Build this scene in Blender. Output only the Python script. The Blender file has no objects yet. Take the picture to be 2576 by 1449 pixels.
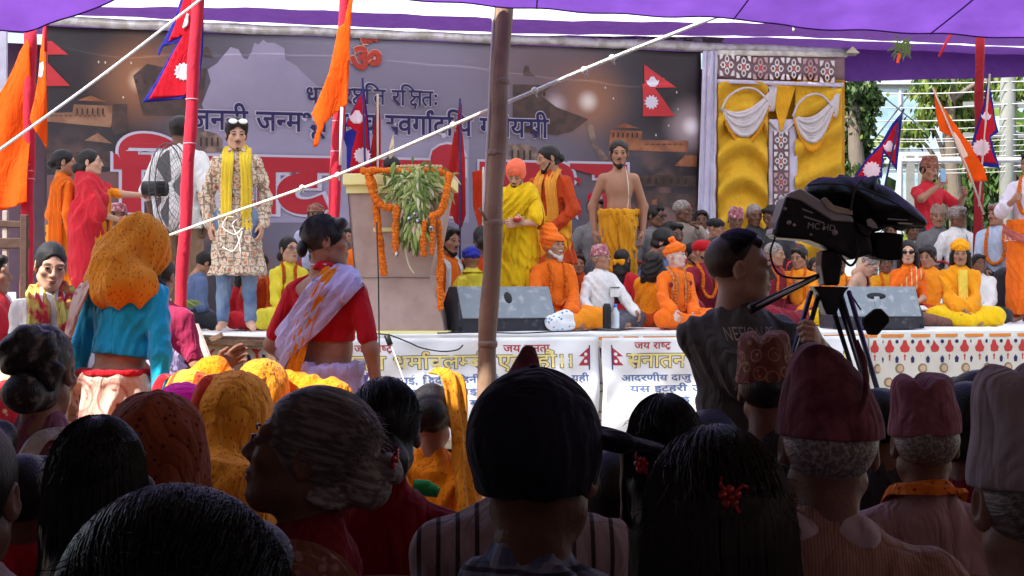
import bpy, bmesh, math, random
import numpy as np
from mathutils import Vector, Matrix
random.seed(7); RNG = np.random.default_rng(7)
scene = bpy.context.scene
COL = scene.collection
F = 4100.0; CAMZ = 1.3                      # focal length in 2576-px frame units, camera height

# ------------------------------------------------------------------ camera, sky, sun, exposure
cam = bpy.data.cameras.new('camera'); camo = bpy.data.objects.new('camera', cam); COL.objects.link(camo)
camo.location = (0, 0, CAMZ); camo.rotation_euler = (math.radians(90), 0, 0)
cam.sensor_width = 36.0; cam.lens = 36.0 * F / 2576.0; cam.clip_start = 0.05; cam.clip_end = 600
scene.camera = camo
SUN_EL, SUN_AZ = math.radians(50), math.radians(-128)   # azimuth measured from +Y towards +X
world = bpy.data.worlds.new('World'); scene.world = world; world.use_nodes = True
wn = world.node_tree; bgn = wn.nodes['Background']
sky = wn.nodes.new('ShaderNodeTexSky'); sky.sky_type = 'NISHITA'; sky.sun_disc = False
sky.sun_elevation = SUN_EL; sky.sun_rotation = SUN_AZ; sky.dust_density = 2.5; sky.air_density = 1.2
wn.links.new(sky.outputs[0], bgn.inputs[0]); bgn.inputs[1].default_value = 0.14
sl = bpy.data.lights.new('sun', 'SUN'); sl.energy = 4.2; sl.angle = math.radians(0.6); sl.color = (1.0, 0.95, 0.88)
so = bpy.data.objects.new('sun', sl); COL.objects.link(so)
sdir = Vector((math.sin(SUN_AZ) * math.cos(SUN_EL), math.cos(SUN_AZ) * math.cos(SUN_EL), math.sin(SUN_EL)))
so.rotation_euler = sdir.to_track_quat('Z', 'Y').to_euler(); so.location = sdir * 40
scene.view_settings.view_transform = 'Standard'; scene.view_settings.look = 'None'
scene.view_settings.gamma = 1.0; scene.view_settings.exposure = 1.25
try: scene.view_settings.use_curve_mapping = False
except Exception: pass
scene.render.engine = 'CYCLES'
scene.cycles.use_denoising = True; scene.cycles.max_bounces = 8; scene.cycles.diffuse_bounces = 5
scene.cycles.transmission_bounces = 6; scene.cycles.transparent_max_bounces = 8; scene.cycles.sample_clamp_indirect = 6
scene.cycles.caustics_reflective = False; scene.cycles.caustics_refractive = False

# ------------------------------------------------------------------ pixel / place helpers
TH = math.radians(15); CT, ST = math.cos(TH), math.sin(TH); Y0 = 12.84; HS = 0.94
E_ = np.array([CT, ST, 0.0]); N_ = np.array([-ST, CT, 0.0]); O_ = np.array([0, Y0, 0.0])
def SP(a, b, z): return O_ + a * E_ + b * N_ + np.array([0, 0, z])
def PX(u, v, d): return np.array([(u - 1288.0) / F * d, d, CAMZ + (724.5 - v) / F * d])
def tb(u, b): k = (u - 1288.0) / F; return (b + CT * Y0) / (CT - ST * k)
def PB(u, v, b): return PX(u, v, tb(u, b))
def AB(u, v, b):                              # -> (a, z) on the vertical plane b = const of the stage
    p = PB(u, v, b); q = p - O_; return float(q @ E_), float(p[2])

# ------------------------------------------------------------------ object helpers
def link(o): COL.objects.link(o); return o
def tag(o, label=None, cat=None, group=None, kind=None):
    if label: o['label'] = label
    if cat: o['category'] = cat
    if group: o['group'] = group
    if kind: o['kind'] = kind
    return o
def empty(name, loc=(0, 0, 0), rz=0.0):
    o = bpy.data.objects.new(name, None); link(o); o.location = loc; o.rotation_euler = (0, 0, rz); o.empty_display_size = .1
    return o
def mesh_np(name, V, Fq, smooth=True):
    me = bpy.data.meshes.new(name)
    V = np.asarray(V, dtype=np.float32)
    if isinstance(Fq, np.ndarray):
        n, k = Fq.shape
        me.vertices.add(len(V)); me.vertices.foreach_set('co', V.ravel())
        me.loops.add(n * k); me.loops.foreach_set('vertex_index', Fq.astype(np.int32).ravel())
        me.polygons.add(n); me.polygons.foreach_set('loop_start', np.arange(0, n * k, k, dtype=np.int32))
        me.update(calc_edges=True)
    else:
        me.from_pydata([tuple(map(float, v)) for v in V], [], [tuple(int(i) for i in f) for f in Fq])
        me.update()
    if smooth: me.polygons.foreach_set('use_smooth', np.ones(len(me.polygons), dtype=bool))
    me.validate(); return me
def add(name, me, mat, parent=None, loc=None):
    o = bpy.data.objects.new(name, me); link(o)
    if mat is not None and len(me.materials) == 0: me.materials.append(mat)
    if parent is not None: o.parent = parent
    if loc is not None: o.location = loc
    return o
def cat_mesh(parts):                            # join [(V, F ndarray quads)], tris padded not allowed
    Vs, Fs, n = [], [], 0
    for V, Fq in parts:
        Vs.append(V); Fs.append(np.asarray(Fq) + n); n += len(V)
    return np.concatenate(Vs), np.concatenate(Fs)
class MB:                                       # collects simple solids into one mesh
    def __init__(s): s.V = []; s.F = []
    def put(s, V, Fq):
        n = len(s.V); s.V += [tuple(map(float, v)) for v in V]; s.F += [tuple(i + n for i in f) for f in Fq]; return s
    def box(s, c, sz, R=None):
        V = [np.array([x, y, z]) * np.array(sz) / 2 for x in (-1, 1) for y in (-1, 1) for z in (-1, 1)]
        if R is not None: V = [R @ v for v in V]
        V = [v + np.array(c) for v in V]
        return s.put(V, [(0, 1, 3, 2), (4, 6, 7, 5), (0, 4, 5, 1), (2, 3, 7, 6), (0, 2, 6, 4), (1, 5, 7, 3)])
    def tube(s, pts, r, n=8, cap=True):
        V, Fq = tube_np(pts, r, n)
        s.put(V, [tuple(f) for f in Fq])
        if cap:
            m = len(s.V) - len(V); s.F.append(tuple(m + i for i in range(n))[::-1]); s.F.append(tuple(m + len(V) - n + i for i in range(n)))
        return s
    def prism(s, poly, y0, y1, fn=None):         # poly in (x,z), extruded along y
        n = len(poly); fn = fn or (lambda x, y, z: (x, y, z))
        V = [fn(x, y0, z) for x, z in poly] + [fn(x, y1, z) for x, z in poly]
        return s.put(V, [tuple(range(n)), tuple(range(2 * n - 1, n - 1, -1))] + [(i, i + n, (i + 1) % n + n, (i + 1) % n) for i in range(n)])
    def ball(s, c, r, n=8, m=6, R=None):
        r = np.array(r) * np.ones(3); V = []; Fq = []
        for j in range(m + 1):
            th = math.pi * j / m
            for i in range(n):
                ph = 2 * math.pi * i / n
                v = np.array([math.sin(th) * math.cos(ph), math.sin(th) * math.sin(ph), math.cos(th)]) * r
                V.append((R @ v if R is not None else v) + np.array(c))
        for j in range(m):
            for i in range(n): Fq.append((j * n + i, (j + 1) * n + i, (j + 1) * n + (i + 1) % n, j * n + (i + 1) % n))
        return s.put(V, Fq)
    def build(s, name, mat, parent=None, smooth=False, bevel=0, seg=2, loc=None):
        me = bpy.data.meshes.new(name); me.from_pydata(s.V, [], s.F)
        bm = bmesh.new(); bm.from_mesh(me); bmesh.ops.recalc_face_normals(bm, faces=bm.faces)
        if bevel: bmesh.ops.bevel(bm, geom=[e for e in bm.edges if e.calc_face_angle(0) > .5], offset=bevel, segments=seg, affect='EDGES', profile=.6, clamp_overlap=True)
        bm.to_mesh(me); bm.free()
        if smooth: me.polygons.foreach_set('use_smooth', np.ones(len(me.polygons), dtype=bool))
        return add(name, me, mat, parent, loc)
def tube_np(pts, r, n=8):
    P = np.asarray(pts, dtype=float); m = len(P); r = np.ones(m) * r
    T = np.gradient(P, axis=0); T /= np.linalg.norm(T, axis=1)[:, None] + 1e-9
    up = np.array([0, 0, 1.0]) if abs(T[0][2]) < .9 else np.array([1.0, 0, 0]); V = []
    for i in range(m):
        A = np.cross(T[i], up); A /= np.linalg.norm(A) + 1e-9; B = np.cross(T[i], A)
        for j in range(n):
            a = 2 * math.pi * j / n; V.append(P[i] + r[i] * (math.cos(a) * A + math.sin(a) * B))
    Fq = [(i * n + j, i * n + (j + 1) % n, (i + 1) * n + (j + 1) % n, (i + 1) * n + j) for i in range(m - 1) for j in range(n)]
    return np.array(V), np.array(Fq)
def smooth_path(pts, n=40):                      # Catmull-Rom through points
    P = np.asarray(pts, dtype=float); P = np.vstack([2 * P[0] - P[1], P, 2 * P[-1] - P[-2]]); m = len(P) - 3; out = []
    for s in np.linspace(0, m - 1e-6, n):
        i = int(s); t = s - i; a, b, c, d = P[i:i + 4]
        out.append(.5 * ((2 * b) + (c - a) * t + (2 * a - 5 * b + 4 * c - d) * t * t + (3 * b - a - 3 * c + d) * t ** 3))
    return np.array(out)

# ------------------------------------------------------------------ materials
MATS = {}
def mat(name, color, rough=.8, color2=None, pat=None, scale=20.0, thr=.5, color3=None, bump=.0, bscale=60.0, bstretch=None,
        transl=0.0, spec=.3, var=.12, metal=0.0, emit=None, sheen=0.0, pstretch=None, bdist=.012, fold=0.0):
    if name in MATS: return MATS[name]
    m = bpy.data.materials.new(name); m.use_nodes = True; nt = m.node_tree; N = nt.nodes; L = nt.links
    b = N['Principled BSDF']; b.inputs['Roughness'].default_value = rough; b.inputs['Metallic'].default_value = metal
    b.inputs['Specular IOR Level'].default_value = spec
    if sheen: b.inputs['Sheen Weight'].default_value = sheen; b.inputs['Sheen Roughness'].default_value = .4
    tc = N.new('ShaderNodeTexCoord')
    def mp(st):
        q = N.new('ShaderNodeMapping'); q.inputs['Scale'].default_value = st; L.new(tc.outputs['Object'], q.inputs[0]); return q.outputs[0]
    def rgb(c): q = N.new('ShaderNodeRGB'); q.outputs[0].default_value = (*c, 1); return q.outputs[0]
    def mix(f, a, c, bt='MIX'):
        q = N.new('ShaderNodeMix'); q.data_type = 'RGBA'; q.blend_type = bt
        if isinstance(f, float): q.inputs[0].default_value = f
        else: L.new(f, q.inputs[0])
        L.new(a, q.inputs[6]); L.new(c, q.inputs[7]); return q.outputs[2]
    def math_(op, a, v, clamp=False):
        q = N.new('ShaderNodeMath'); q.operation = op; q.use_clamp = clamp
        if isinstance(a, (int, float)): q.inputs[0].default_value = a
        else: L.new(a, q.inputs[0])
        if isinstance(v, (int, float)): q.inputs[1].default_value = v
        else: L.new(v, q.inputs[1])
        return q.outputs[0]
    def ramp(x, lo, hi):
        q = N.new('ShaderNodeMapRange'); L.new(x, q.inputs[0]); q.inputs[1].default_value = lo; q.inputs[2].default_value = hi; return q.outputs[0]
    def noise(vec, sc, det=3.0):
        q = N.new('ShaderNodeTexNoise'); L.new(vec, q.inputs['Vector']); q.inputs['Scale'].default_value = sc; q.inputs['Detail'].default_value = det; return q.outputs[0]
    def vor(vec, sc, feat='F1', metric='EUCLIDEAN', rnd=1.0):
        q = N.new('ShaderNodeTexVoronoi'); q.feature = feat; L.new(vec, q.inputs['Vector']); q.inputs['Scale'].default_value = sc
        if feat == 'F1': q.distance = metric
        q.inputs['Randomness'].default_value = rnd; return q
    obj = mp(pstretch or (1, 1, 1)); col = rgb(color); c2 = rgb(color2) if color2 else None; c3 = rgb(color3) if color3 else None
    if pat == 'spots':
        col = mix(ramp(vor(obj, scale).outputs['Distance'], thr + .06, thr - .02), col, c2)
    elif pat == 'flowers':
        v1 = vor(obj, scale); v2 = vor(obj, scale * 3.2)
        big = ramp(v1.outputs['Distance'], .34, .28); small = ramp(v2.outputs['Distance'], .42, .30)
        msk = math_('MULTIPLY', big, small); col = mix(msk, col, c2)
        ring = math_('MULTIPLY', ramp(v1.outputs['Distance'], .40, .44), ramp(v1.outputs['Distance'], .52, .47))
        if c3: col = mix(ring, col, c3)
    elif pat == 'grid':
        v1 = vor(obj, scale, metric='CHEBYCHEV', rnd=.45); v2 = vor(obj, scale, 'DISTANCE_TO_EDGE', rnd=.45)
        n1 = noise(obj, scale * 2.6, 1.0)
        col = mix(ramp(v1.outputs['Distance'], .22, .17), col, c3 or c2)
        col = mix(math_('MULTIPLY', ramp(n1, .55, .6), ramp(v1.outputs['Distance'], .2, .3)), col, c2)
        col = mix(ramp(v2.outputs['Distance'], .055, .03), col, c2)
    elif pat == 'mosaic':
        v1 = vor(obj, scale, metric='MANHATTAN', rnd=.9); w = N.new('ShaderNodeSeparateColor'); L.new(v1.outputs['Color'], w.inputs[0])
        col = mix(ramp(w.outputs[0], .35, .42), col, c2)
        if c3: col = mix(ramp(w.outputs[1], .70, .76), col, c3)
        e = vor(obj, scale, 'DISTANCE_TO_EDGE', rnd=.9); col = mix(ramp(e.outputs['Distance'], .05, .0), col, c2)
    elif pat == 'stripe':
        q = N.new('ShaderNodeTexWave'); q.wave_type = 'BANDS'; q.bands_direction = 'X'; L.new(obj, q.inputs[0]); q.inputs['Scale'].default_value = scale; q.inputs['Distortion'].default_value = .3
        col = mix(ramp(q.outputs[1], thr, thr + .1), col, c2)
    elif pat == 'plaid':
        q = N.new('ShaderNodeTexWave'); q.bands_direction = 'X'; L.new(obj, q.inputs[0]); q.inputs['Scale'].default_value = scale
        q2 = N.new('ShaderNodeTexWave'); q2.bands_direction = 'Z'; L.new(obj, q2.inputs[0]); q2.inputs['Scale'].default_value = scale
        col = mix(ramp(q.outputs[1], .6, .7), col, c2); col = mix(math_('MULTIPLY', ramp(q2.outputs[1], .6, .7), .6), col, c2)
        if c3: col = mix(math_('MULTIPLY', ramp(q2.outputs[1], .92, .96), .8), col, c3)
    elif pat == 'noise':
        col = mix(ramp(noise(obj, scale), thr - .08, thr + .08), col, c2)
    if var:
        nv = noise(obj, 7.0, 4.0); sc_ = N.new('ShaderNodeMapRange'); L.new(nv, sc_.inputs[0]); sc_.inputs[1].default_value = .25; sc_.inputs[2].default_value = .75
        sc_.inputs[3].default_value = 1 - var; sc_.inputs[4].default_value = 1 + var
        g = N.new('ShaderNodeVectorMath'); g.operation = 'SCALE'; L.new(col, g.inputs[0]); L.new(sc_.outputs[0], g.inputs['Scale']); col = g.outputs[0]
    L.new(col, b.inputs['Base Color'])
    if bump:
        n = noise(mp(bstretch or (1, 1, 1)), bscale, 4.0); bp = N.new('ShaderNodeBump'); bp.inputs['Strength'].default_value = min(1.0, bump); bp.inputs['Distance'].default_value = bdist * max(1, bump)
        if fold:      # soft ridged creases as well as the fine noise
            q = N.new('ShaderNodeTexNoise'); L.new(mp((1.0, 1.0, .42)), q.inputs['Vector']); q.inputs['Scale'].default_value = 11.0; q.inputs['Detail'].default_value = 2.0; q.inputs['Distortion'].default_value = 1.2
            r_ = math_('ABSOLUTE', math_('SUBTRACT', q.outputs[0], .5), 0.0); n = math_('ADD', math_('MULTIPLY', r_, 6.0 * fold), n)
        L.new(n, bp.inputs['Height']); L.new(bp.outputs[0], b.inputs['Normal'])
    if emit: b.inputs['Emission Color'].default_value = (*color, 1); b.inputs['Emission Strength'].default_value = emit
    if transl:
        t = N.new('ShaderNodeBsdfTranslucent'); L.new(col, t.inputs[0]); ms = N.new('ShaderNodeMixShader'); ms.inputs[0].default_value = transl
        L.new(b.outputs[0], ms.inputs[1]); L.new(t.outputs[0], ms.inputs[2]); L.new(ms.outputs[0], N['Material Output'].inputs[0])
    MATS[name] = m; return m
FOLD = dict(bump=.9, bscale=14.0, bstretch=(1.6, 1.6, .35))
def cloth(name, c, **k):
    q = dict(rough=.85, bump=.9, bscale=16.0, bstretch=(1.5, 1.5, .4), transl=.0, sheen=.1, spec=.15, bdist=.014, fold=.38); q.update(k); return mat(name, c, **q)
SK = {'l': mat('skin_light', (.56, .33, .23), .5, bump=.15, bscale=90, var=.08), 'm': mat('skin_medium', (.36, .185, .115), .5, bump=.15, bscale=90, var=.1),
      'd': mat('skin_dark', (.17, .08, .05), .5, bump=.2, bscale=90, var=.1), 'p': mat('skin_painted', (.6, .45, .38), .5, color2=(.5, .25, .2), pat='noise', scale=14, var=.06)}
def hairmat(n, c, st=(26, 26, 1.2), **k):
    q = dict(rough=.40, bump=.55, bscale=11.0, bstretch=st, spec=.28, var=.2, bdist=.008); q.update(k); return mat(n, c, **q)
HB = hairmat('hair_black', (.012, .010, .010)); HG = hairmat('hair_grey', (.40, .35, .32), st=(26, 1.4, 26), color2=(.16, .13, .12), pat='noise', scale=9, pstretch=(14, 1.2, 14), thr=.47); HW = hairmat('hair_white', (.62, .6, .57))
HBY = hairmat('hair_black_combed_back', (.012, .011, .011), st=(30, 1.2, 30))
EYEW = mat('eye_white', (.36, .31, .28), .3, var=0); EYED = mat('eye_dark', (.01, .008, .007), .2, var=0); LIP = mat('lip', (.30, .10, .08), .45, var=0)

# ------------------------------------------------------------------ implicit surfaces
def rot(rx=0, ry=0, rz=0):
    rx, ry, rz = map(math.radians, (rx, ry, rz)); c, s = math.cos, math.sin
    X = np.array([[1, 0, 0], [0, c(rx), -s(rx)], [0, s(rx), c(rx)]]); Y = np.array([[c(ry), 0, s(ry)], [0, 1, 0], [-s(ry), 0, c(ry)]])
    Z = np.array([[c(rz), -s(rz), 0], [s(rz), c(rz), 0], [0, 0, 1]]); return Z @ Y @ X
A3 = lambda *a: np.array(a, dtype=float)
def cap(p0, p1, r0, r1=None, k=None, op='u'): return dict(t='c', p0=A3(*p0), p1=A3(*p1), r0=r0, r1=r0 if r1 is None else r1, k=k, op=op)
def ell(c, r, R=None, k=None, op='u'): return dict(t='e', c=A3(*c), r=A3(*r), R=np.eye(3) if R is None else R, k=k, op=op)
def fru(z0, z1, a0, b0, a1, b1, c0=(0, 0), c1=(0, 0), n=0, amp=0, k=None, op='u', ph=0.0):   # vertical elliptic frustum with n folds
    return dict(t='f', z0=z0, z1=z1, a0=a0, b0=b0, a1=a1, b1=b1, c0=c0, c1=c1, n=n, amp=amp, k=k, op=op, ph=ph)
def xf(prims, R, c, s=1.0):                       # move capsule / ellipsoid prims by rotation, translation, scale
    out = []
    for p in prims:
        q = dict(p)
        if q['t'] == 'c': q['p0'] = R @ (q['p0'] * s) + c; q['p1'] = R @ (q['p1'] * s) + c; q['r0'] *= s; q['r1'] *= s
        elif q['t'] == 'e': q['c'] = R @ (q['c'] * s) + c; q['r'] = q['r'] * s; q['R'] = R @ q['R']
        out.append(q)
    return out
def bbox(p, m):
    if p['t'] == 'c':
        r = max(p['r0'], p['r1']) + m; return np.minimum(p['p0'], p['p1']) - r, np.maximum(p['p0'], p['p1']) + r
    if p['t'] == 'e':
        e = np.sqrt(((p['R'] * p['r'][None, :]) ** 2).sum(1)) + m; return p['c'] - e, p['c'] + e
    a = max(p['a0'], p['a1']) + p['amp'] + m; b = max(p['b0'], p['b1']) + p['amp'] + m
    return A3(min(p['c0'][0], p['c1'][0]) - a, min(p['c0'][1], p['c1'][1]) - b, min(p['z0'], p['z1']) - m), A3(max(p['c0'][0], p['c1'][0]) + a, max(p['c0'][1], p['c1'][1]) + b, max(p['z0'], p['z1']) + m)
def dist(p, P):
    if p['t'] == 'c':
        ba = p['p1'] - p['p0']; pa = P - p['p0'].astype(np.float32); h = np.clip((pa @ ba.astype(np.float32)) / (ba @ ba + 1e-12), 0, 1)
        return np.linalg.norm(pa - h[..., None] * ba.astype(np.float32), axis=-1) - (p['r0'] + h * (p['r1'] - p['r0']))
    if p['t'] == 'e':
        q = (P - p['c'].astype(np.float32)) @ p['R'].astype(np.float32); r = p['r'].astype(np.float32)
        k0 = np.linalg.norm(q / r, axis=-1); k1 = np.linalg.norm(q / (r * r), axis=-1); return k0 * (k0 - 1) / (k1 + 1e-6)
    t = np.clip((P[..., 2] - p['z0']) / (p['z1'] - p['z0']), 0, 1); a = p['a0'] + t * (p['a1'] - p['a0']); b = p['b0'] + t * (p['b1'] - p['b0'])
    x = P[..., 0] - (p['c0'][0] + t * (p['c1'][0] - p['c0'][0])); y = P[..., 1] - (p['c0'][1] + t * (p['c1'][1] - p['c0'][1]))
    d = (np.sqrt((x / a) ** 2 + (y / b) ** 2) - 1) * np.minimum(a, b)
    if p['n']:
        an = np.arctan2(y / b, x / a); d = d - p['amp'] * (.25 + t if p['z1'] < p['z0'] else 1.25 - t) * np.sin(p['n'] * an + p['ph'] + 2.0 * np.sin(3 * an + 6 * t) + 1.3 * np.sin(7 * an))
    lo, hi = min(p['z0'], p['z1']), max(p['z0'], p['z1'])
    return np.maximum(d, np.maximum(lo - P[..., 2], P[..., 2] - hi))
def blob(prims, h=.012, k=.02, disp=None, cut=None):
    lo = np.min([bbox(p, 2.5 * h)[0] for p in prims if p['op'] == 'u'], axis=0); hi = np.max([bbox(p, 2.5 * h)[1] for p in prims if p['op'] == 'u'], axis=0)
    n = np.ceil((hi - lo) / h).astype(int) + 1
    ax = [(lo[i] + h * np.arange(n[i])).astype(np.float32) for i in range(3)]
    D = np.full(tuple(n), .06, dtype=np.float32)
    for p in prims:
        kk = k if p['k'] is None else p['k']; b0, b1 = bbox(p, max(kk, .0) + 2 * h)
        i0 = np.clip(np.floor((b0 - lo) / h).astype(int), 0, n - 1); i1 = np.clip(np.ceil((b1 - lo) / h).astype(int) + 1, 1, n)
        if np.any(i1 <= i0): continue
        sl_ = tuple(slice(i0[i], i1[i]) for i in range(3))
        P = np.stack(np.meshgrid(ax[0][sl_[0]], ax[1][sl_[1]], ax[2][sl_[2]], indexing='ij'), -1)
        d = dist(p, P); A = D[sl_]
        if p['op'] == 'u':
            if kk > 0: hh = np.maximum(kk - np.abs(A - d), 0) / kk; D[sl_] = np.minimum(A, d) - hh * hh * kk * .25
            else: D[sl_] = np.minimum(A, d)
        elif p['op'] == 's':
            d = -d
            if kk > 0: hh = np.maximum(kk - np.abs(A - d), 0) / kk; D[sl_] = np.maximum(A, d) + hh * hh * kk * .25
            else: D[sl_] = np.maximum(A, d)
    if disp is not None or cut is not None:
        m = np.abs(D) < .05; idx = np.nonzero(m)
        P = np.stack([ax[0][idx[0]], ax[1][idx[1]], ax[2][idx[2]]], -1); d = D[idx]
        if disp is not None: d = d + disp(P)
        D[idx] = d
        if cut is not None:
            P = np.stack(np.meshgrid(*ax, indexing='ij'), -1); D = np.maximum(D, cut(P).astype(np.float32))
    return snet(D, lo, h)
CORN = [(0, 0, 0), (1, 0, 0), (0, 1, 0), (1, 1, 0), (0, 0, 1), (1, 0, 1), (0, 1, 1), (1, 1, 1)]
EDG = [(0, 1), (2, 3), (4, 5), (6, 7), (0, 2), (1, 3), (4, 6), (5, 7), (0, 4), (1, 5), (2, 6), (3, 7)]
def snet(D, lo, h):
    D[0], D[-1] = .01, .01; D[:, 0], D[:, -1] = .01, .01; D[:, :, 0], D[:, :, -1] = .01, .01
    S = D < 0; nx, ny, nz = D.shape
    c = [S[i:nx - 1 + i, j:ny - 1 + j, k:nz - 1 + k] for i, j, k in CORN]
    anyc = c[0].copy(); allc = c[0].copy()
    for q in c[1:]: anyc |= q; allc &= q
    idx = np.nonzero(anyc & ~allc); n = len(idx[0])
    if n == 0: return np.zeros((0, 3)), np.zeros((0, 4), int)
    vals = [D[idx[0] + i, idx[1] + j, idx[2] + k] for i, j, k in CORN]
    acc = np.zeros((n, 3)); cnt = np.zeros(n)
    for a, b in EDG:
        va, vb = vals[a], vals[b]; m = (va < 0) != (vb < 0); t = np.where(m, va / np.where(m, va - vb, 1), 0)
        ca, cb = np.array(CORN[a]), np.array(CORN[b]); acc += np.where(m[:, None], ca + t[:, None] * (cb - ca), 0); cnt += m
    V = lo + h * (np.stack(idx, -1) + acc / cnt[:, None])
    ID = np.full((nx - 1, ny - 1, nz - 1), -1, dtype=np.int64); ID[idx] = np.arange(n)
    Q = []
    for axn in range(3):
        s0 = [slice(None)] * 3; s1 = [slice(None)] * 3; s0[axn] = slice(0, -1); s1[axn] = slice(1, None)
        a = S[tuple(s0)]; b = S[tuple(s1)]; o1, o2 = (axn + 1) % 3, (axn + 2) % 3
        e = np.array(np.nonzero(a != b)).T
        e = e[(e[:, o1] > 0) & (e[:, o2] > 0) & (e[:, o1] < D.shape[o1] - 1) & (e[:, o2] < D.shape[o2] - 1)]
        flip = a[tuple(e.T)]
        def cell(d1, d2):
            q = e.copy(); q[:, o1] -= d1; q[:, o2] -= d2; return ID[tuple(q.T)]
        q = np.stack([cell(1, 1), cell(0, 1), cell(0, 0), cell(1, 0)], -1)
        q = np.where(flip[:, None], q, q[:, ::-1]); Q.append(q)
    Q = np.concatenate(Q); Q = Q[(Q >= 0).all(1)]; return V, Q
def wrinkle(amp=.004, f=30.0, seed=0.0, st=(1, 1, .45)):
    def fn(P):
        x, y, z = P[:, 0] * f * st[0], P[:, 1] * f * st[1], P[:, 2] * f * st[2]
        w = 1.6 * np.sin(.33 * x + .5 * z + seed) + 1.2 * np.sin(.41 * y - .37 * z + 2 * seed)
        r1 = 1 - 2 * np.abs(np.sin(.5 * (x + y * .7 + z * .9 + w * 1.9 + seed))); r2 = 1 - 2 * np.abs(np.sin(.5 * (1.5 * y - 1.2 * x - 1.3 * z + 1.5 * w + seed * 3)))
        m = .5 + .5 * np.sin(.21 * x - .27 * z + .3 * y + seed * 5)
        return amp * (-1.1 * r1 * m - .8 * r2 * (1 - m) + .35 * np.sin(1.3 * x + 1.1 * z - w))
    return fn
# ------------------------------------------------------------------ figures
HEADC = {}
def head_mesh(fem, h):
    key = ('head', fem, h)
    if key in HEADC: return HEADC[key]
    w = .93 if fem else 1.0
    pr = [ell((0, .014, .032), (.074 * w, .094, .084)), ell((0, -.028, -.030), (.060 * w, .066, .078)), ell((0, -.070, -.090), (.022 * w, .020, .018), k=.03),
          cap((-.050 * w, .0, -.055), (-.020, -.055, -.090), .017), cap((.050 * w, .0, -.055), (.020, -.055, -.090), .017),
          ell((-.042, -.062, -.015), (.020, .020, .018), k=.02), ell((.042, -.062, -.015), (.020, .020, .018), k=.02),
          cap((-.040, -.070, .028), (.040, -.070, .028), .014, k=.015),
          ell((-.031, -.100, .010), (.018, .014, .011), k=.012, op='s'), ell((.031, -.100, .010), (.018, .014, .011), k=.012, op='s'),
          ell((-.031, -.080, .009), (.014, .012, .011), k=.004), ell((.031, -.080, .009), (.014, .012, .011), k=.004),
          cap((0, -.084, .022), (0, -.106, -.020), .007, .011, k=.012), ell((-.011, -.094, -.025), (.009, .011, .008), k=.008), ell((.011, -.094, -.025), (.009, .011, .008), k=.008),
          ell((0, -.084, -.050), (.024, .016, .008), k=.008), ell((0, -.083, -.063), (.019, .015, .008), k=.008), cap((-.02, -.101, -.0565), (.02, -.101, -.0565), .0035, k=.003, op='s'),
          cap((0, .020, -.06), (0, .034, -.165), .050 * w, .054 * w, k=.03)]
    for sx in (-1, 1):
        pr += [ell((sx * .077 * w, .014, -.002), (.010, .020, .032), rot(0, 0, sx * 25), k=.006), ell((sx * .086 * w, .010, .002), (.006, .011, .019), rot(0, 0, sx * 25), k=.004, op='s')]
    HEADC[key] = blob(pr, h, .025); return HEADC[key]
def hand_mesh(pose, h):
    key = ('hand', pose, h)
    if key in HEADC: return HEADC[key]
    c = {'relax': 28, 'flat': 5, 'grip': 75, 'point': 80}[pose]
    pr = [cap((-.03, 0, 0), (.01, 0, 0), .023, .026), ell((.052, 0, 0), (.048, .040, .016), k=.015), ell((.03, .026, -.006), (.03, .018, .015), k=.015)]
    for i, (y, L) in enumerate([(.030, .072), (.010, .080), (-.010, .074), (-.029, .060)]):
        cc = 5 if (pose == 'point' and i == 0) else c + i * 3
        p = A3(.092 - .004 * abs(i - 1), y, 0); a = 0.0; sp = math.radians((1.2 - i) * 4)
        for j, f in enumerate((.45, .3, .25)):
            a += math.radians(cc * (.6 if j == 0 else 1.0)); q = p + L * f * A3(math.cos(a) * math.cos(sp), math.cos(a) * math.sin(sp), -math.sin(a))
            r = .0098 - .001 * j; pr.append(cap(p, q, r, r - .001, k=.004)); p = q
    pr += [cap((.018, .030, -.006), (.050, .058, -.016), .013, .011, k=.012), cap((.050, .058, -.016), (.080, .058 if c < 50 else .035, -.026), .011, .009, k=.004)]
    HEADC[key] = blob(pr, h, .006); return HEADC[key]
def ik(S, W, a, b, hint):
    S, W = np.array(S, float), np.array(W, float); v = W - S; L = np.linalg.norm(v)
    if L > (a + b) * .995: W = S + v / L * (a + b) * .995; v = W - S; L = np.linalg.norm(v)
    x = (a * a - b * b + L * L) / (2 * L); y = math.sqrt(max(a * a - x * x, 1e-6)); u = v / L
    h = np.array(hint, float); h -= u * (h @ u); h /= np.linalg.norm(h) + 1e-9; return S + u * x + h * y, W
ARM = {'down': (.22, .02, -.07), 'lap': (.07, -.27, .03), 'knee': (.26, -.33, .06), 'fold': (-.10, -.22, .22), 'clasp': (.03, -.24, .06), 'hip': (.22, -.02, .10), 'pray': (.015, -.25, .34), 'chin': (.04, -.22, .48), 'phone': (.07, -.33, .52), 'wide': (.32, .0, -.02)}
EYEM = {}
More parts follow.
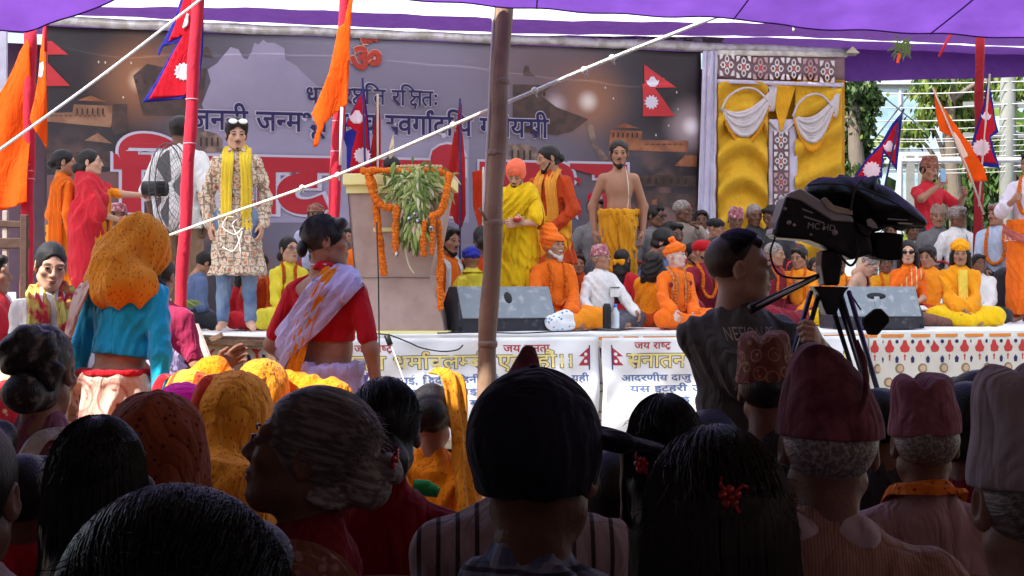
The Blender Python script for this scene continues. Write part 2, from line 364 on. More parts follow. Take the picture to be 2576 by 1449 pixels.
def face_parts(fig, glasses=None, brow=HB):
    if 'e' not in EYEM:
        a = MB(); a.ball((0, 0, -.0005), (.0130, .006, .0048), 10, 8); EYEM['e'] = a
        b = MB(); b.ball((0, -.0042, -.0003), (.0058, .003, .0047), 8, 6); EYEM['i'] = b
        l = MB(); l.tube([(-.015, .001, .003), (-.007, -.004, .0052), (.003, -.005, .0056), (.0145, .0, .003)], .0023, 5); EYEM['l'] = l
        br = MB(); br.tube([(-.018, .003, .0), (-.008, -.003, .005), (.006, -.005, .006), (.018, -.001, .002)], [.0014, .0024, .0026, .0016], 5); EYEM['b'] = br
        m = MB(); m.ball((0, 0, .0040), (.021, .008, .0048), 10, 6); m.ball((0, .001, -.0048), (.017, .008, .0052), 10, 6); EYEM['m'] = m
    def put(name, key, loc, mt, fx=1, par=None):
        k2 = (key, mt.name)
        if k2 not in EYEM: o = EYEM[key].build(name, mt, None, smooth=True); EYEM[k2] = o.data; bpy.data.objects.remove(o)
        o = bpy.data.objects.new(name, EYEM[k2]); link(o); o.parent = fig.root
        o.matrix_local = fig.MH @ Matrix.Translation(loc) @ Matrix.Diagonal((fx, 1, 1, 1)); return o
    w = .93 if fig.fem else 1
    for sx in (-1, 1):
        put('eye', 'e', (sx * .031, -.0885, .010), EYEW); put('iris', 'i', (sx * .031 + fig.gaze, -.0905, .0095), EYED)
        put('eyelid', 'l', (sx * .031, -.0905, .010), EYED); put('eyebrow', 'b', (sx * .032, -.0875, .029), brow, -sx)
    put('lips', 'm', (0, -.0925, -.0565), LIP)
    if glasses:
        g = MB()
        for sx in (-1, 1):
            th = [2 * math.pi * i / 14 for i in range(15)]
            g.tube([(sx * .033 + .024 * math.cos(t), -.104, .008 + .017 * math.sin(t)) for t in th], .0018, 5, False)
            g.tube([(sx * .057, -.104, .012), (sx * .077, -.06, .012), (sx * .080, .01, .010)], .0016, 5)
            if glasses == 'sun': g.ball((sx * .033, -.1035, .008), (.0235, .002, .0165), 12, 8)
        g.tube([(-.010, -.105, .012), (0, -.108, .014), (.010, -.105, .012)], .0018, 5)
        o = g.build('glasses', mat('glasses_dark', (.012, .012, .014), .15, spec=.6, var=0), fig.root, smooth=True); o.matrix_local = fig.MH
class Fig:
    def __init__(s, label, u, v, at, pose='stand', yaw=0, hat=.0, fem=0, skin='m', lean=0, side=0, head=(0, 0, 0), arms=('down', 'down'), vox=.0105, hh=.006, hands=('relax', 'relax'),
                 glasses=None, face=None, hips=None, gaze=0.0, group=None, cat='person', build=1.0, elb=None, legs=None, hs=None):
        hs = hs or (1.12 if pose == 'floor' else 1.06); s.hs = hs
        s.fem = fem; s.pose = pose; s.vox = vox; s.gaze = gaze; s.skin = SK[skin]; s.hh = hh; build = build * (.93 if at[0] == 'S' else 1.0); s.bw = build
        if at[0] == 'S': d = tb(u, at[1]); base = HS + .02
        else: d = at[1]; base = 0.0
        if len(at) > 2: base += at[2]
        tgt = PX(u, v, d); h = tgt[2] - base; T = rot(lean, side, 0); hz = {'stand': .93, 'floor': .12, 'chair': .50}[pose]
        NB = T @ A3(0, .01, .535); Rh = rot(head[1] + lean * .55, head[2] + side * .6, head[0]); Rn = rot(lean * .8 + head[1] * .45, side * .8 + head[2] * .5, 0)
        HC = NB + Rn @ A3(0, -.014, .132 * (.5 + .5 * hs)); top = hz + HC[2] + .112 * hs * max(.6, (Rh @ A3(0, 0, 1))[2]) + .002
        s.s = s_ = h / (top + hat * hs)
        hz_ = hz * s_; s.hip = A3(0, 0, hz_); s.T = T; s.Rh = Rh
        ps = (.93 if fem else 1.0) * build; shw = (.150 if fem else .172) * build
        W = lambda p: s.hip + T @ (A3(*p) * s_)
        s.W = W; s.neck = W((0, .01, .535)); s.hc = s.hip + HC * s_; s.sh = [W((-shw, .012, .437)), W((shw, .012, .437))]
        s.MH = Matrix.Translation(Vector(s.hc)) @ Matrix([list(r) + [0] for r in (Rh * s_ * hs)] + [[0, 0, 0, 1]])
        # legs
        L = {'stand': [(.09, 0, 0), (.10, -.02, -.43), (.11, .02, -.84), (.135, -.15, -.895)], 'floor': [(.09, 0, 0), (.33, -.27, -.01), (-.05, -.36, -.06), (-.16, -.34, -.08)],
             'chair': [(.09, 0, 0), (.14, -.43, .0), (.13, -.40, -.41), (.15, -.55, -.465)]}[pose]
        if legs: L = legs
        s.legs = [[s.hip + A3(sx * p[0], p[1] + (.07 * (i > 1) * (sx > 0) if pose == 'floor' else 0), p[2]) * s_ for i, p in enumerate(L)] for sx in (-1, 1)]
        s.el, s.wr = [], []
        for i, sx in enumerate((-1, 1)):
            a = arms[i]; a = ARM[a] if isinstance(a, str) else a
            tw = s.hip + (T if pose != 'floor' or a[2] > .2 else np.eye(3)) @ (A3(sx * a[0], a[1], a[2]) * s_)
            hint = (sx * .7, .55, -.6) if elb is None or elb[i] is None else elb[i]
            e, w = ik(s.sh[i], tw, .285 * s_, .25 * s_, hint); s.el.append(e); s.wr.append(w)
        R2 = np.array([[math.cos(math.radians(yaw)), -math.sin(math.radians(yaw))], [math.sin(math.radians(yaw)), math.cos(math.radians(yaw))]])
        off = R2 @ s.hc[:2]; loc = (tgt[0] - off[0], d - off[1] * .0, base)
        s.root = empty('person', loc, math.radians(yaw)); tag(s.root, label, cat, group); s.yaw = yaw
        s.arms_cfg = (hands,); s.body(hands)
        if face or (face is None and -100 < (((yaw + head[0]) + 180) % 360 - 180) < 100): face_parts(s, glasses)
        FIGS.append((label[:40], round(s_, 2), round(float(d), 1)))
    def torso(s, g=0.0):
        w = (.90 if s.fem else 1.0) * s.bw; q = s.s
        e = lambda c, r: ell(s.W(c), A3(r[0] * w + g, r[1] + g, r[2] + g) * q, s.T)
        o = [e((0, .0, .35), (.155, .103, .18)), e((0, .0, .17), (.135, .098, .16)), e((0, .012, -.01), (.165, .118, .13)), cap(s.W((-.115 * w, .012, .435)), s.W((.115 * w, .012, .435)), (.056 + g * .6) * q),
             e((0, .014, .475), (.105, .058, .045))]
        if s.fem: o += [ell(s.W((sx * .066, -.082, .315)), A3(.056, .05, .052) * q + g * q, s.T, k=.03) for sx in (-1, 1)]
        return o
    def armp(s, g=0.0, frac=2.0, which=(0, 1), flare=0):
        o = []; q = s.s; m = .86 if s.fem else 1.0
        for i in which:
            S, E, Wr = s.sh[i], s.el[i], s.wr[i]; f = min(frac, 1.0)
            o.append(cap(S, S + (E - S) * f, (.050 * m + g * .8) * q, ((.052 - .012 * f) * m + g + (flare if frac <= 1 else 0)) * q))
            if frac > 1: f = frac - 1; o.append(cap(E, E + (Wr - E) * f, (.041 * m + g) * q, ((.041 - .014 * f) * m + g + flare) * q))
        return o
    def legp(s, g=0.0, frac=2.0, feet=False):
        o = []; q = s.s
        for hp, kn, an, to in s.legs:
            o.append(cap(hp, kn, (.082 + g) * q, (.058 + g) * q))
            if frac > 1: o.append(cap(kn, kn + (an - kn) * (frac - 1), (.056 + g) * q, (.038 + g) * q))
            if feet: o += [cap(an + A3(0, .02, -.03) * q, to, .034 * q, .028 * q)]
        return o
    def body(s, hands):
        q = s.s; nb = cap(s.W((0, .02, .45)), s.hc + s.Rh @ (A3(0, .028, -.09) * q), .062 * q * (.88 if s.fem else 1), .05 * q * (.9 if s.fem else 1))
        parts = [blob(s.torso() + s.armp() + s.legp(feet=True) + [nb], s.vox, .03)]
        V, Fq = head_mesh(s.fem, s.hh); parts.append(((V * q * s.hs) @ s.Rh.T + s.hc, Fq))
        for i, sx in enumerate((-1, 1)):
            V, Fq = hand_mesh(hands[i], .005); V = V.copy()
            X = s.wr[i] - s.el[i]; X /= np.linalg.norm(X); Y = A3(-sx * .35, -1, .25) if abs(X[2]) > .6 else A3(-sx * .3, -.2, 1.0)
            Y = Y - X * (X @ Y); Y /= np.linalg.norm(Y); Z = np.cross(X, Y)
            inward = A3(-sx, 0, -.3)
            if Z @ inward > 0: Z = -Z
            R = np.stack([X, Y, Z], 1)
            if np.linalg.det(R) < 0: Fq = Fq[:, ::-1]
            hs = q * (.9 if s.fem else 1.0); parts.append(((V * hs) @ R.T + s.wr[i] - X * .005, Fq)); 
        V, Fq = cat_mesh(parts); add('body', mesh_np('body', V, Fq), s.skin, s.root)
    def wear(s, name, prims, m, h=None, k=.03, amp=.005, f=34.0, st=(1, 1, .5), cut=None, seed=None, label=None):
        f *= 1.5; amp *= .95; seed = random.random() * 9 if seed is None else seed
        V, Fq = blob(prims, h or s.vox, k, wrinkle(amp * s.s, f, seed, st) if amp else None, cut)
        if len(V) == 0: return None
        o = add(name, mesh_np(name, V, Fq), m, s.root)
        if label: o['label'] = label
        return o
    def top_(s, name, m, sleeve=2.0, g=.016, low=None, flare=0.0, ga=None, skirt=None, amp=.005, scoop=None, **k):
        """shirt, blouse, kurta: low = torso-frame height of its hem, skirt = (drop below hip, half width, half depth)"""
        pr = s.torso(g * .85) + s.armp((g * .8 if ga is None else ga * .8), sleeve, flare=flare) + [cap(s.W((0, .02, .49)), s.W((0, .022, .535)), (.062 + g) * s.s, .062 * s.s)]
        if skirt: pr.append(fru(s.hip[2] + .05 * s.s, s.hip[2] - skirt[0] * s.s, .155 * s.s, .125 * s.s, skirt[1] * s.s, skirt[2] * s.s, n=5, amp=.012 * s.s))
        if scoop: pr += [ell(s.W(scoop[0]), A3(*scoop[1]) * s.s, s.T, op='s', k=.004)]
        cut = None
        if low is not None:
            n = s.T @ A3(0, 0, 1); p0 = s.W((0, 0, low)); el, wr = s.el, s.wr
            def cut(P, n=n, p0=p0):
                c = ((p0 - P) @ n); arm = np.min([np.linalg.norm(P - s.sh[i] - np.clip(((P - s.sh[i]) @ (s.el[i] - s.sh[i])) / ((s.el[i] - s.sh[i]) @ (s.el[i] - s.sh[i])), 0, 1)[..., None] * (s.el[i] - s.sh[i]), axis=-1) for i in (0, 1)] + [np.linalg.norm(P - s.el[i] - np.clip(((P - s.el[i]) @ (s.wr[i] - s.el[i])) / ((s.wr[i] - s.el[i]) @ (s.wr[i] - s.el[i]) + 1e-9), 0, 1)[..., None] * (s.wr[i] - s.el[i]), axis=-1) for i in (0, 1)], axis=0)
                return np.where(arm < .085 * s.s, -.1, c)
        return s.wear(name, pr, m, cut=cut, amp=amp, **k)
    def lower(s, name, m, kind='skirt', g=.02, amp=.006, n=13, w=(.19, .15), bot=(.25, .22), drop=.86, top=.10, **k):
        q = s.s
        if s.pose == 'stand':
            if kind == 'trousers': pr = s.legp(g, 1.97) + [ell(s.W((0, .012, -.02)), A3(.165 + g, .118 + g, .12) * q)]
            else: pr = [fru(s.hip[2] + top * q, s.hip[2] - drop * q, w[0] * q, w[1] * q, bot[0] * q, bot[1] * q, n=n, amp=.010 * q), fru(s.hip[2] + (top + .015) * q, s.hip[2] + (top - .03) * q, w[0] * q, w[1] * q, w[0] * q, w[1] * q)]
        else:
            pr = s.legp(g + .015 if kind != 'trousers' else g, 1.95) + [ell(s.W((0, .02, -.02)), A3(.18 + g, .14 + g, .12) * q)]
            if kind != 'trousers' and s.pose == 'floor': pr += [ell(s.hip + A3(0, -.2, -.05) * q, A3(.30, .20, .075) * q)]
            if kind != 'trousers' and s.pose == 'chair': pr += [fru(s.hip[2] + .02 * q, .06 * q, .17 * q, .1 * q, .22 * q, .14 * q, c0=(0, -.36 * q), c1=(0, -.40 * q), n=9, amp=.012 * q)]
        return s.wear(name, pr, m, amp=amp, **k)
    def surf(s, x, z, side=-1, g=.02):
        best = .03; w = (.90 if s.fem else 1.0) * s.bw
        for c, r in (((0, .35), (.155, .103, .18)), ((0, .17), (.135, .098, .16)), ((.012, -.01), (.165, .118, .13)), ((.012, .47), (.17, .062, .055))):
            q = 1 - (x / (r[0] * w + g)) ** 2 - ((z - c[1]) / (r[2] + g)) ** 2
            if q > 0: best = max(best, (r[1] + g) * math.sqrt(q) + side * c[0])
        if s.fem and side < 0 and .24 < z < .4: best = max(best, .13 + g - .9 * (abs(abs(x) - .066)))
        return side * best
    def ribbon(s, name, pts, m, width=.07, pleat=4, amp=.006, thick=.010, nseg=44, wfn=None, seed=0.0, label=None):
        """pts: torso-frame points; the band lies on the body with its normal away from the torso axis"""
        P = smooth_path(pts, nseg); M = 11; T = np.gradient(P, axis=0); T /= np.linalg.norm(T, axis=1)[:, None]
        ax = P * A3(1, 1, 0) * A3(.7, 1, 1); ax[:, 2] = np.where(P[:, 2] > .45, (P[:, 2] - .42) * 1.6, 0); ax /= np.linalg.norm(ax, axis=1)[:, None] + 1e-6
        Vt, Vb = [], []
        for i in range(nseg):
            n = ax[i] - T[i] * (ax[i] @ T[i]); n /= np.linalg.norm(n) + 1e-9; b = np.cross(T[i], n); w = width * (wfn(i / (nseg - 1)) if wfn else 1)
            for j in range(M):
                t = j / (M - 1) - .5; e = 1 - abs(2 * t) ** 4
                hgt = amp * math.sin(2 * math.pi * pleat * t + seed + 1.5 * math.sin(i * .16 + seed)) + amp * .6 * math.sin(i * .33 + 4 * t)
                c = P[i] + b * w * t - n * (abs(t) ** 2) * w * .35
                Vt.append(c + n * (thick * .5 * e + hgt)); Vb.append(c + n * (-thick * .5 * e + hgt * .6 - .002))
        V = np.array(Vt + Vb); K = nseg * M; Fq = []
        for i in range(nseg - 1):
            for j in range(M - 1):
                a = i * M + j; Fq.append((a, a + 1, a + M + 1, a + M)); a += K; Fq.append((a, a + M, a + M + 1, a + 1))
            for j in (0, M - 1):
                a = i * M + j; Fq.append((a, a + M, a + M + K, a + K) if j == 0 else (a, a + K, a + M + K, a + M))
        for i in (0, nseg - 1):
            for j in range(M - 1): a = i * M + j; Fq.append((a, a + K, a + 1 + K, a + 1))
        V = (V * s.s) @ s.T.T + s.hip; o = add(name, mesh_np(name, V, np.array(Fq)), m, s.root)
        if label: o['label'] = label
        return o
    def scarf(s, m, xl=.085, xr=.085, zl=.05, zr=.05, width=.075, g=.035, name='scarf', **k):
        f = lambda x, z: (x, s.surf(x, z, -1, g), z)
        pts = [f(-xl * 1.0, zl), f(-xl, .2 if zl < .15 else zl + .05), f(-xl * .95, .36), f(-xl * .85, .46), (-.07, -.005, .535 + g * .5), (-.045, .055, .560 + g * .4), (0, .075, .565 + g * .4), (.045, .055, .560 + g * .4), (.07, -.005, .535 + g * .5), f(xr * .85, .46), f(xr * .95, .36), f(xr, .2 if zr < .15 else zr + .05), f(xr, zr)]
        return s.ribbon(name, pts, m, width, **k)
    def garland(s, m=None, x=.085, z=.10, r=.017, g=.045, name='garland', n=64):
        m = m or GARL; f = lambda x, z: (x, s.surf(x, z, -1, g), z)
        pts = [(0, .08, .56), (-.05, .05, .56), (-.075, -.01, .54), f(-x * .9, .44), f(-x, .32), f(-x * .95, z + .08), f(-x * .5, z + .01), f(0, z - .01), f(x * .5, z + .01), f(x * .95, z + .08), f(x, .32), f(x * .9, .44), (.075, -.01, .54), (.05, .05, .56)]
        P = smooth_path(pts, n); b = MB()
        for i, p in enumerate(P): b.ball(s.W(p), r * s.s * (.85 + .3 * random.random()), 7, 5, rot(random.random() * 180, random.random() * 180, 0))
        return b.build(name, m, s.root)
    # ---- head wear and hair, all in the head's own frame
    def hm(s, name, prims, m, h=None, k=.012, disp=None, cut=None, label=None):
        V, Fq = blob(prims, h or s.hh, k, disp, cut); o = add(name, mesh_np(name, V, Fq), m, s.root); o.matrix_local = s.MH
        if label: o['label'] = label
        return o
    def hair(s, style='short', m=HB, tint=0.0, name='hair'):
        w = .93 if s.fem else 1.0; F_ = lambda d=.0, z=0.0: ell((0, -.100 - d, -.018 + z), (.068, .070, .097), k=.008, op='s')
        capp = ell((0, .018, .036), (.083 * w, .103, .090)); sd = random.random() * 9
        dsp = lambda P: .0010 * np.sin(70 * P[:, 0] + 30 * P[:, 1] + sd) + .0008 * np.sin(95 * P[:, 2] + 60 * P[:, 1] + 2 * np.sin(40 * P[:, 0]))
        cutn = ell((0, .03, -.115), (.10, .11, .055), k=.01, op='s')
        if style == 'short': pr = [capp, cap((-.035, -.062, .085), (.035, -.062, .085), .026, k=.02), F_(), cutn]
        elif style == 'buzz': pr = [ell((0, .018, .036), (.0785 * w, .0985, .0865)), F_(-.01, -.012), cutn]
        elif style == 'undercut': pr = [ell((0, .024, .038), (.0770 * w, .0935, .0835)), cap((-.028, -.058, .088), (.028, -.056, .086), .015, k=.02), cap((0, -.04, .092), (0, .05, .095), .026, .018), F_(), cutn]
        elif style == 'bun': pr = [capp, F_(), ell((0, .115, -.02), (.048, .042, .045), k=.015), ell((0, .05, -.06), (.06, .05, .04)), cutn]
        elif style == 'lowbun': pr = [capp, F_(), ell((0, .125, -.05), (.055, .045, .05), k=.012), ell((0, .06, -.05), (.062, .055, .05), k=.03)]
        elif style == 'ponytail': pr = [capp, F_(), ell((0, .11, .0), (.03, .03, .03)), cap((0, .12, -.01), (.01, .125, -.20), .034, .018, k=.02)]
        elif style == 'long': pr = [capp, F_(), ell((0, .055, -.08), (.088, .062, .11), k=.03), cap((0, .075, -.15), (0, .09, -.42), .075, .055, k=.03), cap((-.07, -.01, .0), (-.075, .01, -.14), .024, .02), cap((.07, -.01, .0), (.075, .01, -.14), .024, .02)]
        elif style == 'shoulder': pr = [ell((0, .018, .038), (.088 * w, .105, .094)), F_(-.004), ell((0, .05, -.06), (.095, .065, .10), k=.03), cap((-.078, -.015, .0), (-.088, -.0, -.17), .026, .022), cap((.078, -.015, .0), (.088, -.0, -.17), .026, .022)]
        elif style == 'bushy': pr = [ell((0, .03, .04), (.115, .125, .108)), F_(.0), ell((0, .06, -.09), (.135, .095, .14), k=.04), cap((-.09, .0, -.02), (-.11, .02, -.18), .045, .04), cap((.09, .0, -.02), (.11, .02, -.18), .045, .04)]; dsp = lambda P: .007 * np.sin(60 * P[:, 0] + 50 * P[:, 2]) * np.sin(55 * P[:, 1] + 40 * P[:, 2] + 3)
        elif style == 'mop': pr = [ell((0, .016, .040), (.089 * w, .106, .094)), cap((-.05, -.055, .075), (.05, -.055, .075), .034, k=.02), F_(.0, -.004), ell((0, .04, -.03), (.080, .07, .06)), cutn]
        elif style == 'half': pr = [ell((0, .026, .016), (.080 * w, .092, .070)), F_(0, .0), ell((0, .0, .105), (.07, .085, .05), op='s'), cutn]
        return s.hm(name, pr, m, disp=dsp)
    def beard(s, m=HB, L=.0, mous=True):
        pr = [cap((-.058, -.016, -.045), (-.03, -.060, -.090), .014, .016), cap((.058, -.016, -.045), (.03, -.060, -.090), .014, .016), ell((0, -.074, -.090 - L * .25), (.030, .022, .020 + L * .4)), ell((0, -.10, -.056), (.026, .02, .010), k=.006, op='s')]
        if mous: pr += [cap((-.024, -.0915, -.047), (0, -.098, -.041), .004, .005, k=.005), cap((.024, -.0915, -.047), (0, -.098, -.041), .004, .005, k=.005)]
        return s.hm('beard', pr, m, h=.005, k=.012, disp=lambda P: .002 * np.sin(120 * P[:, 0]) * np.sin(90 * P[:, 2]))
    def moustache(s, m=HB):
        return s.hm('moustache', [cap((-.022, -.0925, -.047), (0, -.0985, -.0415), .0034, .0042, k=.003), cap((.022, -.0925, -.047), (0, -.0985, -.0415), .0034, .0042, k=.003)], m, h=.0025, k=.003)
    def turban(s, m, style='round', name='turban'):
        band = lambda P: .0045 * np.sin(115 * (P[:, 2] + .55 * np.abs(P[:, 0]) + .18 * P[:, 1]))
        if style == 'round': pr = [ell((0, .012, .072), (.100, .118, .070), rot(-8, 0, 0)), ell((0, .02, .11), (.07, .085, .05)), F_low()]
        elif style == 'knit': pr = [ell((0, .012, .062), (.094, .112, .082), rot(-6, 0, 0)), cap((-.01, .0, .02), (.01, .0, .02), .09, k=.01), F_low()]; band = lambda P: .006 * np.clip(1 - np.abs(P[:, 2] - .028) / .016, 0, 1)
        elif style == 'tall': pr = [cap((0, .02, .035), (.0, .045, .135), .093, .078, k=.02), ell((0, .01, .06), (.103, .118, .05)), F_low()]; band = lambda P: .0035 * np.sin(150 * (P[:, 2] - .3 * P[:, 1]))
        elif style == 'knot': pr = [ell((0, .012, .068), (.100, .120, .068), rot(-14, 0, 0)), cap((.01, -.02, .11), (.02, .05, .175), .035, .03), ell((.045, .045, .18), (.045, .028, .035)), ell((-.03, .03, .17), (.035, .026, .03)), F_low()]
        return s.hm(name, pr, m, disp=band, h=.007)
    def topi(s, m, tilt=4, hgt=.125, name='topi', band=True):
        R = rot(tilt - 4, tilt, 0)
        def top(P):
            q = (P - A3(0, .012, .03)) @ R; t = np.clip(q[..., 2] / hgt, 0, 1); a = .089 - .020 * t ** 1.5; b = .105 - .026 * t ** 1.5
            d = (np.sqrt((q[..., 0] / a) ** 2 + (q[..., 1] / b) ** 2) - 1) * .085
            crease = .020 * np.exp(-((q[..., 0] - .010) / .014) ** 2); topz = q[..., 2] - hgt + crease + 2.2 * (q[..., 0] ** 2 + .4 * q[..., 1] ** 2) + .10 * q[..., 1]
            k = .018; hh = np.maximum(k - np.abs(d - topz), 0) / k; m_ = np.maximum(d, topz) + hh * hh * k * .25
            return np.maximum(m_ + .0022 * np.sin(60 * q[..., 2] + 25 * q[..., 0] + 2 * np.sin(20 * q[..., 0])), -q[..., 2])
        return s.hm(name, [ell((0, .012, .08), (.13, .14, .13))], m, cut=top, disp=None, h=s.hh)
def F_low(): return ell((0, -.10, -.045), (.07, .06, .075), k=.01, op='s')
FIGS = []
GARL = mat('marigold_petals', (.85, .22, .01), .8, color2=(.55, .09, .005), pat='noise', scale=90, bump=1.0, bscale=160, var=.2)
# ------------------------------------------------------------------ ground, sheets, tents
def sheet(name, fn, nu, nv, m, parent=None, thick=.004, smooth=True):
    V = [fn(i / nu, j / nv) for j in range(nv + 1) for i in range(nu + 1)]; V = np.array(V, float)
    if thick == 0:       # thin woven cloth that lets daylight through once
        w = nu + 1; return add(name, mesh_np(name, V, np.array([(j * w + i, j * w + i + 1, (j + 1) * w + i + 1, (j + 1) * w + i) for j in range(nv) for i in range(nu)]), smooth), m, parent)
    G = V.reshape(nv + 1, nu + 1, 3); du = np.gradient(G, axis=1); dv = np.gradient(G, axis=0); n = np.cross(du, dv); n /= np.linalg.norm(n, axis=2)[..., None] + 1e-9
    B = (G - n * thick).reshape(-1, 3); K = len(V); Fq = []; w = nu + 1
    for j in range(nv):
        for i in range(nu): a = j * w + i; Fq += [(a, a + 1, a + w + 1, a + w), (a + K, a + w + K, a + w + 1 + K, a + 1 + K)]
    for i in range(nu): a = i; Fq.append((a, a + K, a + 1 + K, a + 1)); a = nv * w + i; Fq.append((a, a + 1, a + 1 + K, a + K))
    for j in range(nv): a = j * w; Fq.append((a, a + w, a + w + K, a + K)); a = j * w + nu; Fq.append((a, a + K, a + w + K, a + w))
    return add(name, mesh_np(name, np.concatenate([V, B]), np.array(Fq), smooth), m, parent)
g = MB().put([(-150, -60, 0), (150, -60, 0), (150, 260, 0), (-150, 260, 0)], [(0, 1, 2, 3)]).build('ground', mat('earth_ground', (.22, .17, .12), .95, color2=(.14, .11, .075), pat='noise', scale=1.5, bump=.6, bscale=8), None); tag(g, kind='structure')
ctile = mat('carpet_red', (.38, .02, .03), .95, bump=.5, bscale=40)
VIO = mat('violet_tent_cloth', (.20, .075, .44), .8, color2=(.225, .085, .50), pat='noise', scale=3.0, transl=.5, bump=.9, bscale=3.5, var=.14, bdist=.05)
VIOD = mat('violet_ceiling_cloth', (.16, .06, .31), .8, transl=.2, bump=.8, bscale=4, var=.12, bdist=.04)
WHT = mat('white_tent_cloth', (.88, .89, .92), .8, transl=.66, bump=.3, bscale=12, var=.03)
DRK = mat('tent_lining_cloth', (.52, .42, .42), .9, transl=.10, bump=.3, bscale=12)
# audience tent: violet front strip, lining further back, unseen sides and back added for shade
tent = empty('audience_tent', (0, 0, 0)); tag(tent, 'violet cloth tent roof sagging over the seated audience', 'tent')
EDGE = [(-900, 60), (-300, 80), (0, 76), (75, 78), (122, 60), (190, 40), (262, 9), (330, -22), (700, -22), (1058, 0), (1245, 15), (1600, 38), (1860, 46), (2010, 70), (2280, 81), (2576, 96), (3000, 118), (3600, 100)]
EU = [p[0] for p in EDGE]; EV = [p[1] for p in EDGE]
def roof_fn(s, t):
    u = -900 + s * 4500; v = float(np.interp(u, EU, EV)); d = 6.95; p = PX(u, v, d)
    y = d - t * 1.1; z = p[2] + t * .55 - .06 * math.sin(t * math.pi) + .02 * math.sin(s * 30) * math.sin(t * 3)
    z += .004 * math.sin(s * 140 + t * 4)
    return (p[0] * (1 + .25 * t), y, z)
sheet('front_strip', roof_fn, 150, 14, VIO, tent, thick=0)
for i in range(9):
    s_ = .06 + .11 * i; MB().tube([A3(*roof_fn(s_, t)) - A3(0, 0, .004) for t in np.linspace(0, 1, 12)], .0035, 5).build('seam', mat('seam_violet', (.14, .05, .34), .8, transl=.3), tent, smooth=True)
MB().tube([A3(*roof_fn(s_, 0)) for s_ in np.linspace(0, 1, 150)], .0045, 6).build('hem_cord', mat('seam_violet', (.14,) * 3), tent, smooth=True)
def roof2(s, t):
    x, y, z = roof_fn(s, 1.0); return (x, y - .85 - t * 12.1, z + .10 + .25 * math.sin(t * 3.1))  # gap behind the front strip, left open to let sky light in
sheet('rear_roof', roof2, 60, 16, DRK, tent)
for sx in (-1, 1): sheet('added_side_wall', lambda s, t, sx=sx: (sx * 5.3 + (.05 * math.sin(s * 40)), 5.6 - 14 * s, .02 + t * 4.4), 60, 6, DRK, tent)
sheet('added_rear_wall', lambda s, t: (-5.4 + 10.8 * s, -8.3 + .05 * math.sin(s * 50), .02 + t * 4.6), 60, 6, DRK, tent)
# stage canopy
canopy = empty('stage_canopy', (0, 0, 0)); tag(canopy, 'stage canopy ceiling of broad white and violet cloth stripes', 'canopy')
def czf(a, b): return 3.955 + .09 * max(0, min(1, (a - 1.2) / 3.0)) - .03 * math.cos(b * 5)
def cstrip(name, b0, b1, m, curve=None, dz=0.0):
    def fn(s, t):
        a = -7.5 + 17.5 * s; c = curve(a) if curve else (0, 0); b = (b0 + c[0]) * (1 - t) + (b1 + c[1]) * t
        return SP(a, b, czf(a, b) + dz + .03 * math.sin(t * math.pi) + .006 * math.sin(a * 9 + b * 7))
    return sheet(name, fn, 70, 5, m, canopy, thick=0)
cl = lambda a: max(0.0, -(a + 1.6)) * .13
cstrip('white_stripe', -1.2, .30, WHT); cstrip('violet_stripe', .302, .95, VIOD, dz=.004); cstrip('white_stripe', .952, 1.8, WHT); cstrip('violet_stripe', 1.802, 2.30, VIOD, dz=.004)
cstrip('white_stripe', 2.302, 3.27, WHT, lambda a: (0, cl(a))); cstrip('violet_stripe', 3.272, 3.86, VIOD, lambda a: (cl(a), 0), .004); cstrip('white_stripe', 3.862, 4.28, WHT, lambda a: (0, -.045 * max(0, a - .5)))
cstrip('violet_stripe', 4.282, 5.5, VIOD, lambda a: (-.045 * max(0, a - .5), 0), .004)
def flap(s, t):
    u = 2118 + s * 1100; vt = 84 + 14 * s; vb = 205 - 42 * s; p = PB(u, vt + (vb - vt) * t + 6 * math.sin(s * 3.1) * t, 4.62 + .25 * (1 - t)); return p + np.array([0, .02 * math.sin(s * 25), 0])
sheet('side_flap', flap, 30, 6, VIOD, canopy, thick=0)
sheet('side_flap', lambda s, t: SP(-5.9 - .2 * math.sin(t * 2), 5.4 - 6.2 * s, 3.93 - .35 * t), 20, 4, VIOD, canopy)
for a, b in ((-5.8, 4.8), (8.2, 4.8), (-5.8, -1.0), (9.6, -1.0)):
    MB().tube([SP(a, b, 0), SP(a, b, 4.0)], .045, 10).build('post', mat('bamboo_pale', (.42, .33, .2), .6, bump=.3, bscale=30), canopy, smooth=True)
# added cloth behind the stage (keeps the light behind the banner out)
# stage platform
STB = 6.2
st = empty('stage', (0, 0, 0)); tag(st, 'raised wooden stage platform under a white sheet and patterned cloth skirts', 'stage')
WOOD = mat('weathered_wood', (.20, .12, .08), .8, color2=(.12, .07, .045), pat='noise', scale=12, bump=.5, bscale=20, bstretch=(1, 8, 8))
def sbox(mb, a0, a1, b0, b1, z0, z1):
    V = [SP(a, b, z) for a in (a0, a1) for b in (b0, b1) for z in (z0, z1)]
    return mb.put(V, [(0, 1, 3, 2), (4, 6, 7, 5), (0, 4, 5, 1), (2, 3, 7, 6), (0, 2, 6, 4), (1, 5, 7, 3)])
sbox(MB(), -7, 9.5, .04, STB, .12, .925).build('platform', WOOD, st)
def top_sheet(s, t):
    a = -6.9 + 16.3 * s
    if t < .8: b = STB * (1 - t / .8) ; z = HS + .012 * math.sin(a * 3 + b * 4) + .006
    else: b = -.012 - .01 * math.sin(a * 9); z = HS - (t - .8) / .2 * (.055 + .015 * math.sin(a * 2.2))
    return SP(a, b, z)
sheet('white_sheet', top_sheet, 120, 30, mat('stage_white_sheet', (.80, .80, .80), .85, bump=.6, bscale=9, var=.05), st)
def print_quad(mb, pts): return mb.put(pts, [tuple(range(len(pts)))])
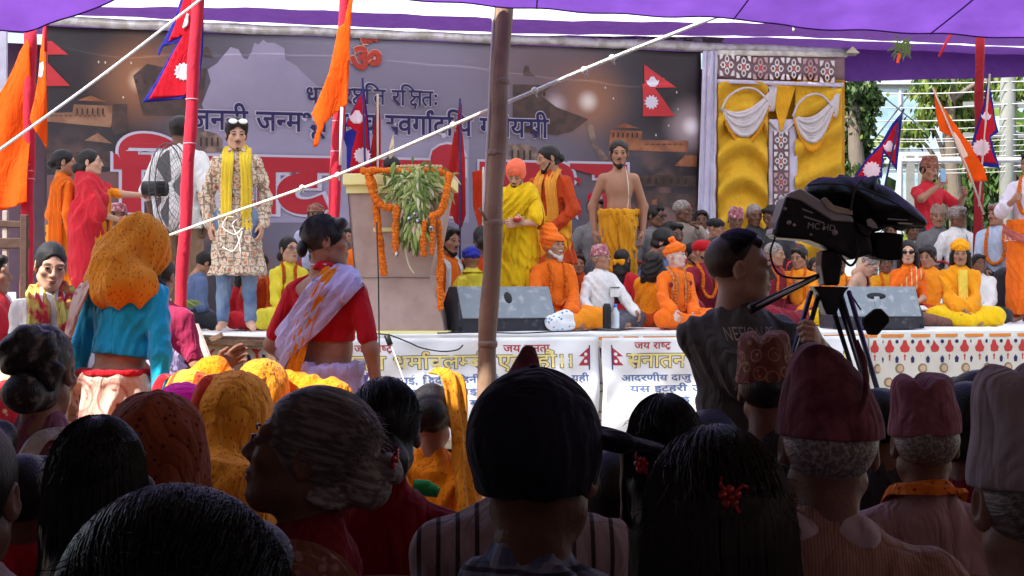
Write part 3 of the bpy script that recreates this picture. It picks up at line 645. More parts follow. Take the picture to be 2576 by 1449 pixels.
# skirt cloths: base cloth hangs as one sheet; the printed border is flat print 4 mm proud
CREAM = mat('skirt_cloth_cream', (.62, .60, .54), .9, bump=.5, bscale=10, var=.08); PR = mat('print_red', (.50, .05, .05), .9, var=.05); PO = mat('print_orange', (.75, .25, .04), .9, var=.05); PN = mat('print_navy', (.03, .03, .12), .9, var=.05); PB_ = mat('print_brown', (.28, .14, .08), .9, var=.05); PT = mat('print_tan', (.55, .38, .26), .9, var=.05)
def skirt(name, a0, a1, ztop, label, style):
    root = empty(name, tuple(SP((a0 + a1) / 2, -.05, 0))); tag(root, label, 'cloth')
    inv = -np.array(root.location); wv = lambda a, z: -.04 - .012 * math.sin(a * 11) * (1.2 - z) - .004 * math.sin(a * 37)
    o = sheet('cloth_panel', lambda s, t: SP(a0 + (a1 - a0) * s, wv(a0 + (a1 - a0) * s, ztop * (1 - t)), ztop - (ztop - .05) * t) + inv, int((a1 - a0) * 14), 8, CREAM, root)
    def P(a, z, off=.006): return SP(a, wv(a, z) - off, z) + inv
    def shape(mb, ca, cz, pts, sc): mb.put([P(ca + x * sc, cz + y * sc) for x, y in pts], [tuple(range(len(pts)))])
    ring = lambda r, n=10: [(r * math.cos(2 * math.pi * i / n), r * math.sin(2 * math.pi * i / n)) for i in range(n)]
    bands = MB(); sgs = 30
    for z0, z1 in ((ztop - .012, ztop - .038),):
        n = int((a1 - a0) * 10)
        for i in range(n):
            x0, x1 = a0 + (a1 - a0) * i / n, a0 + (a1 - a0) * (i + 1) / n; bands.put([P(x0, z0), P(x1, z0), P(x1, z1), P(x0, z1)], [(0, 1, 2, 3)])
    bands.build('printed_band', PO, root)
    tul, nav, dots, din = MB(), MB(), MB(), MB(); k = 0; a = a0 + .05
    if style == 'tulip':
        t_ = [(0, -.5), (.32, -.42), (.42, -.1), (.22, .15), (.12, .5), (-.12, .5), (-.22, .15), (-.42, -.1), (-.32, -.42)]
        while a < a1 - .04:
            shape(tul, a, ztop - .115, t_, .105); shape(tul, a, ztop - .205, [(0, .5), (.25, .1), (.1, .1), (.1, -.5), (-.1, -.5), (-.1, .1), (-.25, .1)], .055)
            shape(nav, a + .07, ztop - .075, ring(.5), .034); shape(nav, a + .07, ztop - .222, [(0, .5), (.3, .1), (.2, -.5), (-.2, -.5), (-.3, .1)], .062); a += .14
    else:
        while a < a1 - .04:
            shape(tul, a, ztop - .10, [(-.5, .5), (.5, .5), (.15, .1), (.25, -.5), (-.05, -.5), (-.1, .1)], .085); shape(nav, a + .055, ztop - .14, [(-.15, .5), (.15, .4), (.4, -.5), (0, -.5)], .085); a += .115
    tul.build('printed_tulip_row', PR, root)['kind'] = 'stuff'; nav.build('printed_navy_row', PN, root)['kind'] = 'stuff'
    r = 0; z = ztop - .30
    while z > .1:
        a = a0 + .08 + (.1 if r % 2 else 0)
        while a < a1 - .06: shape(dots, a, z, ring(.5, 12), .085); din.put([P(a + x * .055 + .004, z + y * .055, .009) for x, y in ring(.5, 12)], [tuple(range(12))]); a += .205
        z -= .115; r += 1
    dots.build('printed_ring_rows', PB_ if style != 'tulip' else mat('print_olive', (.25, .2, .12), .9), root)['kind'] = 'stuff'; din.build('printed_ring_centres', CREAM if style != 'tulip' else PT, root)['kind'] = 'stuff'
    return root
A_ = lambda u, b=0.0: AB(u, 840, b)[0]
skirt('stage_skirt', A_(2180), A_(2576) + 3.5, .925, 'cream stage skirt printed with red tulips and rings', 'tulip')
skirt('stage_skirt', A_(455) - 2.6, A_(935), .90, 'cream stage skirt with red and navy printed edge behind the wooden trestle', 'old')
skirt('stage_skirt', A_(937), A_(2178), .925, 'orange edged stage skirt behind the two white notice banners', 'mid')

# ------------------------------------------------------------------ lettering (Devanagari laid out glyph by glyph)
GC = {}
def glyph(ch, off):
    key = (ch, off)
    if key in GC: return GC[key]
    def mk(body):
        c = bpy.data.curves.new('lettering', 'FONT'); c.body = body; c.size = 1; c.offset = off; c.resolution_u = 4
        o = bpy.data.objects.new('lettering', c); link(o); dg = bpy.context.evaluated_depsgraph_get(); me = bpy.data.meshes.new_from_object(o.evaluated_get(dg))
        V = np.array([v.co[:2] for v in me.vertices]).reshape(-1, 2); Fq = [tuple(p.vertices) for p in me.polygons]; bpy.data.objects.remove(o); bpy.data.meshes.remove(me); return V, Fq
    V, Fq = mk(ch)
    if ord(ch) in (0x941, 0x942, 0x947, 0x948, 0x94d, 0x902): adv = 0.0
    else: a, _ = mk(ch + '।'); b, _ = mk('।'); adv = float(a[:, 0].max() - b[:, 0].max()) if len(a) else .3
    GC[key] = (V, Fq, adv); return GC[key]
HEAD = .62        # headline height of the font at size 1 (measured below)
def layout(text, off):
    """tokens: plain characters; '~' after a consonant = half form (stem cut away), '^' = reph hook over the last letter, '&' = ksha, '%' = shtra under-hook"""
    x = 0.0; out = []; i = 0
    while i < len(text):
        ch = text[i]; nx = text[i + 1] if i + 1 < len(text) else ''
        if ch == ' ': x += .32; i += 1; continue
        if ch == '^':     # reph
            p = smooth_path([(x - .20, HEAD, 0), (x - .20, HEAD + .16, 0), (x - .07, HEAD + .20, 0), (x - .02, HEAD + .10, 0)], 10)[:, :2]; out.append(stroke(p, .045 + off)); i += 1; continue
        if ch == '%':
            out.append(stroke(np.array([(x - .30, -.02), (x - .20, -.12), (x - .10, -.02)]), .035 + off)); i += 1; continue
        if ch == '&':     # ksha
            out += [stroke(np.array([(x, HEAD), (x + .62, HEAD)]), .04 + off), stroke(np.array([(x + .52, HEAD), (x + .52, 0)]), .042 + off), stroke(smooth_path([(x + .12, HEAD, 0), (x + .12, .42, 0), (x + .27, .36, 0), (x + .22, .26, 0), (x + .08, .16, 0), (x + .16, .02, 0), (x + .34, .08, 0), (x + .28, -.1, 0)], 18)[:, :2], .036 + off), stroke(smooth_path([(x + .27, .36, 0), (x + .42, .38, 0), (x + .52, .25, 0)], 8)[:, :2], .036 + off)]; x += .60; i += 1; continue
        V, Fq, adv = glyph(ch, off)
        if nx == '~':
            bm = bmesh.new(); vs = [bm.verts.new((v[0], v[1], 0)) for v in V]
            for f in Fq:
                try: bm.faces.new([vs[j] for j in f])
                except Exception: pass
            cut = adv - .19 - off
            bmesh.ops.bisect_plane(bm, geom=bm.verts[:] + bm.edges[:] + bm.faces[:], plane_co=(cut, 0, 0), plane_no=(1, 0, 0), clear_outer=True); bm.verts.index_update()
            V2 = np.array([v.co[:2] for v in bm.verts]); F2 = [tuple(v.index for v in f.verts) for f in bm.faces]; bm.free()
            out.append((V2 + [x, 0], F2)); x += adv - .19; i += 2; continue
        out.append((V + [x, 0], Fq)); x += adv; i += 1
    return out, x
def stroke(p, w):
    n = len(p); T = np.gradient(p, axis=0); T /= np.linalg.norm(T, axis=1)[:, None] + 1e-9; Nn = np.stack([-T[:, 1], T[:, 0]], 1)
    V = np.concatenate([p + Nn * w, p - Nn * w]); return V, [(i, i + 1, i + 1 + n, i + n) for i in range(n - 1)]
def lettering(text, mapf, m, parent, off=.0, lift=.004, step=.25):
    """mapf(s, h, lift): s 0..1 along the line, h in units where 0 = baseline, 1 = headline"""
    parts, W = layout(text, off); V = []; Fq = []; n = 0
    for k, (v, f) in enumerate(parts):
        V += [mapf(p[0] / W, p[1] / HEAD, lift + .0004 * (k % 3)) for p in v]; Fq += [tuple(j + n for j in q) for q in f]; n += len(v)
    me = bpy.data.meshes.new('lettering'); me.from_pydata([tuple(map(float, q)) for q in V], [], Fq); me.update()
    o = add('lettering', me, m, parent); o['kind'] = 'stuff'; return o
# ------------------------------------------------------------------ big banner
BB = 4.38
ban = empty('stage_banner', tuple(SP(0, BB, 0))); tag(ban, 'wide printed stage banner with mountains, temples and navy and red lettering', 'banner'); BINV = -np.array(ban.location)
a0, ztl = AB(112, 60, BB); a1, ztr = AB(1762, 136, BB)
ZT = (ztl + ztr) / 2
m = bpy.data.materials.new('banner_print'); m.use_nodes = True; nt = m.node_tree; bs = nt.nodes['Principled BSDF']; bs.inputs['Roughness'].default_value = .55; bs.inputs['Specular IOR Level'].default_value = .25
def node(t, **k):
    n = nt.nodes.new(t)
    for a, b in k.items(): setattr(n, a, b)
    return n
gm = node('ShaderNodeNewGeometry')
def dist_to(u, v):
    p = PB(u, v, BB); q = node('ShaderNodeVectorMath', operation='DISTANCE'); nt.links.new(gm.outputs['Position'], q.inputs[0]); q.inputs[1].default_value = tuple(p); return q.outputs['Value']
def mrange(x, a, b, c=0, d=1, itype='SMOOTHSTEP'):
    q = node('ShaderNodeMapRange', interpolation_type=itype); nt.links.new(x, q.inputs[0]); q.inputs[1].default_value = a; q.inputs[2].default_value = b; q.inputs[3].default_value = c; q.inputs[4].default_value = d; return q.outputs[0]
def mx(f, a, c):
    q = node('ShaderNodeMix', data_type='RGBA'); nt.links.new(f, q.inputs[0])
    for k, s_ in ((6, a), (7, c)):
        if isinstance(s_, tuple): q.inputs[k].default_value = (*s_, 1)
        else: nt.links.new(s_, q.inputs[k])
    return q.outputs[2]
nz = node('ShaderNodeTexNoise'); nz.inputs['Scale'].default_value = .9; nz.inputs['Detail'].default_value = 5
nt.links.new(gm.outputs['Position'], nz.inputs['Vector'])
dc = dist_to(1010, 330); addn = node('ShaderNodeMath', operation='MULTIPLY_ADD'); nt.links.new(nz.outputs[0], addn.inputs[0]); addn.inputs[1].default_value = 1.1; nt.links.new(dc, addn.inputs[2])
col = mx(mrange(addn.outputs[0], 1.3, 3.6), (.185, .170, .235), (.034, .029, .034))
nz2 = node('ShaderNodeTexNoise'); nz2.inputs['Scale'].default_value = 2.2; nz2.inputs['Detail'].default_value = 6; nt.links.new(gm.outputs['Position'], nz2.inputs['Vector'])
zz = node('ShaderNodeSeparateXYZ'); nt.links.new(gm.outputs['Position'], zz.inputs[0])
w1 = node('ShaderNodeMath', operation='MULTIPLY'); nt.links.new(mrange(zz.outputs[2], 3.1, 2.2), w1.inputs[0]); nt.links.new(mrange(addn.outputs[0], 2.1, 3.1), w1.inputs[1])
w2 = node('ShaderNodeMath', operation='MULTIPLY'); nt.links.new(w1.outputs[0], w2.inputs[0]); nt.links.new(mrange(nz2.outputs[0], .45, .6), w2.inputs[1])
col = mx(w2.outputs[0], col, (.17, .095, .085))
for u, v, r, c, s_ in ((355, 200, .62, (.42, .18, .08), .7), (355, 203, .16, (.85, .62, .42), 1), (1478, 250, .60, (.42, .18, .08), .7), (1478, 255, .15, (.80, .72, .66), 1), (1398, 262, .16, (.66, .58, .62), .9), (1740, 318, .40, (.45, .35, .38), .9), (1740, 318, .14, (.8, .75, .8), 1), (1350, 180, 1.0, (.14, .08, .075), .6)):
    col = mx(mrange(dist_to(u, v), r, .0, 0, s_), col, c)
nt.links.new(col, bs.inputs['Base Color'])
nb = node('ShaderNodeTexNoise'); nb.inputs['Scale'].default_value = 3; bp = node('ShaderNodeBump'); bp.inputs['Strength'].default_value = .3; bp.inputs['Distance'].default_value = .02
nt.links.new(gm.outputs['Position'], nb.inputs['Vector']); nt.links.new(nb.outputs[0], bp.inputs['Height']); nt.links.new(bp.outputs[0], bs.inputs['Normal'])
def bw(a, z):      # diagonal pull creases near the upper corners
    e = max(0, 1 - abs(a - a1) / 1.6) + max(0, 1 - abs(a - a0) / 1.8)
    return .010 * math.sin(a * 1.7) + .018 * e * math.sin((z * 5.0 - (a - a1) * 3.2 if a > 0 else z * 5.0 + (a - a0) * 3.2) * 1.6) + .004 * math.sin(z * 9)
def BP(a, z, lift=0.0): return SP(a, BB + bw(a, z) - lift, z) + BINV
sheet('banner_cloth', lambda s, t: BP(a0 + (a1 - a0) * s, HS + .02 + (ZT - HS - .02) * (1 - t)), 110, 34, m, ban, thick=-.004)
def bpoly(name, uv, mt, lift, sub=True):
    P2 = [AB(u, v, BB) for u, v in uv]; bm = bmesh.new(); f = bm.faces.new([bm.verts.new((p[0], p[1], 0)) for p in P2])
    bmesh.ops.triangulate(bm, faces=bm.faces[:])
    for ax, lo, hi in ((0, min(p[0] for p in P2), max(p[0] for p in P2)), (1, min(p[1] for p in P2), max(p[1] for p in P2))):
        t = lo + .12
        while t < hi:
            co = [0, 0, 0]; no = [0, 0, 0]; co[ax] = t; no[ax] = 1; bmesh.ops.bisect_plane(bm, geom=bm.verts[:] + bm.edges[:] + bm.faces[:], plane_co=co, plane_no=no); t += .12
    bm.verts.index_update(); V = [BP(v.co.x, v.co.y, lift) for v in bm.verts]; Fq = [tuple(v.index for v in q.verts) for q in bm.faces]; bm.free()
    me = bpy.data.meshes.new(name); me.from_pydata([tuple(v) for v in V], [], Fq); return add(name, me, mt, ban)
LAV = mat('banner_lavender', (.27, .245, .345), .55, color2=(.245, .225, .325), pat='noise', scale=1.2, var=.04)
bpoly('printed_mountain', [(520, 300), (508, 262), (530, 205), (522, 175), (545, 160), (580, 118), (600, 124), (612, 146), (622, 150), (632, 132), (640, 108), (650, 112), (662, 100), (672, 108), (690, 108), (715, 122), (718, 150), (745, 165), (768, 190), (800, 218), (880, 300), (1130, 300), (1180, 330), (1180, 560), (560, 560), (480, 545)], LAV, .004)
BRN = mat('banner_temple_tan', (.27, .145, .085), .6, color2=(.19, .095, .06), pat='noise', scale=6, var=.1); BR2 = mat('banner_temple_brown', (.085, .05, .045), .6, color2=(.055, .038, .036), pat='noise', scale=8, var=.1); ORG = mat('banner_roof_orange', (.30, .12, .055), .6, color2=(.21, .08, .045), pat='noise', scale=8); STN = mat('banner_stone', (.24, .17, .13), .6, color2=(.13, .09, .08), pat='noise', scale=10)
for nm, uv, mt in (('printed_roof', [(195, 252), (228, 240), (268, 256)], ORG), ('printed_temple', [(118, 284), (182, 282), (186, 262), (282, 266), (284, 302), (278, 320), (118, 306)], BRN), ('printed_temple', [(284, 262), (320, 262), (318, 330), (290, 340), (280, 322)], BR2),
                   ('printed_roof', [(212, 354), (246, 334), (282, 361)], BRN), ('printed_terrace', [(118, 385), (290, 380), (300, 420), (118, 425)], BR2), ('printed_terrace', [(118, 440), (300, 430), (305, 520), (118, 520)], mat('banner_dusk_red', (.14, .07, .07), .6)),
                   ('printed_stone_wall', [(335, 190), (370, 160), (440, 175), (520, 172), (512, 250), (470, 290), (360, 290)], BR2), ('printed_statue_row', [(497, 336), (520, 330), (545, 336), (560, 350), (560, 382), (497, 386)], STN),
                   ('printed_stone_wall', [(1290, 212), (1390, 214), (1360, 240), (1400, 270), (1480, 300), (1440, 330), (1400, 340), (1290, 330)], BR2), ('printed_statue_row', [(1280, 360), (1330, 365), (1350, 372), (1350, 425), (1280, 425)], STN),
                   ('printed_column', [(1474, 308), (1492, 316), (1500, 360), (1530, 400), (1512, 408), (1486, 360)], STN), ('printed_temple', [(1534, 328), (1616, 330), (1614, 352), (1730, 354), (1728, 384), (1530, 376)], ORG), ('printed_roof', [(1545, 322), (1570, 310), (1608, 323)], ORG),
                   ('printed_roof', [(1694, 418), (1722, 390), (1752, 392), (1752, 420)], ORG), ('printed_terrace', [(1560, 440), (1752, 442), (1750, 470), (1560, 468)], BR2), ('printed_terrace', [(1600, 480), (1752, 490), (1750, 520), (1600, 515)], BR2),
                   ('printed_pillar', [(160, 420), (172, 420), (172, 500), (160, 500)], ORG), ('printed_pillar', [(1640, 505), (1652, 500), (1655, 550), (1640, 550)], ORG), ('printed_stone_wall', [(1498, 420), (1560, 425), (1560, 520), (1520, 520)], STN),
                   ('printed_finial', [(1317, 188), (1320, 165), (1330, 165), (1333, 180), (1346, 190)], BR2), ('printed_finial', [(508, 140), (514, 118), (524, 118), (535, 145)], BR2)):
    bpoly(nm, uv, mt, .005 + .002 * random.random())
SLOT = mat('banner_slot_dark', (.045, .025, .022), .6, var=0)
for k, (u, v, w, h) in enumerate([(192 + 13 * i, 272, 4, 16) for i in range(6)] + [(126 + 12 * i, 290, 7, 2) for i in range(12)] + [(1540 + 12 * i, 334, 4, 12) for i in range(6)] + [(1622 + 14 * i, 362, 9, 2) for i in range(7)] + [(503 + 14 * i, 346, 5, 22) for i in range(4)] + [(1286 + 15 * i, 378, 5, 28) for i in range(4)] + [(130 + 17 * i, 395, 5, 12) for i in range(9)] + [(1570 + 19 * i, 448, 6, 14) for i in range(9)] + [(340 + 22 * i, 200, 6, 9) for i in range(7)] + [(1300 + 22 * i, 232, 6, 9) for i in range(4)]):
    bpoly('printed_slot', [(u, v), (u + w, v), (u + w, v + h), (u, v + h)], SLOT, .012)
FR = mat('banner_flag_red', (.50, .035, .045), .6, var=.04); FW = mat('banner_flag_white', (.62, .60, .70), .6, var=.03)
bpoly('printed_flag', [(117, 104), (130, 104), (172, 138), (120, 138), (120, 158), (176, 216), (117, 216)], FR, .010)
bpoly('printed_flag', [(1620, 162), (1698, 221), (1645, 222), (1697, 293), (1615, 293), (1615, 212), (1620, 212)], FR, .010)
star = lambda cx, cy, r, n=12, q=.72: [(cx + r * (1 if i % 2 else q) * math.cos(math.pi * i / n), cy + r * (1 if i % 2 else q) * math.sin(math.pi * i / n)) for i in range(2 * n)]
moon = lambda cx, cy, r: [(cx - r, cy - r * .3), (cx - r * .75, cy - r * .1), (cx - r * .5, cy - r * .35), (cx - r * .25, cy - r * .8), (cx + r * .25, cy - r * .8), (cx + r * .5, cy - r * .35), (cx + r * .75, cy - r * .1), (cx + r, cy - r * .3), (cx + r * .85, cy + r * .35), (cx + r * .4, cy + r * .8), (cx - r * .4, cy + r * .8), (cx - r * .85, cy + r * .35)]
bpoly('printed_sun', star(1636, 258, 19), FW, .014); bpoly('printed_moon', moon(1640, 206, 16), FW, .014)
stars = MB()
for u, v in ((1522, 221), (1542, 248), (1700, 233), (1705, 275), (1682, 316), (265, 157), (271, 183), (330, 158), (310, 245), (248, 156), (1650, 340), (1668, 200)):
    a, z = AB(u, v, BB); stars.put([BP(a + x * .013, z + y * .016, .008) for x, y in ((0, 1), (.7, 0), (0, -1), (-.7, 0))], [(0, 1, 2, 3)])
stars.build('printed_stars', mat('banner_star', (.6, .55, .45), .6, var=0), ban)['kind'] = 'stuff'
NV = mat('lettering_navy', (.018, .012, .075), .55, var=0); WO = mat('lettering_outline', (.44, .42, .52), .55, var=0); RD = mat('lettering_red', (.34, .014, .026), .55, var=.04); OM = mat('lettering_om_red', (.34, .03, .02), .55, var=0); OMO = mat('lettering_om_outline', (.55, .30, .22), .55, var=0)
_v = glyph('न', 0.0)[0]; HEAD = float(_v[:, 1].max()) - .02
def bline(text, ul, ur, vh, vb, mt, out=None, off=.012, oo=.05, vr=None):
    """ul..ur: frame columns of the line; vh/vb headline and baseline rows at its start"""
    (al, zh), (ar, _) = AB(ul, vh, BB), AB(ur, vh, BB); zb = AB(ul, vb, BB)[1]
    mp = lambda s, h, l: BP(al + (ar - al) * s, zb + (zh - zb) * h, l)
    if out is not None: lettering(text, mp, out, ban, oo, .018)
    return lettering(text, mp, mt, ban, off, .023)
bline('ॐ', 880, 960, 122, 180, OM, OMO, .035, .055)
bline('धम^ो रक्षति रक्षितः'.replace('क्ष', '&').replace('&ति', '&ति').replace('रक', 'रक').replace('ति ', 'ित ').replace('&ितः', 'ि&तः'), 768, 1102, 222, 258, NV, WO, .014, .045)
bline('जननी जन~मभूिमश~च स~वगा^दिप गरीयसी', 478, 1378, 279, 324, NV, WO, .018, .05)
bline('िवराट धम^ सभा', 300, 1560, 404, 522, RD, WO, .062, .095)
# beam above the banner, pale side curtain, valance and swagged yellow curtain
bm_ = MB(); pts = [SP(a, BB - .03, ZT + .055 + .006 * math.sin(a * 5)) for a in np.linspace(a0 - .25, AB(2126, 140, BB)[0], 40)]; bm_.tube(pts, .055, 10)
o = bm_.build('banner_beam', mat('beam_cloth_pale', (.50, .49, .52), .8, color2=(.35, .33, .30), pat='noise', scale=9, bump=.4, bscale=20), None, smooth=True); tag(o, 'pale cloth-wrapped beam above the stage banner', 'beam')
pl = sheet('plastic_strip', lambda s, t: SP(a0 + (a1 + .3 - a0) * s, BB + .05 + .02 * math.sin(s * 90), ZT + .09 + .16 * t), 120, 3, mat('crumpled_plastic', (.58, .60, .52), .5, color2=(.15, .14, .12), pat='noise', scale=14, thr=.42, bump=1, bscale=25, transl=.3, var=.3), None); tag(pl, 'crumpled pale plastic strip between beam and ceiling', 'plastic sheet')
def uvsheet(name, uv_fn, nu, nv, m, parent, b, inv=(0, 0, 0)): return sheet(name, lambda s, t: PB(*uv_fn(s, t)[:2], b - uv_fn(s, t)[2]) + np.array(inv), nu, nv, m, parent, thick=-.004)
LAVC = cloth('pale_lilac_cloth', (.56, .54, .68), bump=.5)
cu = empty('side_curtain', tuple(PB(1778, 700, BB - .06))); tag(cu, 'narrow pale lilac curtain hanging beside the banner', 'curtain'); ci = -np.array(cu.location)
uvsheet('curtain_cloth', lambda s, t: (1768 - 18 * t + s * (36 + 14 * t), 128 + 560 * t, .02 * math.sin(s * 14 + t * 3) * (1 - .4 * t) + .01 * math.sin(s * 37)), 30, 40, LAVC, cu, BB - .09, ci)
yc = empty('swag_curtain', tuple(PB(1960, 700, BB))); tag(yc, 'yellow stage curtain with white swags and patterned border', 'curtain'); yi = -np.array(yc.location)
YEL = cloth('curtain_yellow', (.72, .42, .03), bump=.6, transl=.12); YED = cloth('curtain_gold', (.55, .28, .02), bump=.4); SWW = cloth('swag_white', (.66, .62, .64), bump=.5, transl=.15); FRG = cloth('fringe_orange', (.75, .34, .02))
uvsheet('gold_backing', lambda s, t: (1803 + 322 * s, 190 + 520 * t, 0), 24, 30, YED, yc, BB + .05, yi)
for c0, c1, ph in ((1806, 1932, 0), (2000, 2118, 2)):     # swag-like horizontal folds of the two yellow panels
    uvsheet('yellow_panel', lambda s, t, c0=c0, c1=c1, ph=ph: (c0 + (c1 - c0) * s, 205 + 500 * t, .10 + .085 * math.sin((t * 36 + ph) + (3.2 * (s * (1 - s)) * 4 if not ph else 4.0 * s)) * (.5 + .5 * t) + .01 * math.sin(s * 11 + t * 9)), 30, 150, YEL, yc, BB + .02, yi)
def swag(uc, vt, w, h, xl, vl, xr, vr):
    for k in range(8):          # white drape: nested hanging folds from two pinned points
        t = k / 7; pts = []
        for s in np.linspace(0, 1, 18):
            u = xl + (xr - xl) * s; e = 4 * s * (1 - s); v = (vl + (vr - vl) * s) + e * (h * (.36 + .64 * t)) ; pts.append(PB(u, v, BB - .10 - .010 * math.sin(k * 2) - .03 * e) + yi)
        MB().tube(pts, [.011 + .015 * (4 * s * (1 - s)) for s in np.linspace(0, 1, 18)], 7).build('swag_fold', SWW, yc, smooth=True)
    pts = []
    fr = MB()
    for s in np.linspace(0.02, .98, 34):
        u = xl + (xr - xl) * s; e = 4 * s * (1 - s); v = (vl + (vr - vl) * s) + e * (h + 10) + 4
        fr.tube([PB(u, v - 3, BB - .11) + yi, PB(u + .5, v + 13, BB - .12) + yi], .013, 5)
    fr.build('fringe', FRG, yc, smooth=True)
def swagset(uo, vo, sx=1.0):
    rf = [(uo - 66 * sx, vo + 50), (uo - 48 * sx, vo + 16), (uo - 14 * sx, vo - 5), (uo + 18 * sx, vo - 4), (uo + 40 * sx, vo + 12), (uo + 52 * sx, vo + 26)]
    MB().tube(smooth_path([PB(u, v, BB - .14) + yi for u, v in rf], 20), .013, 7).build('swag_rosette_band', SWW, yc, smooth=True)
    swag(uo, vo, 100, 92, uo - 64 * sx, vo + 46, uo + 66 * sx, vo - 8)
    for k in range(5):          # gathered tail rising to the valance
        MB().tube(smooth_path([PB(uo + (52 + k * 5) * sx, 215, BB - .07) + yi, PB(uo + (58 + k * 3) * sx, vo + 10, BB - .12) + yi, PB(uo + (40 + k * 6) * sx, vo + 52, BB - .11) + yi], 12), .014, 6).build('swag_tail', SWW, yc, smooth=True)
swagset(1880, 228); swagset(2050, 243, .84)
tri = lambda uv, m, lift, nm: MB().put([PB(u, v, BB - lift) + yi for u, v in uv], [tuple(range(len(uv)))]).build(nm, m, yc)
tri([(1936, 208), (2004, 210), (1965, 338)], cloth('curtain_amber', (.70, .36, .02)), .085, 'centre_pennant')
MB().tube([PB(1934, 302, BB - .1) + yi, PB(1965, 338, BB - .1) + yi, PB(2006, 300, BB - .1) + yi], .016, 6).build('pennant_trim', SWW, yc, smooth=True)
# patterned valance and column: printed tiles on cloth
VB = mat('valance_ground', (.20, .13, .14), .9, var=.2); VW = mat('valance_white', (.66, .62, .64), .9, var=.05); VP = mat('valance_pink', (.48, .30, .32), .9, var=.05); VR = mat('valance_red', (.50, .10, .06), .9, var=.05)
def tiles(cells, b):
    base, wh, pk, rd = MB(), MB(), MB(), MB()
    for k, (u, v, w, h) in enumerate(cells):
        tgt = pk if k % 3 == 2 else wh
        q = lambda x, y, l: PB(u + x * w / 2, v - y * h / 2, b - l) + yi
        for sx in (-1, 1):
            for sy in (-1, 1): tgt.put([q(sx * .92, sy * .92, .012), q(sx * .42, sy * .92, .012), q(sx * .62, sy * .55, .012), q(sx * .92, sy * .42, .012)], [(0, 1, 2, 3)])
        for an in range(4):
            c, s = math.cos(an * math.pi / 2), math.sin(an * math.pi / 2); R = lambda x, y: (x * c - y * s, x * s + y * c)
            out_ = [(.18, 0), (.30, .26), (.62, .28), (.86, 0), (.62, -.28), (.30, -.26)]; inn = [(.34, 0), (.42, .14), (.60, .15), (.70, 0), (.60, -.15), (.42, -.14)]
            n = 6; V = [q(*R(*p), .014) for p in out_] + [q(*R(*p), .014) for p in inn]; tgt.put(V, [(i, (i + 1) % n, (i + 1) % n + n, i + n) for i in range(n)])
        rd.put([q(.17 * math.cos(t), .20 * math.sin(t), .016) for t in np.linspace(0, 2 * math.pi, 9)[:-1]], [tuple(range(8))])
    for mb, mt, nm in ((wh, VW, 'printed_white_motif'), (pk, VP, 'printed_pink_motif'), (rd, VR, 'printed_red_centre')):
        if mb.V: mb.build(nm, mt, yc)['kind'] = 'stuff'
uvsheet('valance_cloth', lambda s, t: (1805 + 320 * s, 128 + 4 * s + (66 + 6 * math.sin(s * 7)) * t, .10 + .008 * math.sin(s * 20)), 40, 6, VB, yc, BB, yi)
tiles([(1829 + 42 * k, 163 + 3 * k + 3 * math.sin(k), 40, 60) for k in range(7)], BB - .115)
uvsheet('valance_heading', lambda s, t: (1805 + 320 * s, 126 + 5 * s + 13 * t, .125), 20, 2, mat('heading_grey', (.38, .36, .34), .9, color2=(.6, .58, .5), pat='noise', scale=8), yc, BB, yi)
uvsheet('lilac_band', lambda s, t: (1805 + 318 * s, 199 + 10 * s + 10 * t, .115), 20, 2, LAVC, yc, BB, yi)
uvsheet('column_cloth', lambda s, t: (1934 + 72 * s, 300 + 400 * t, .075 + .01 * math.sin(s * 9)), 10, 20, LAVC, yc, BB, yi)
uvsheet('column_ground', lambda s, t: (1944 + 42 * s, 330 + 370 * t, .09), 4, 10, VB, yc, BB, yi)
tiles([(1965, 352 + 53 * k, 38, 50) for k in range(7)], BB - .11)
# dark cloth added behind the stage so that no daylight leaks under the banner edges
bk = sheet('daylight_block_cloth', lambda s, t: SP(-6.2 + (AB(2120, 500, 4.9)[0] + 6.2) * s, 5.0 + .03 * math.sin(s * 60), .1 + 3.7 * t), 60, 6, mat('daylight_block_plum', (.16, .10, .13), .9, transl=.05), None); tag(bk, 'added plum cloth shutting out daylight behind the banner', 'backing cloth')
fp = MB().box((0, 0, 0), (.09, .05, 2.6)); o = fp.build('side_post', mat('post_lilac', (.5, .5, .62), .7), None, loc=tuple(PB(6, 180, BB - .05))); tag(o, 'pale upright post at the far end of the banner', 'post')
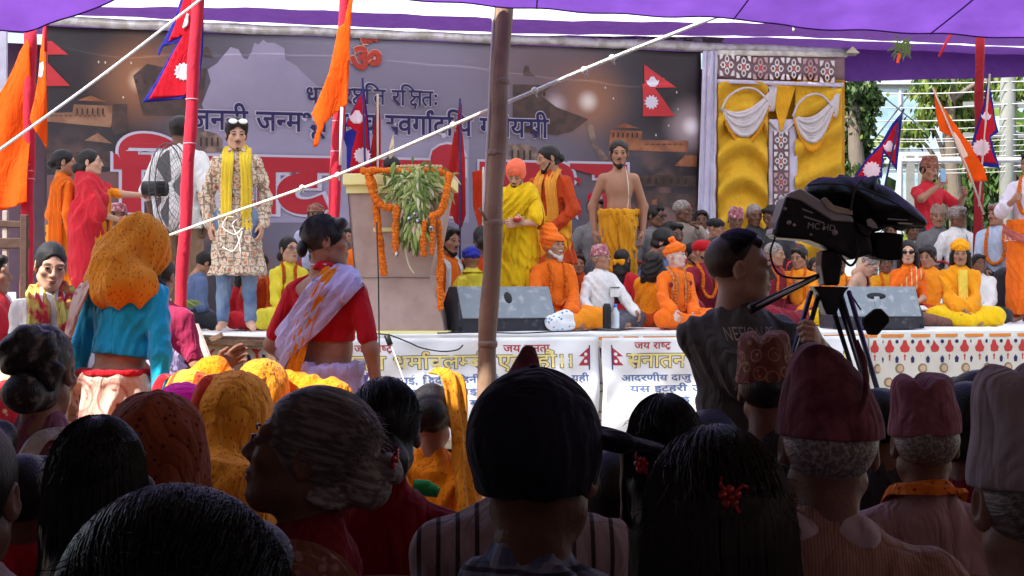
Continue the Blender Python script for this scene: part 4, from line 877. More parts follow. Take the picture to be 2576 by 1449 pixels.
# ------------------------------------------------------------------ two white notice banners on the stage front
def notice(u0, u1, label, items, flagu, mir, v0=853):
    r = empty('notice_banner', tuple(PB((u0 + u1) / 2, v0, -.1))); tag(r, label, 'banner'); inv = -np.array(r.location)
    (x0, zt), (x1, _) = AB(u0, v0, -.09), AB(u1, v0, -.09); zb = .12
    wv = lambda a, z: .014 * math.sin(a * 5 + z * 9) + .010 * math.sin(a * 13 - z * 14) + .012 * math.exp(-((a - x0) / .1) ** 2)
    P = lambda a, z, l=0.0: SP(a, -.10 - wv(a, z) - l, z) + inv
    sheet('vinyl_sheet', lambda s, t: P(x0 + (x1 - x0) * s, zt - (zt - zb) * t), 60, 24, mat('notice_vinyl', (.80, .82, .85), .5, bump=.35, bscale=5, spec=.3, var=.04), r)
    for text, ul, ur, vh, vb, mt, ot in items:
        (al, zh), (ar, _), (_, zbb) = AB(ul, vh, -.1), AB(ur, vh, -.1), AB(ul, vb, -.1)
        mp = lambda s, h, l: P(al + (ar - al) * s, zbb + (zh - zbb) * h, l)
        if ot: lettering(text, mp, ot, r, .045, .006); lettering(text, mp, mt, r, .012, .010)
        else: lettering(text, mp, mt, r, .02, .006)
    fl = MB(); k = -1 if mir else 1
    q = lambda pts: [P(*AB(flagu + k * x, y, -.1), .006) for x, y in pts]
    fl.put(q([(0, 874), (26, 896), (10, 897), (27, 919), (0, 919)]), [(0, 1, 2, 3, 4)]); fl.build('printed_flag', FRN, r)
    f2 = MB(); f2.put(q([(-3, 868), (0, 868), (0, 930), (-3, 930)]), [(0, 1, 2, 3)]); f2.build('printed_flag_pole', PN, r)
    f3 = MB()
    for cy in (891, 909): f3.put([P(*AB(flagu + k * (8 + 4.5 * math.cos(t)), cy + 4.5 * math.sin(t), -.1), .009) for t in np.linspace(0, 6.28, 11)[:-1]], [tuple(range(10))])
    f3.build('printed_flag_emblem', mat('notice_white', (.8, .8, .82), .6), r)['kind'] = 'stuff'
    return r
FRN = mat('notice_flag_red', (.45, .03, .05), .6); NRED = mat('notice_red', (.42, .05, .06), .6, var=0); NYEL = mat('notice_yellow', (.82, .70, .28), .6, var=0); NOUT = mat('notice_outline', (.13, .11, .05), .6, var=0); NBL = mat('notice_blue', (.10, .15, .32), .6, var=0)
T1 = 'सनातन धमा^वलम~बी एक हौं।।'
notice(745, 1505, 'white notice banner with yellow lettering behind the bamboo pole', [('जय राष~ट%', 890, 985, 870, 886, NRED, None), ('जय जनता', 1265, 1382, 869, 885, NRED, None), (T1, 800, 1442, 900, 931, NYEL, NOUT),
       ('आदरणीय दाजु भाई, िददी बिहनी एवं सज~जन वृन~द।। यही', 800, 1480, 954, 969, NBL, None), ('यस इटहरी उ.म.न.पा. लाई िचन~ह िवदुल भनी', 820, 1460, 984, 998, NBL, None), ('बढाई िचन~ह मा मतदान', 900, 1400, 1012, 1026, NBL, None)], 1481, True)
notice(1513, 2172, 'white notice banner with yellow lettering behind the boy at the video camera', [('जय राष~ट%', 1595, 1686, 862, 877, NRED, None), ('जय जनता', 1960, 2070, 862, 877, NRED, None), (T1, 1578, 2130, 892, 924, NYEL, NOUT),
       ('आदरणीय दाजु भाई, िददी बिहनी एवं सज~जन वृन~द', 1563, 2140, 945, 959, NBL, None), ('यस इटहरी उ.म.न.पा. लाई िचन~ह िवदुल', 1585, 2110, 972, 986, NBL, None), ('बढाई िचन~ह मा मतदान', 1640, 2050, 1000, 1012, NBL, None)], 1541, False, 850)
# trestle of planks leaning at the stage front
tr = empty('wooden_trestle', tuple(PX(590, 960, 12.0) * A3(1, 1, 0))); tag(tr, 'rough wooden trestle step below the young man in printed kurta', 'trestle'); ti = -np.array(tr.location)
def plank(uv0, uv1, d0, d1, w, th, parent, inv, m=WOOD, nm='plank'):
    a, b = PX(*uv0, d0) + inv, PX(*uv1, d1) + inv; X = b - a; L = np.linalg.norm(X); X /= L; Y = np.cross([0, 0, 1], X) if abs(X[2]) < .9 else np.array([0, 1.0, 0]); Y /= np.linalg.norm(Y); Z = np.cross(X, Y)
    return MB().box((a + b) / 2, (L, w, th), np.stack([X, Y, Z], 1)).build(nm, m, parent, bevel=.004, seg=1)
plank((478, 846), (692, 853), 12.15, 12.35, .28, .025, tr, ti); plank((478, 860), (692, 864), 12.02, 12.2, .05, .045, tr, ti)
plank((492, 818), (548, 965), 11.95, 11.75, .03, .05, tr, ti, mat('wood_pale', (.42, .34, .30), .8, bump=.4, bscale=20)); plank((478, 880), (560, 842), 12.0, 12.0, .03, .04, tr, ti); plank((482, 962), (560, 900), 11.9, 11.9, .03, .04, tr, ti)
for u in (486, 600, 686): plank((u, 866), (u, 1150), 12.15, 12.15, .06, .06, tr, ti)
# wooden frame and papers at the far left
WDK = mat('dark_stained_wood', (.085, .045, .032), .7, bump=.4, bscale=20); wf = empty('timber_stand', tuple(PX(30, 700, 9.5) * A3(1, 1, 0))); tag(wf, 'brown wooden frame stand beside the red wrapped pole at the picture edge', 'stand'); wi = -np.array(wf.location)
plank((-60, 560), (72, 566), 9.5, 9.5, .05, .04, wf, wi, WDK); plank((-60, 612), (72, 612), 9.5, 9.5, .05, .06, wf, wi, WDK); plank((62, 540), (58, 1100), 9.45, 9.45, .04, .04, wf, wi, WDK); plank((14, 530), (14, 720), 9.5, 9.5, .03, .03, wf, wi, MATS['wood_pale'])
pp = sheet('paper_poster', lambda s, t: PX(-60 + 100 * s + 4 * math.sin(t * 5), 735 + 200 * t, 8.6 + .03 * math.sin(s * 9)), 12, 14, mat('poster_pale', (.66, .66, .74), .7, color2=(.12, .12, .25), pat='noise', scale=9, thr=.66, bump=.3), None); tag(pp, 'pale printed poster sheet hanging under the wooden frame', 'poster')

# ------------------------------------------------------------------ poles, flags, ropes
REDC = cloth('red_pole_cloth', (.50, .022, .045), bump=.35, bscale=30)
def pole(label, u0, v0, u1, v1, d, r, m, name='wrapped_pole', bands=(), toground=True, bm_=None):
    a, b = PX(u0, v0, d), PX(u1, v1, d); X = (b - a) / (b[2] - a[2])
    if toground: b = a + X * (0 - a[2])
    root = empty(name, tuple(b)); tag(root, label, 'pole'); n = 30
    P = [a + (b - a) * t - b + A3(.004 * math.sin(t * 30), 0, 0) for t in np.linspace(0, 1, n)]; MB().tube(P, [r * (1 + .05 * math.sin(i * 1.7)) for i in range(n)], 12).build('shaft', m, root, smooth=True)
    for v in bands:
        c = PX(u0 + (u1 - u0) * (v - v0) / (v1 - v0), v, d) - b
        MB().tube([c + A3(0, 0, .004), c - A3(0, 0, .004)], r * 1.05, 12).build('tie', bm_ or mat('tie_pink', (.6, .25, .3), .7), root, smooth=True)
    return root
pole('red cloth-wrapped pole behind the large orange flag', 76, 74, 68, 640, 10.2, .040, REDC, bands=(395, 415, 430, 450))
pole('red cloth-wrapped pole carrying the flag with the half hidden sun', 499, -40, 456, 740, 10.4, .040, REDC, bands=(250, 361))
pole('red cloth-wrapped pole crossing the banner lettering beside the lectern', 870, -40, 838, 560, 11.0, .040, REDC, bands=(305, 381))
pole('dark red pole rising behind the seated men with garlands', 2465, 92, 2460, 600, 17.0, .048, cloth('dark_red_pole', (.28, .015, .025)), bands=())
BAM = mat('bamboo_brown', (.24, .15, .10), .55, color2=(.34, .23, .15), pat='noise', scale=5, bump=.35, bscale=24, bstretch=(8, 8, .5))
bp_ = pole('tall brown bamboo pole with pale knots in front of the stage', 1270, -60, 1222, 975, 7.0, .040, BAM, 'bamboo_pole')
for v in (205, 385, 560, 866):
    c = PX(1270 - 48 * (v + 60) / 1035, v, 7.0) - np.array(bp_.location); MB().tube([c + A3(0, 0, .014), c + A3(0, 0, .004), c - A3(0, 0, .004), c - A3(0, 0, .014)], [.0402, .0435, .0435, .0402], 14).build('knot', mat('bamboo_knot', (.30, .22, .16), .6, bump=.4), bp_, smooth=True)
c = PX(1224, 560, 6.95) - np.array(bp_.location); MB().tube([c + A3(0, 0, .01), c + A3(-.03, -.03, .06)], .006, 6).build('branch_stub', MATS['bamboo_knot'], bp_, smooth=True)
for (x, s_) in ((1218, 1),):
    MB().tube([PX(1246 - 48 * (v + 60) / 1035, v, 6.99) - np.array(bp_.location) for v in (-60, 100, 300, 500, 560)], .007, 6).build('rim_light_strip', mat('rim_light_white', (.7, .68, .62), .8), bp_, smooth=True)  # pale strip down the pole's left edge stands in for rim light
ROPE = mat('rope_white', (.88, .86, .80), .9, bump=1, bscale=120)
def rope(label, pts, r=.010, knots=()):
    P = smooth_path([PX(*p) for p in pts], 60); b = MB(); V, Fq = tube_np(P, r, 8); b.put(V, [tuple(f) for f in Fq])
    for k in knots: c = PX(*k); b.ball(c, r * 1.9, 8, 6); b.tube([c, c + A3(.01, 0, -.03)], r * .6, 5)
    o = b.build('rope', ROPE, None, smooth=True); tag(o, label, 'rope'); return o
rope('long white rope rising from the red pole past the bamboo', [(425, 592, 10.3), (570, 540, 9.6), (850, 440, 8.6), (1225, 278, 7.15), (1290, 252, 7.1), (1540, 146, 7.2), (1910, 0, 7.4), (2010, -40, 7.5)], .0085, ((850, 440, 8.6), (1140, 315, 7.4), (1345, 228, 7.1), (1470, 176, 7.15), (1540, 146, 7.2), (760, 472, 8.9)))
rope('white rope slanting up across the orange flags', [(-60, 418, 8.5), (0, 376, 8.6), (250, 195, 9.2), (505, -2, 9.8), (560, -45, 10)], .0085)
ro = empty('knotted_cord', tuple(PX(570, 560, 9.5))); tag(ro, 'loose knotted white cord dangling before the printed kurta', 'cord'); ri = -np.array(ro.location)
MB().tube(smooth_path([PX(p[0], p[1], 9.55) + ri for p in ((572, 545), (560, 570), (590, 590), (610, 575), (600, 610), (585, 632), (560, 622))], 40), .0035, 6).tube(smooth_path([PX(p[0], p[1], 9.55) + ri for p in ((575, 545), (598, 548), (585, 565), (600, 600), (606, 640))], 30), .003, 6).build('cord_loop', ROPE, ro, smooth=True)
kt = empty('rope_tassel', tuple(PX(2020, 0, 7.3))); tag(kt, 'frayed pale rope tassel hanging from the violet tent edge', 'tassel'); ki = -np.array(kt.location)
for pts in (((2008, -10), (1998, 18), (1995, 40)), ((2035, -10), (2030, 20), (2024, 48)), ((2045, -15), (2020, 30), (1998, 62), (1996, 80)), ((2050, -5), (2062, 8), (2075, 2)), ((2070, -8), (2085, 10), (2095, 4)), ((2030, -12), (2046, 14), (2058, 22))):
    MB().tube(smooth_path([PX(*p, 7.3) + ki for p in pts], 14), np.linspace(.005, .012, 14) if len(pts) == 3 else .006, 6).build('strand', ROPE, kt, smooth=True)
# cloth flags: hanging outlines with real waves; all pieces share one wave so the sewn emblems follow the cloth
def flagpiece(name, uv, d, mt, parent, inv, wave, lift=0.0, both=False):
    bm = bmesh.new(); P2 = [PX(u, v, d) for u, v in uv]; f = bm.faces.new([bm.verts.new((p[0], p[2], 0)) for p in P2]); bmesh.ops.triangulate(bm, faces=bm.faces[:])
    for ax in (0, 1):
        lo, hi = min(v.co[ax] for v in bm.verts), max(v.co[ax] for v in bm.verts); t = lo + .025
        while t < hi:
            co = [0, 0, 0]; no = [0, 0, 0]; co[ax] = t; no[ax] = 1; bmesh.ops.bisect_plane(bm, geom=bm.verts[:] + bm.edges[:] + bm.faces[:], plane_co=co, plane_no=no); t += .025
    for v in bm.verts: x, z = v.co.x, v.co.y; v.co = Vector(A3(x, d + wave(x, z) - lift, z) + inv)
    g_ = bmesh.ops.extrude_face_region(bm, geom=bm.faces[:]); vs = [e for e in g_['geom'] if isinstance(e, bmesh.types.BMVert)]
    for v in vs: v.co.y += .003 + 2 * lift * (1 if lift else 0)
    bmesh.ops.recalc_face_normals(bm, faces=bm.faces); me = bpy.data.meshes.new(name); bm.to_mesh(me); bm.free(); me.polygons.foreach_set('use_smooth', np.ones(len(me.polygons), dtype=bool)); return add(name, me, mt, parent)
FRED = cloth('flag_crimson', (.62, .012, .03), transl=.3, bump=.4); FBLU = cloth('flag_blue', (.02, .02, .22), transl=.1, bump=.3); FWH = cloth('flag_emblem', (.72, .55, .62), bump=.3); FORG = cloth('flag_orange', (.90, .14, .01), transl=.42, bump=.5); FDR = cloth('flag_dark_red', (.42, .02, .02), transl=.25, bump=.5)
def flag(label, d, layers, stick=None, wf_=26, amp=.02, ph=0.0, sm=None, sr=.010):
    allp = [p for l in layers for p in l[2]]; u = np.mean([p[0] for p in allp]); v = max(p[1] for p in allp)
    r = empty('flag', tuple(PX(u, v, d))); tag(r, label, 'flag'); inv = -np.array(r.location)
    wave = lambda x, z: amp * math.sin(x * wf_ + z * 5 + ph) + amp * .5 * math.sin(x * wf_ * 1.9 - z * 8 + ph)
    for k, (nm, mt, uv) in enumerate(layers): flagpiece(nm, uv, d, mt, r, inv, wave, .0 if k == 0 else .0035 * k + .0)
    if stick: MB().tube([PX(*p, d - .02) + inv for p in stick], sr, 8).build('stick', sm or mat('stick_pale', (.5, .42, .36), .7), r, smooth=True)
    return r
flag('large orange flag filling the edge beside the wrapped pole', 10.15, [('cloth_panel', FORG, [(70, 98), (77, 112), (74, 300), (72, 508), (40, 520), (0, 528), (-60, 526), (-60, 380), (-20, 270), (10, 215), (45, 130)])], wf_=14, amp=.03)
flag('narrow orange flag furled beside the large orange one', 10.0, [('cloth_panel', FORG, [(110, 60), (116, 110), (116, 376), (104, 350), (88, 325), (76, 300), (86, 250), (92, 200), (98, 130)]), ('emblem', FWH, [(97, 158), (107, 154), (110, 172), (102, 198), (94, 190)])], stick=[(113, 28), (115, 130)], wf_=30, sm=REDC)
flag('double pennant flag with blue border spread beside a red pole', 10.5, [('border', FBLU, [(462, -30), (512, -30), (510, 120), (500, 244), (430, 252), (356, 258), (392, 205), (448, 108), (412, 118), (400, 142), (398, 128), (408, 112), (436, 56)]),
      ('crimson_field', FRED, [(470, -30), (503, -30), (502, 120), (493, 236), (430, 244), (374, 249), (400, 206), (462, 88), (425, 106), (442, 62)]), ('sun_emblem', FWH, star(463, 182, 24, 14, .8)), ('moon_emblem', FWH, [(470, 34), (476, 36), (474, 62), (464, 74), (460, 70)])], wf_=10, amp=.012)
flag('orange flag twisted round the pole before the banner lettering', 10.9, [('cloth_panel', FORG, [(850, 70), (866, 60), (884, -20), (892, -20), (886, 30), (880, 110), (873, 262), (864, 268), (852, 278), (836, 292), (818, 312), (806, 345), (800, 368), (787, 370), (792, 345), (800, 322), (784, 288), (806, 240), (828, 180), (842, 110)])], stick=[(860, 270), (856, 415)], wf_=16, sm=mat('stick_white', (.75, .73, .7), .7))
flag('double pennant flag with moon and sun standing behind the lectern', 15.2, [('blue_border', FBLU, [(912, 196), (917, 220), (926, 300), (930, 360), (936, 440), (872, 440), (872, 370), (860, 336), (890, 322), (868, 318), (898, 250), (911, 222)]), ('crimson_field', FRED, [(915, 224), (922, 300), (926, 360), (932, 440), (880, 440), (886, 380), (898, 332), (872, 314), (898, 255)]),
      ('moon_emblem', FWH, moon(898, 294, 21)), ('sun_emblem', FWH, star(912, 392, 22, 14, .8))], stick=[(912, 196), (920, 470), (922, 820)], wf_=18, sm=PN)
flag('slim dark red flag beside the moon and sun flag', 15.3, [('cloth_panel', FDR, [(948, 234), (953, 250), (957, 300), (958, 440), (925, 440), (932, 385), (940, 330), (946, 270)])], stick=[(950, 236), (950, 820)], wf_=30)
flag('tall furled dark red flag between lectern and bamboo pole', 15.1, [('cloth_panel', FDR, [(1156, 250), (1162, 262), (1163, 330), (1170, 400), (1172, 540), (1162, 572), (1144, 560), (1130, 520), (1128, 420), (1140, 345), (1150, 300)])], stick=[(1157, 248), (1157, 820)], wf_=30, sm=PN)
flag('orange-red flag with pale letter beside the bamboo pole', 15.2, [('cloth_panel', cloth('flag_vermilion', (.65, .06, .02), transl=.3), [(1188, 432), (1218, 425), (1222, 560), (1206, 576), (1190, 520)])], stick=[(1216, 420), (1214, 820)], wf_=30)
flag('small crimson flag behind the bare chested man', 16.4, [('cloth_panel', FRED, [(1478, 490), (1500, 480), (1510, 520), (1505, 560), (1490, 566), (1482, 530)])], stick=[(1500, 478), (1500, 800)])
nb_ = [(2270, 280), (2266, 340), (2258, 430), (2240, 404), (2222, 384), (2216, 448), (2148, 448), (2176, 404), (2212, 364), (2222, 350), (2245, 310)]
flag('double pennant flag leaning above the video camera', 15.6, [('border', FBLU, nb_), ('crimson_field', FRED, [(2262, 300), (2260, 340), (2252, 414), (2238, 395), (2220, 372), (2210, 442), (2158, 444), (2182, 404), (2216, 370), (2230, 352), (2250, 318)]), ('moon_emblem', FWH, moon(2238, 368, 17)[:]), ('sun_emblem', FWH, star(2192, 428, 22, 14, .8))], stick=[(2274, 274), (2262, 300), (2215, 520)], wf_=14, sm=PN)
flag('orange pennant hanging aslant near the dark red pole', 16.0, [('cloth_panel', FORG, [(2347, 222), (2352, 226), (2366, 262), (2400, 306), (2440, 362), (2474, 424), (2484, 456), (2442, 456), (2428, 420), (2395, 345), (2362, 330), (2352, 270)]), ('emblem', cloth('emblem_pale_orange', (.8, .55, .45)), [(2398, 330), (2418, 352), (2436, 392), (2424, 400), (2405, 370)])], stick=[(2346, 220), (2440, 440), (2475, 540)], wf_=20)
flag('double pennant flag tied on the dark red pole', 16.7, [('border', FBLU, [(2489, 188), (2495, 236), (2506, 300), (2514, 332), (2492, 345), (2504, 390), (2514, 424), (2446, 414), (2448, 350), (2456, 320), (2474, 262)]), ('crimson_field', FRED, [(2487, 215), (2492, 250), (2501, 300), (2507, 326), (2486, 342), (2496, 390), (2506, 412), (2452, 404), (2455, 350), (2462, 322), (2478, 268)]), ('sun_emblem', FWH, star(2468, 372, 22, 14, .8)), ('moon_emblem', FWH, moon(2480, 292, 13))], stick=[(2490, 186), (2470, 420), (2462, 520)], wf_=20)

# ------------------------------------------------------------------ lectern
pd = empty('lectern', tuple(SP(AB(1025, 800, .45)[0], .45, HS))); pd.rotation_euler = (0, 0, TH - math.radians(20)); tag(pd, 'pinkish grey wooden lectern with pale yellow edges on the stage front', 'lectern')
dl = tb(1025, .45); k_ = dl / F; X_ = lambda u: (u - 1025) * k_ * 1.02
def zf(v): return CAMZ + (724.5 - v) / F * dl - HS
secs = [(0.02, -.40, .33, .30), (.12, -.39, .31, .29), (.30, -.375, .25, .27), (.46, -.385, .21, .26), (.75, -.41, .27, .27), (1.14, -.44, .34, .29), (1.16, -.44, .34, .29)]
V = []; Fq = []
for z, xl, xr, hd in secs: V += [(xl, -hd + .05 + .0, z), (xr, -hd + .05, z), (xr, hd - .02, z), (xl, hd - .02, z)]
V[-4] = (V[-4][0], V[-4][1], 1.165); V[-3] = (V[-3][0], V[-3][1], 1.165); V[-2] = (V[-2][0], V[-2][1], 1.10); V[-1] = (V[-1][0], V[-1][1], 1.10)
for i in range(len(secs) - 1):
    a = i * 4
    for j in range(4): Fq.append((a + j, a + (j + 1) % 4, a + 4 + (j + 1) % 4, a + 4 + j))
Fq += [(3, 2, 1, 0), tuple(range(len(V) - 4, len(V)))]
PODM = mat('lectern_pinkish_board', (.40, .29, .26), .75, color2=(.35, .25, .225), pat='noise', scale=5, thr=.55, bump=.3, bscale=60, var=.08); PODY = mat('lectern_yellow_trim', (.75, .68, .30), .7, var=.05)
MB().put(V, Fq).build('lectern_body', PODM, pd, bevel=.006, seg=2)
MB().box((-.05, .02, 1.20), (.84, .64, .09), rot(-3, 0, 0)).build('lectern_top', PODY, pd, bevel=.008); MB().box((-.05, -.245, 1.145), (.80, .035, .075)).build('front_trim', PODY, pd, bevel=.004); MB().box((-.03, .02, .012), (.80, .68, .024)).build('base_trim', PODY, pd, bevel=.004)
MB().box((-.02, -.262, .82), (.42, .012, .030)).build('panel_trim', PODY, pd)
JNT = mat('lectern_joint', (.12, .08, .07), .9)
MB().tube([(-.385, -.222, .44), (-.30, -.222, .44), (-.05, -.222, .445), (.215, -.222, .44)], .003, 5).build('panel_joint', JNT, pd)
MB().tube([(-.435, -.248, 1.1), (-.41, -.226, .75), (-.385, -.216, .46), (-.375, -.226, .30), (-.39, -.246, .12)], .004, 5).build('corner_joint', JNT, pd); MB().tube([(-.375, -.228, .30), (-.33, -.232, .22), (-.34, -.24, .12)], .003, 5).build('panel_joint', JNT, pd)
pinv = np.linalg.inv(np.array(pd.rotation_euler.to_matrix())); ploc = np.array(pd.location)
# marigold strings on the lectern: each string lies on it as a thing of its own
def mstring(label, uvs, d, r=.020, sp=.026):
    d -= .13 if uvs[0][0] > 990 and len(uvs) < 5 else 0
    r *= 1.35; sp *= .95
    P = smooth_path([PX(u, v, d - (q[0] if q else 0)) for u, v, *q in uvs], 200); L = np.r_[0, np.cumsum(np.linalg.norm(np.diff(P, axis=0), axis=1))]; b = MB(); t = 0
    while t < L[-1]:
        c = A3(*[np.interp(t, L, P[:, i]) for i in range(3)]); b.ball(c, A3(r, r, r * .8) * (.85 + .3 * random.random()), 8, 5, rot(random.random() * 90, random.random() * 90, 0)); t += sp
    o = b.build('marigold_garland', GARL, None); tag(o, label, 'garland', 'marigold strings on the lectern')
dg_ = dl - .36
mstring('marigold string hanging straight down the edge of the lectern front', [(932, 440), (942, 480), (950, 560), (958, 620), (966, 690)], dg_, .024, .024)
mstring('marigold string looping below the yellow top of the lectern', [(925, 440), (940, 490), (965, 518), (1000, 524)], dg_ - .03, .024, .024)
mstring('short marigold string beside the leaf bouquet, ending in silver', [(998, 522), (995, 570), (996, 640)], dg_, .021, .028)
mstring('marigold string along the lectern top edge', [(915, 430), (960, 429), (1010, 431), (1060, 430), (1100, 433), (1132, 436)], dg_ - .02, .022, .03)
mstring('marigold string down the far side of the bouquet', [(1130, 440), (1124, 480), (1110, 530), (1085, 545)], dg_, .024, .024)
mstring('long marigold string hanging off the lectern beside the monitor speaker', [(1104, 560), (1108, 640), (1106, 700), (1108, 775)], dg_ + .1, .022, .028)
mstring('marigold string ending low beside the bouquet stems', [(1068, 560), (1065, 600), (1066, 640)], dg_ - .01, .020, .028)
mstring('thin marigold string between bouquet and far string', [(1090, 540), (1088, 590), (1086, 640)], dg_, .018, .028)
bq = empty('leaf_bouquet', tuple(PX(1045, 520, dg_ - .05))); tag(bq, 'big bunch of narrow green leaves and pale stalks hung on the lectern', 'bouquet'); bi = -np.array(bq.location)
LG = [mat('bouquet_green_%s' % n, c, .5, bump=.2, transl=.2, var=.2) for n, c in (('dark', (.10, .15, .035)), ('mid', (.24, .32, .08)), ('pale', (.50, .53, .22)))] + [mat('bouquet_stalk_pale', (.6, .58, .42), .6), mat('bouquet_stalk_pink', (.6, .35, .3), .6)]
LF = [MB() for _ in LG]
def blade(mb, p0, dirv, L, w, droop):
    P = []; p = np.array(p0); dv = np.array(dirv, float)
    for i in range(6): P.append(p.copy()); p = p + dv * L / 5; dv = dv + A3(0, 0, -droop / 5); dv /= np.linalg.norm(dv)
    P = np.array(P); S = np.cross(dv, A3(0, 1, .3)); S /= np.linalg.norm(S) + 1e-9; ws = [.35, .9, 1, .8, .45, .05]; V = []
    for i in range(6): V += [P[i] + S * w * ws[i], P[i] + A3(0, -w * .5 * ws[i], 0), P[i] - S * w * ws[i]]
    mb.put(V, [(i * 3 + j, i * 3 + j + 1, i * 3 + j + 4, i * 3 + j + 3) for i in range(5) for j in range(2)])
rr = random.Random(3)
for i in range(1150):
    if i < 640: cu_, cv = 1045 + rr.gauss(0, 29), 462 + rr.gauss(0, 19); ang = rr.gauss(0, 1.0)
    else: cu_, cv = 1042 + rr.gauss(0, 14), 548 + rr.gauss(0, 24); ang = rr.gauss(0, .5)
    y = dg_ - .02 - .13 * rr.random() * math.exp(-((cu_ - 1045) / 50) ** 2); k = rr.choices(range(5), (3, 4, 2.4, .8, .3))[0]
    blade(LF[k], PX(cu_, cv, y) + bi, (math.sin(ang), -.35 * rr.random(), -math.cos(ang) * .9 - .1), .06 + .08 * rr.random(), .009 + .008 * rr.random(), 2.2 * rr.random())
for mb, mt, nm in zip(LF, LG, ('leaves_dark', 'leaves_green', 'leaves_pale', 'stalks_pale', 'stalks_pink')): o = mb.build('leaf_mass', mt, bq, smooth=True); o['kind'] = 'stuff'
MB().tube(smooth_path([PX(u, v, dg_ - .02) + bi for u, v in ((1020, 600), (1022, 640), (1030, 670), (1042, 688))], 14), .007, 6).build('root_string', LG[3], bq, smooth=True); MB().tube(smooth_path([PX(u, v, dg_ - .02) + bi for u, v in ((1058, 590), (1064, 610), (1070, 628))], 10), .005, 6).build('root_string', LG[3], bq, smooth=True)
SIL = mat('silver_wrap', (.5, .5, .52), .3, metal=.7, color2=(.05, .05, .06), pat='noise', scale=60)
for u, v in ((1045, 540), (1030, 552), (998, 640), (1085, 575), (1052, 556)): MB().ball(PX(u, v, dg_ - .16) + bi, (.018, .012, .024), 7, 5).build('silver_wrapper', SIL, bq)
# small feathered figure and dark stand behind the lectern top
sf = empty('ritual_crown', tuple(PX(985, 428, 14.4))); tag(sf, 'small crown with an upright feather on a dark head behind the lectern top', 'ornament'); si = -np.array(sf.location)
MB().ball(PX(985, 412, 14.4) + si, (.075, .07, .07), 12, 8).build('dark_head', MATS['hair_black'], sf, smooth=True); b = MB(); blade(b, PX(982, 400, 14.35) + si, (.12, 0, 1), .22, .022, -.1); b.build('feather', mat('feather_tan', (.45, .30, .14), .7, color2=(.7, .6, .45), pat='noise', scale=30), sf)
mb = MB()
for u in range(1000, 1115, 9): mb.ball(PX(u, 418 - .0006 * (u - 1055) ** 2 * -1, 14.3) + si, (.020, .018, .018), 7, 5)
mb.build('bead_row', mat('bead_gold', (.45, .33, .16), .5), sf, smooth=True)

# ------------------------------------------------------------------ monitor speakers
MG = mat('monitor_grey', (.22, .26, .29), .6, color2=(.36, .38, .40), pat='noise', scale=16, thr=.62, bump=.3, bscale=60); MD = mat('monitor_dark', (.03, .03, .04), .5, color2=(.10, .10, .12), pat='noise', scale=20, thr=.66); MH_ = mat('handle_black', (.01, .01, .012), .5)
def monitor(label, u, b, w, yaw, slots, hgt=.36):
    r = empty('monitor_speaker', tuple(SP(AB(u, 800, b)[0], b, HS + .012)), TH + math.radians(yaw)); tag(r, label, 'speaker')
    sec = [(-.20, 0), (-.23, .10), (-.08, hgt), (.16, hgt), (.22, .16), (.18, 0)]     # (y, z)
    n = len(sec); V = [(-w / 2 + (0.05 if i in (2, 3) else 0), y, z) for i, (y, z) in enumerate(sec)] + [(w / 2 - (.05 if i in (2, 3) else 0), y, z) for i, (y, z) in enumerate(sec)]
    Fq = [tuple(range(n)), tuple(range(2 * n - 1, n - 1, -1))] + [(i, (i + 1) % n, (i + 1) % n + n, i + n) for i in range(n)]
    MB().put(V, Fq).build('cabinet', MD, r, bevel=.015)
    sl = (hgt - .10) / .15; ang = math.degrees(math.atan2(hgt - .10, .15)); R = rot(ang, 0, 0); c = A3(0, -.155, (hgt + .10) / 2)
    nrm = R @ A3(0, 0, 1); nrm = -nrm if nrm[1] > 0 else nrm; Ln = math.hypot(.15, hgt - .1)
    MB().box(c + nrm * .006, (w - .07, Ln - .01, .014), R).build('slanted_panel', MG, r, bevel=.008)
    if slots == 2:
        for sx in (-.12, .0): MB().ball(c + nrm * .012 + A3(sx + .02, 0, 0) + R @ A3(0, .04, 0), (.035, .055, .010), 12, 8, R).build('handle_slot', MH_, r, smooth=True)
    else:
        MB().ball(c + nrm * .012 + R @ A3(0, .05, 0), (.09, .035, .010), 12, 8, R).build('handle_slot', MH_, r, smooth=True); MB().box(c + nrm * .016 + R @ A3(0, -.04, 0), (.05, .17, .012), R).build('handle_grip', MG, r, bevel=.006)
    for sx in (-1, 1): MB().box((sx * (w / 2 - .02), -.2, .02), (.03, .05, .03)).build('foot', MH_, r, bevel=.004)
    return r
monitor('grey wedge monitor speaker with two oval slots beside the lectern', 1256, .35, .86, 6, 2)
monitor('grey wedge monitor speaker with keyhole-shaped handle behind the tripod', 2190, .35, .80, -8, 1)
# ------------------------------------------------------------------ pedestal fan
fn = empty('pedestal_fan', tuple(PX(404, 800, 13.0) * A3(1, 1, 0) + A3(0, 0, HS))); tag(fn, 'black pedestal fan on a white stand behind the red pole', 'fan'); FC = PX(436, 474, 13.0) - np.array(fn.location); R = rot(0, 0, 79)
FB = mat('fan_black', (.02, .02, .022), .45); FBG = mat('fan_wire_grey', (.05, .05, .055), .4); cg = MB()
for rad, off in ((.36, 0), (.36, .05), (.25, -.04), (.12, -.06)): cg.tube([FC + R @ A3(rad * math.cos(t), off, rad * math.sin(t)) for t in np.linspace(0, 2 * math.pi, 33)], .005 if rad > .3 else .002, 5, False)
for i in range(30):
    t = 2 * math.pi * i / 30; cg.tube([FC + R @ A3(r_ * math.cos(t), o_, r_ * math.sin(t)) for r_, o_ in ((.05, -.07), (.2, -.055), (.36, .0))], .0015, 4, False)
    cg.tube([FC + R @ A3(r_ * math.cos(t), o_, r_ * math.sin(t)) for r_, o_ in ((.07, .10), (.25, .09), (.36, .05))], .0015, 4, False)
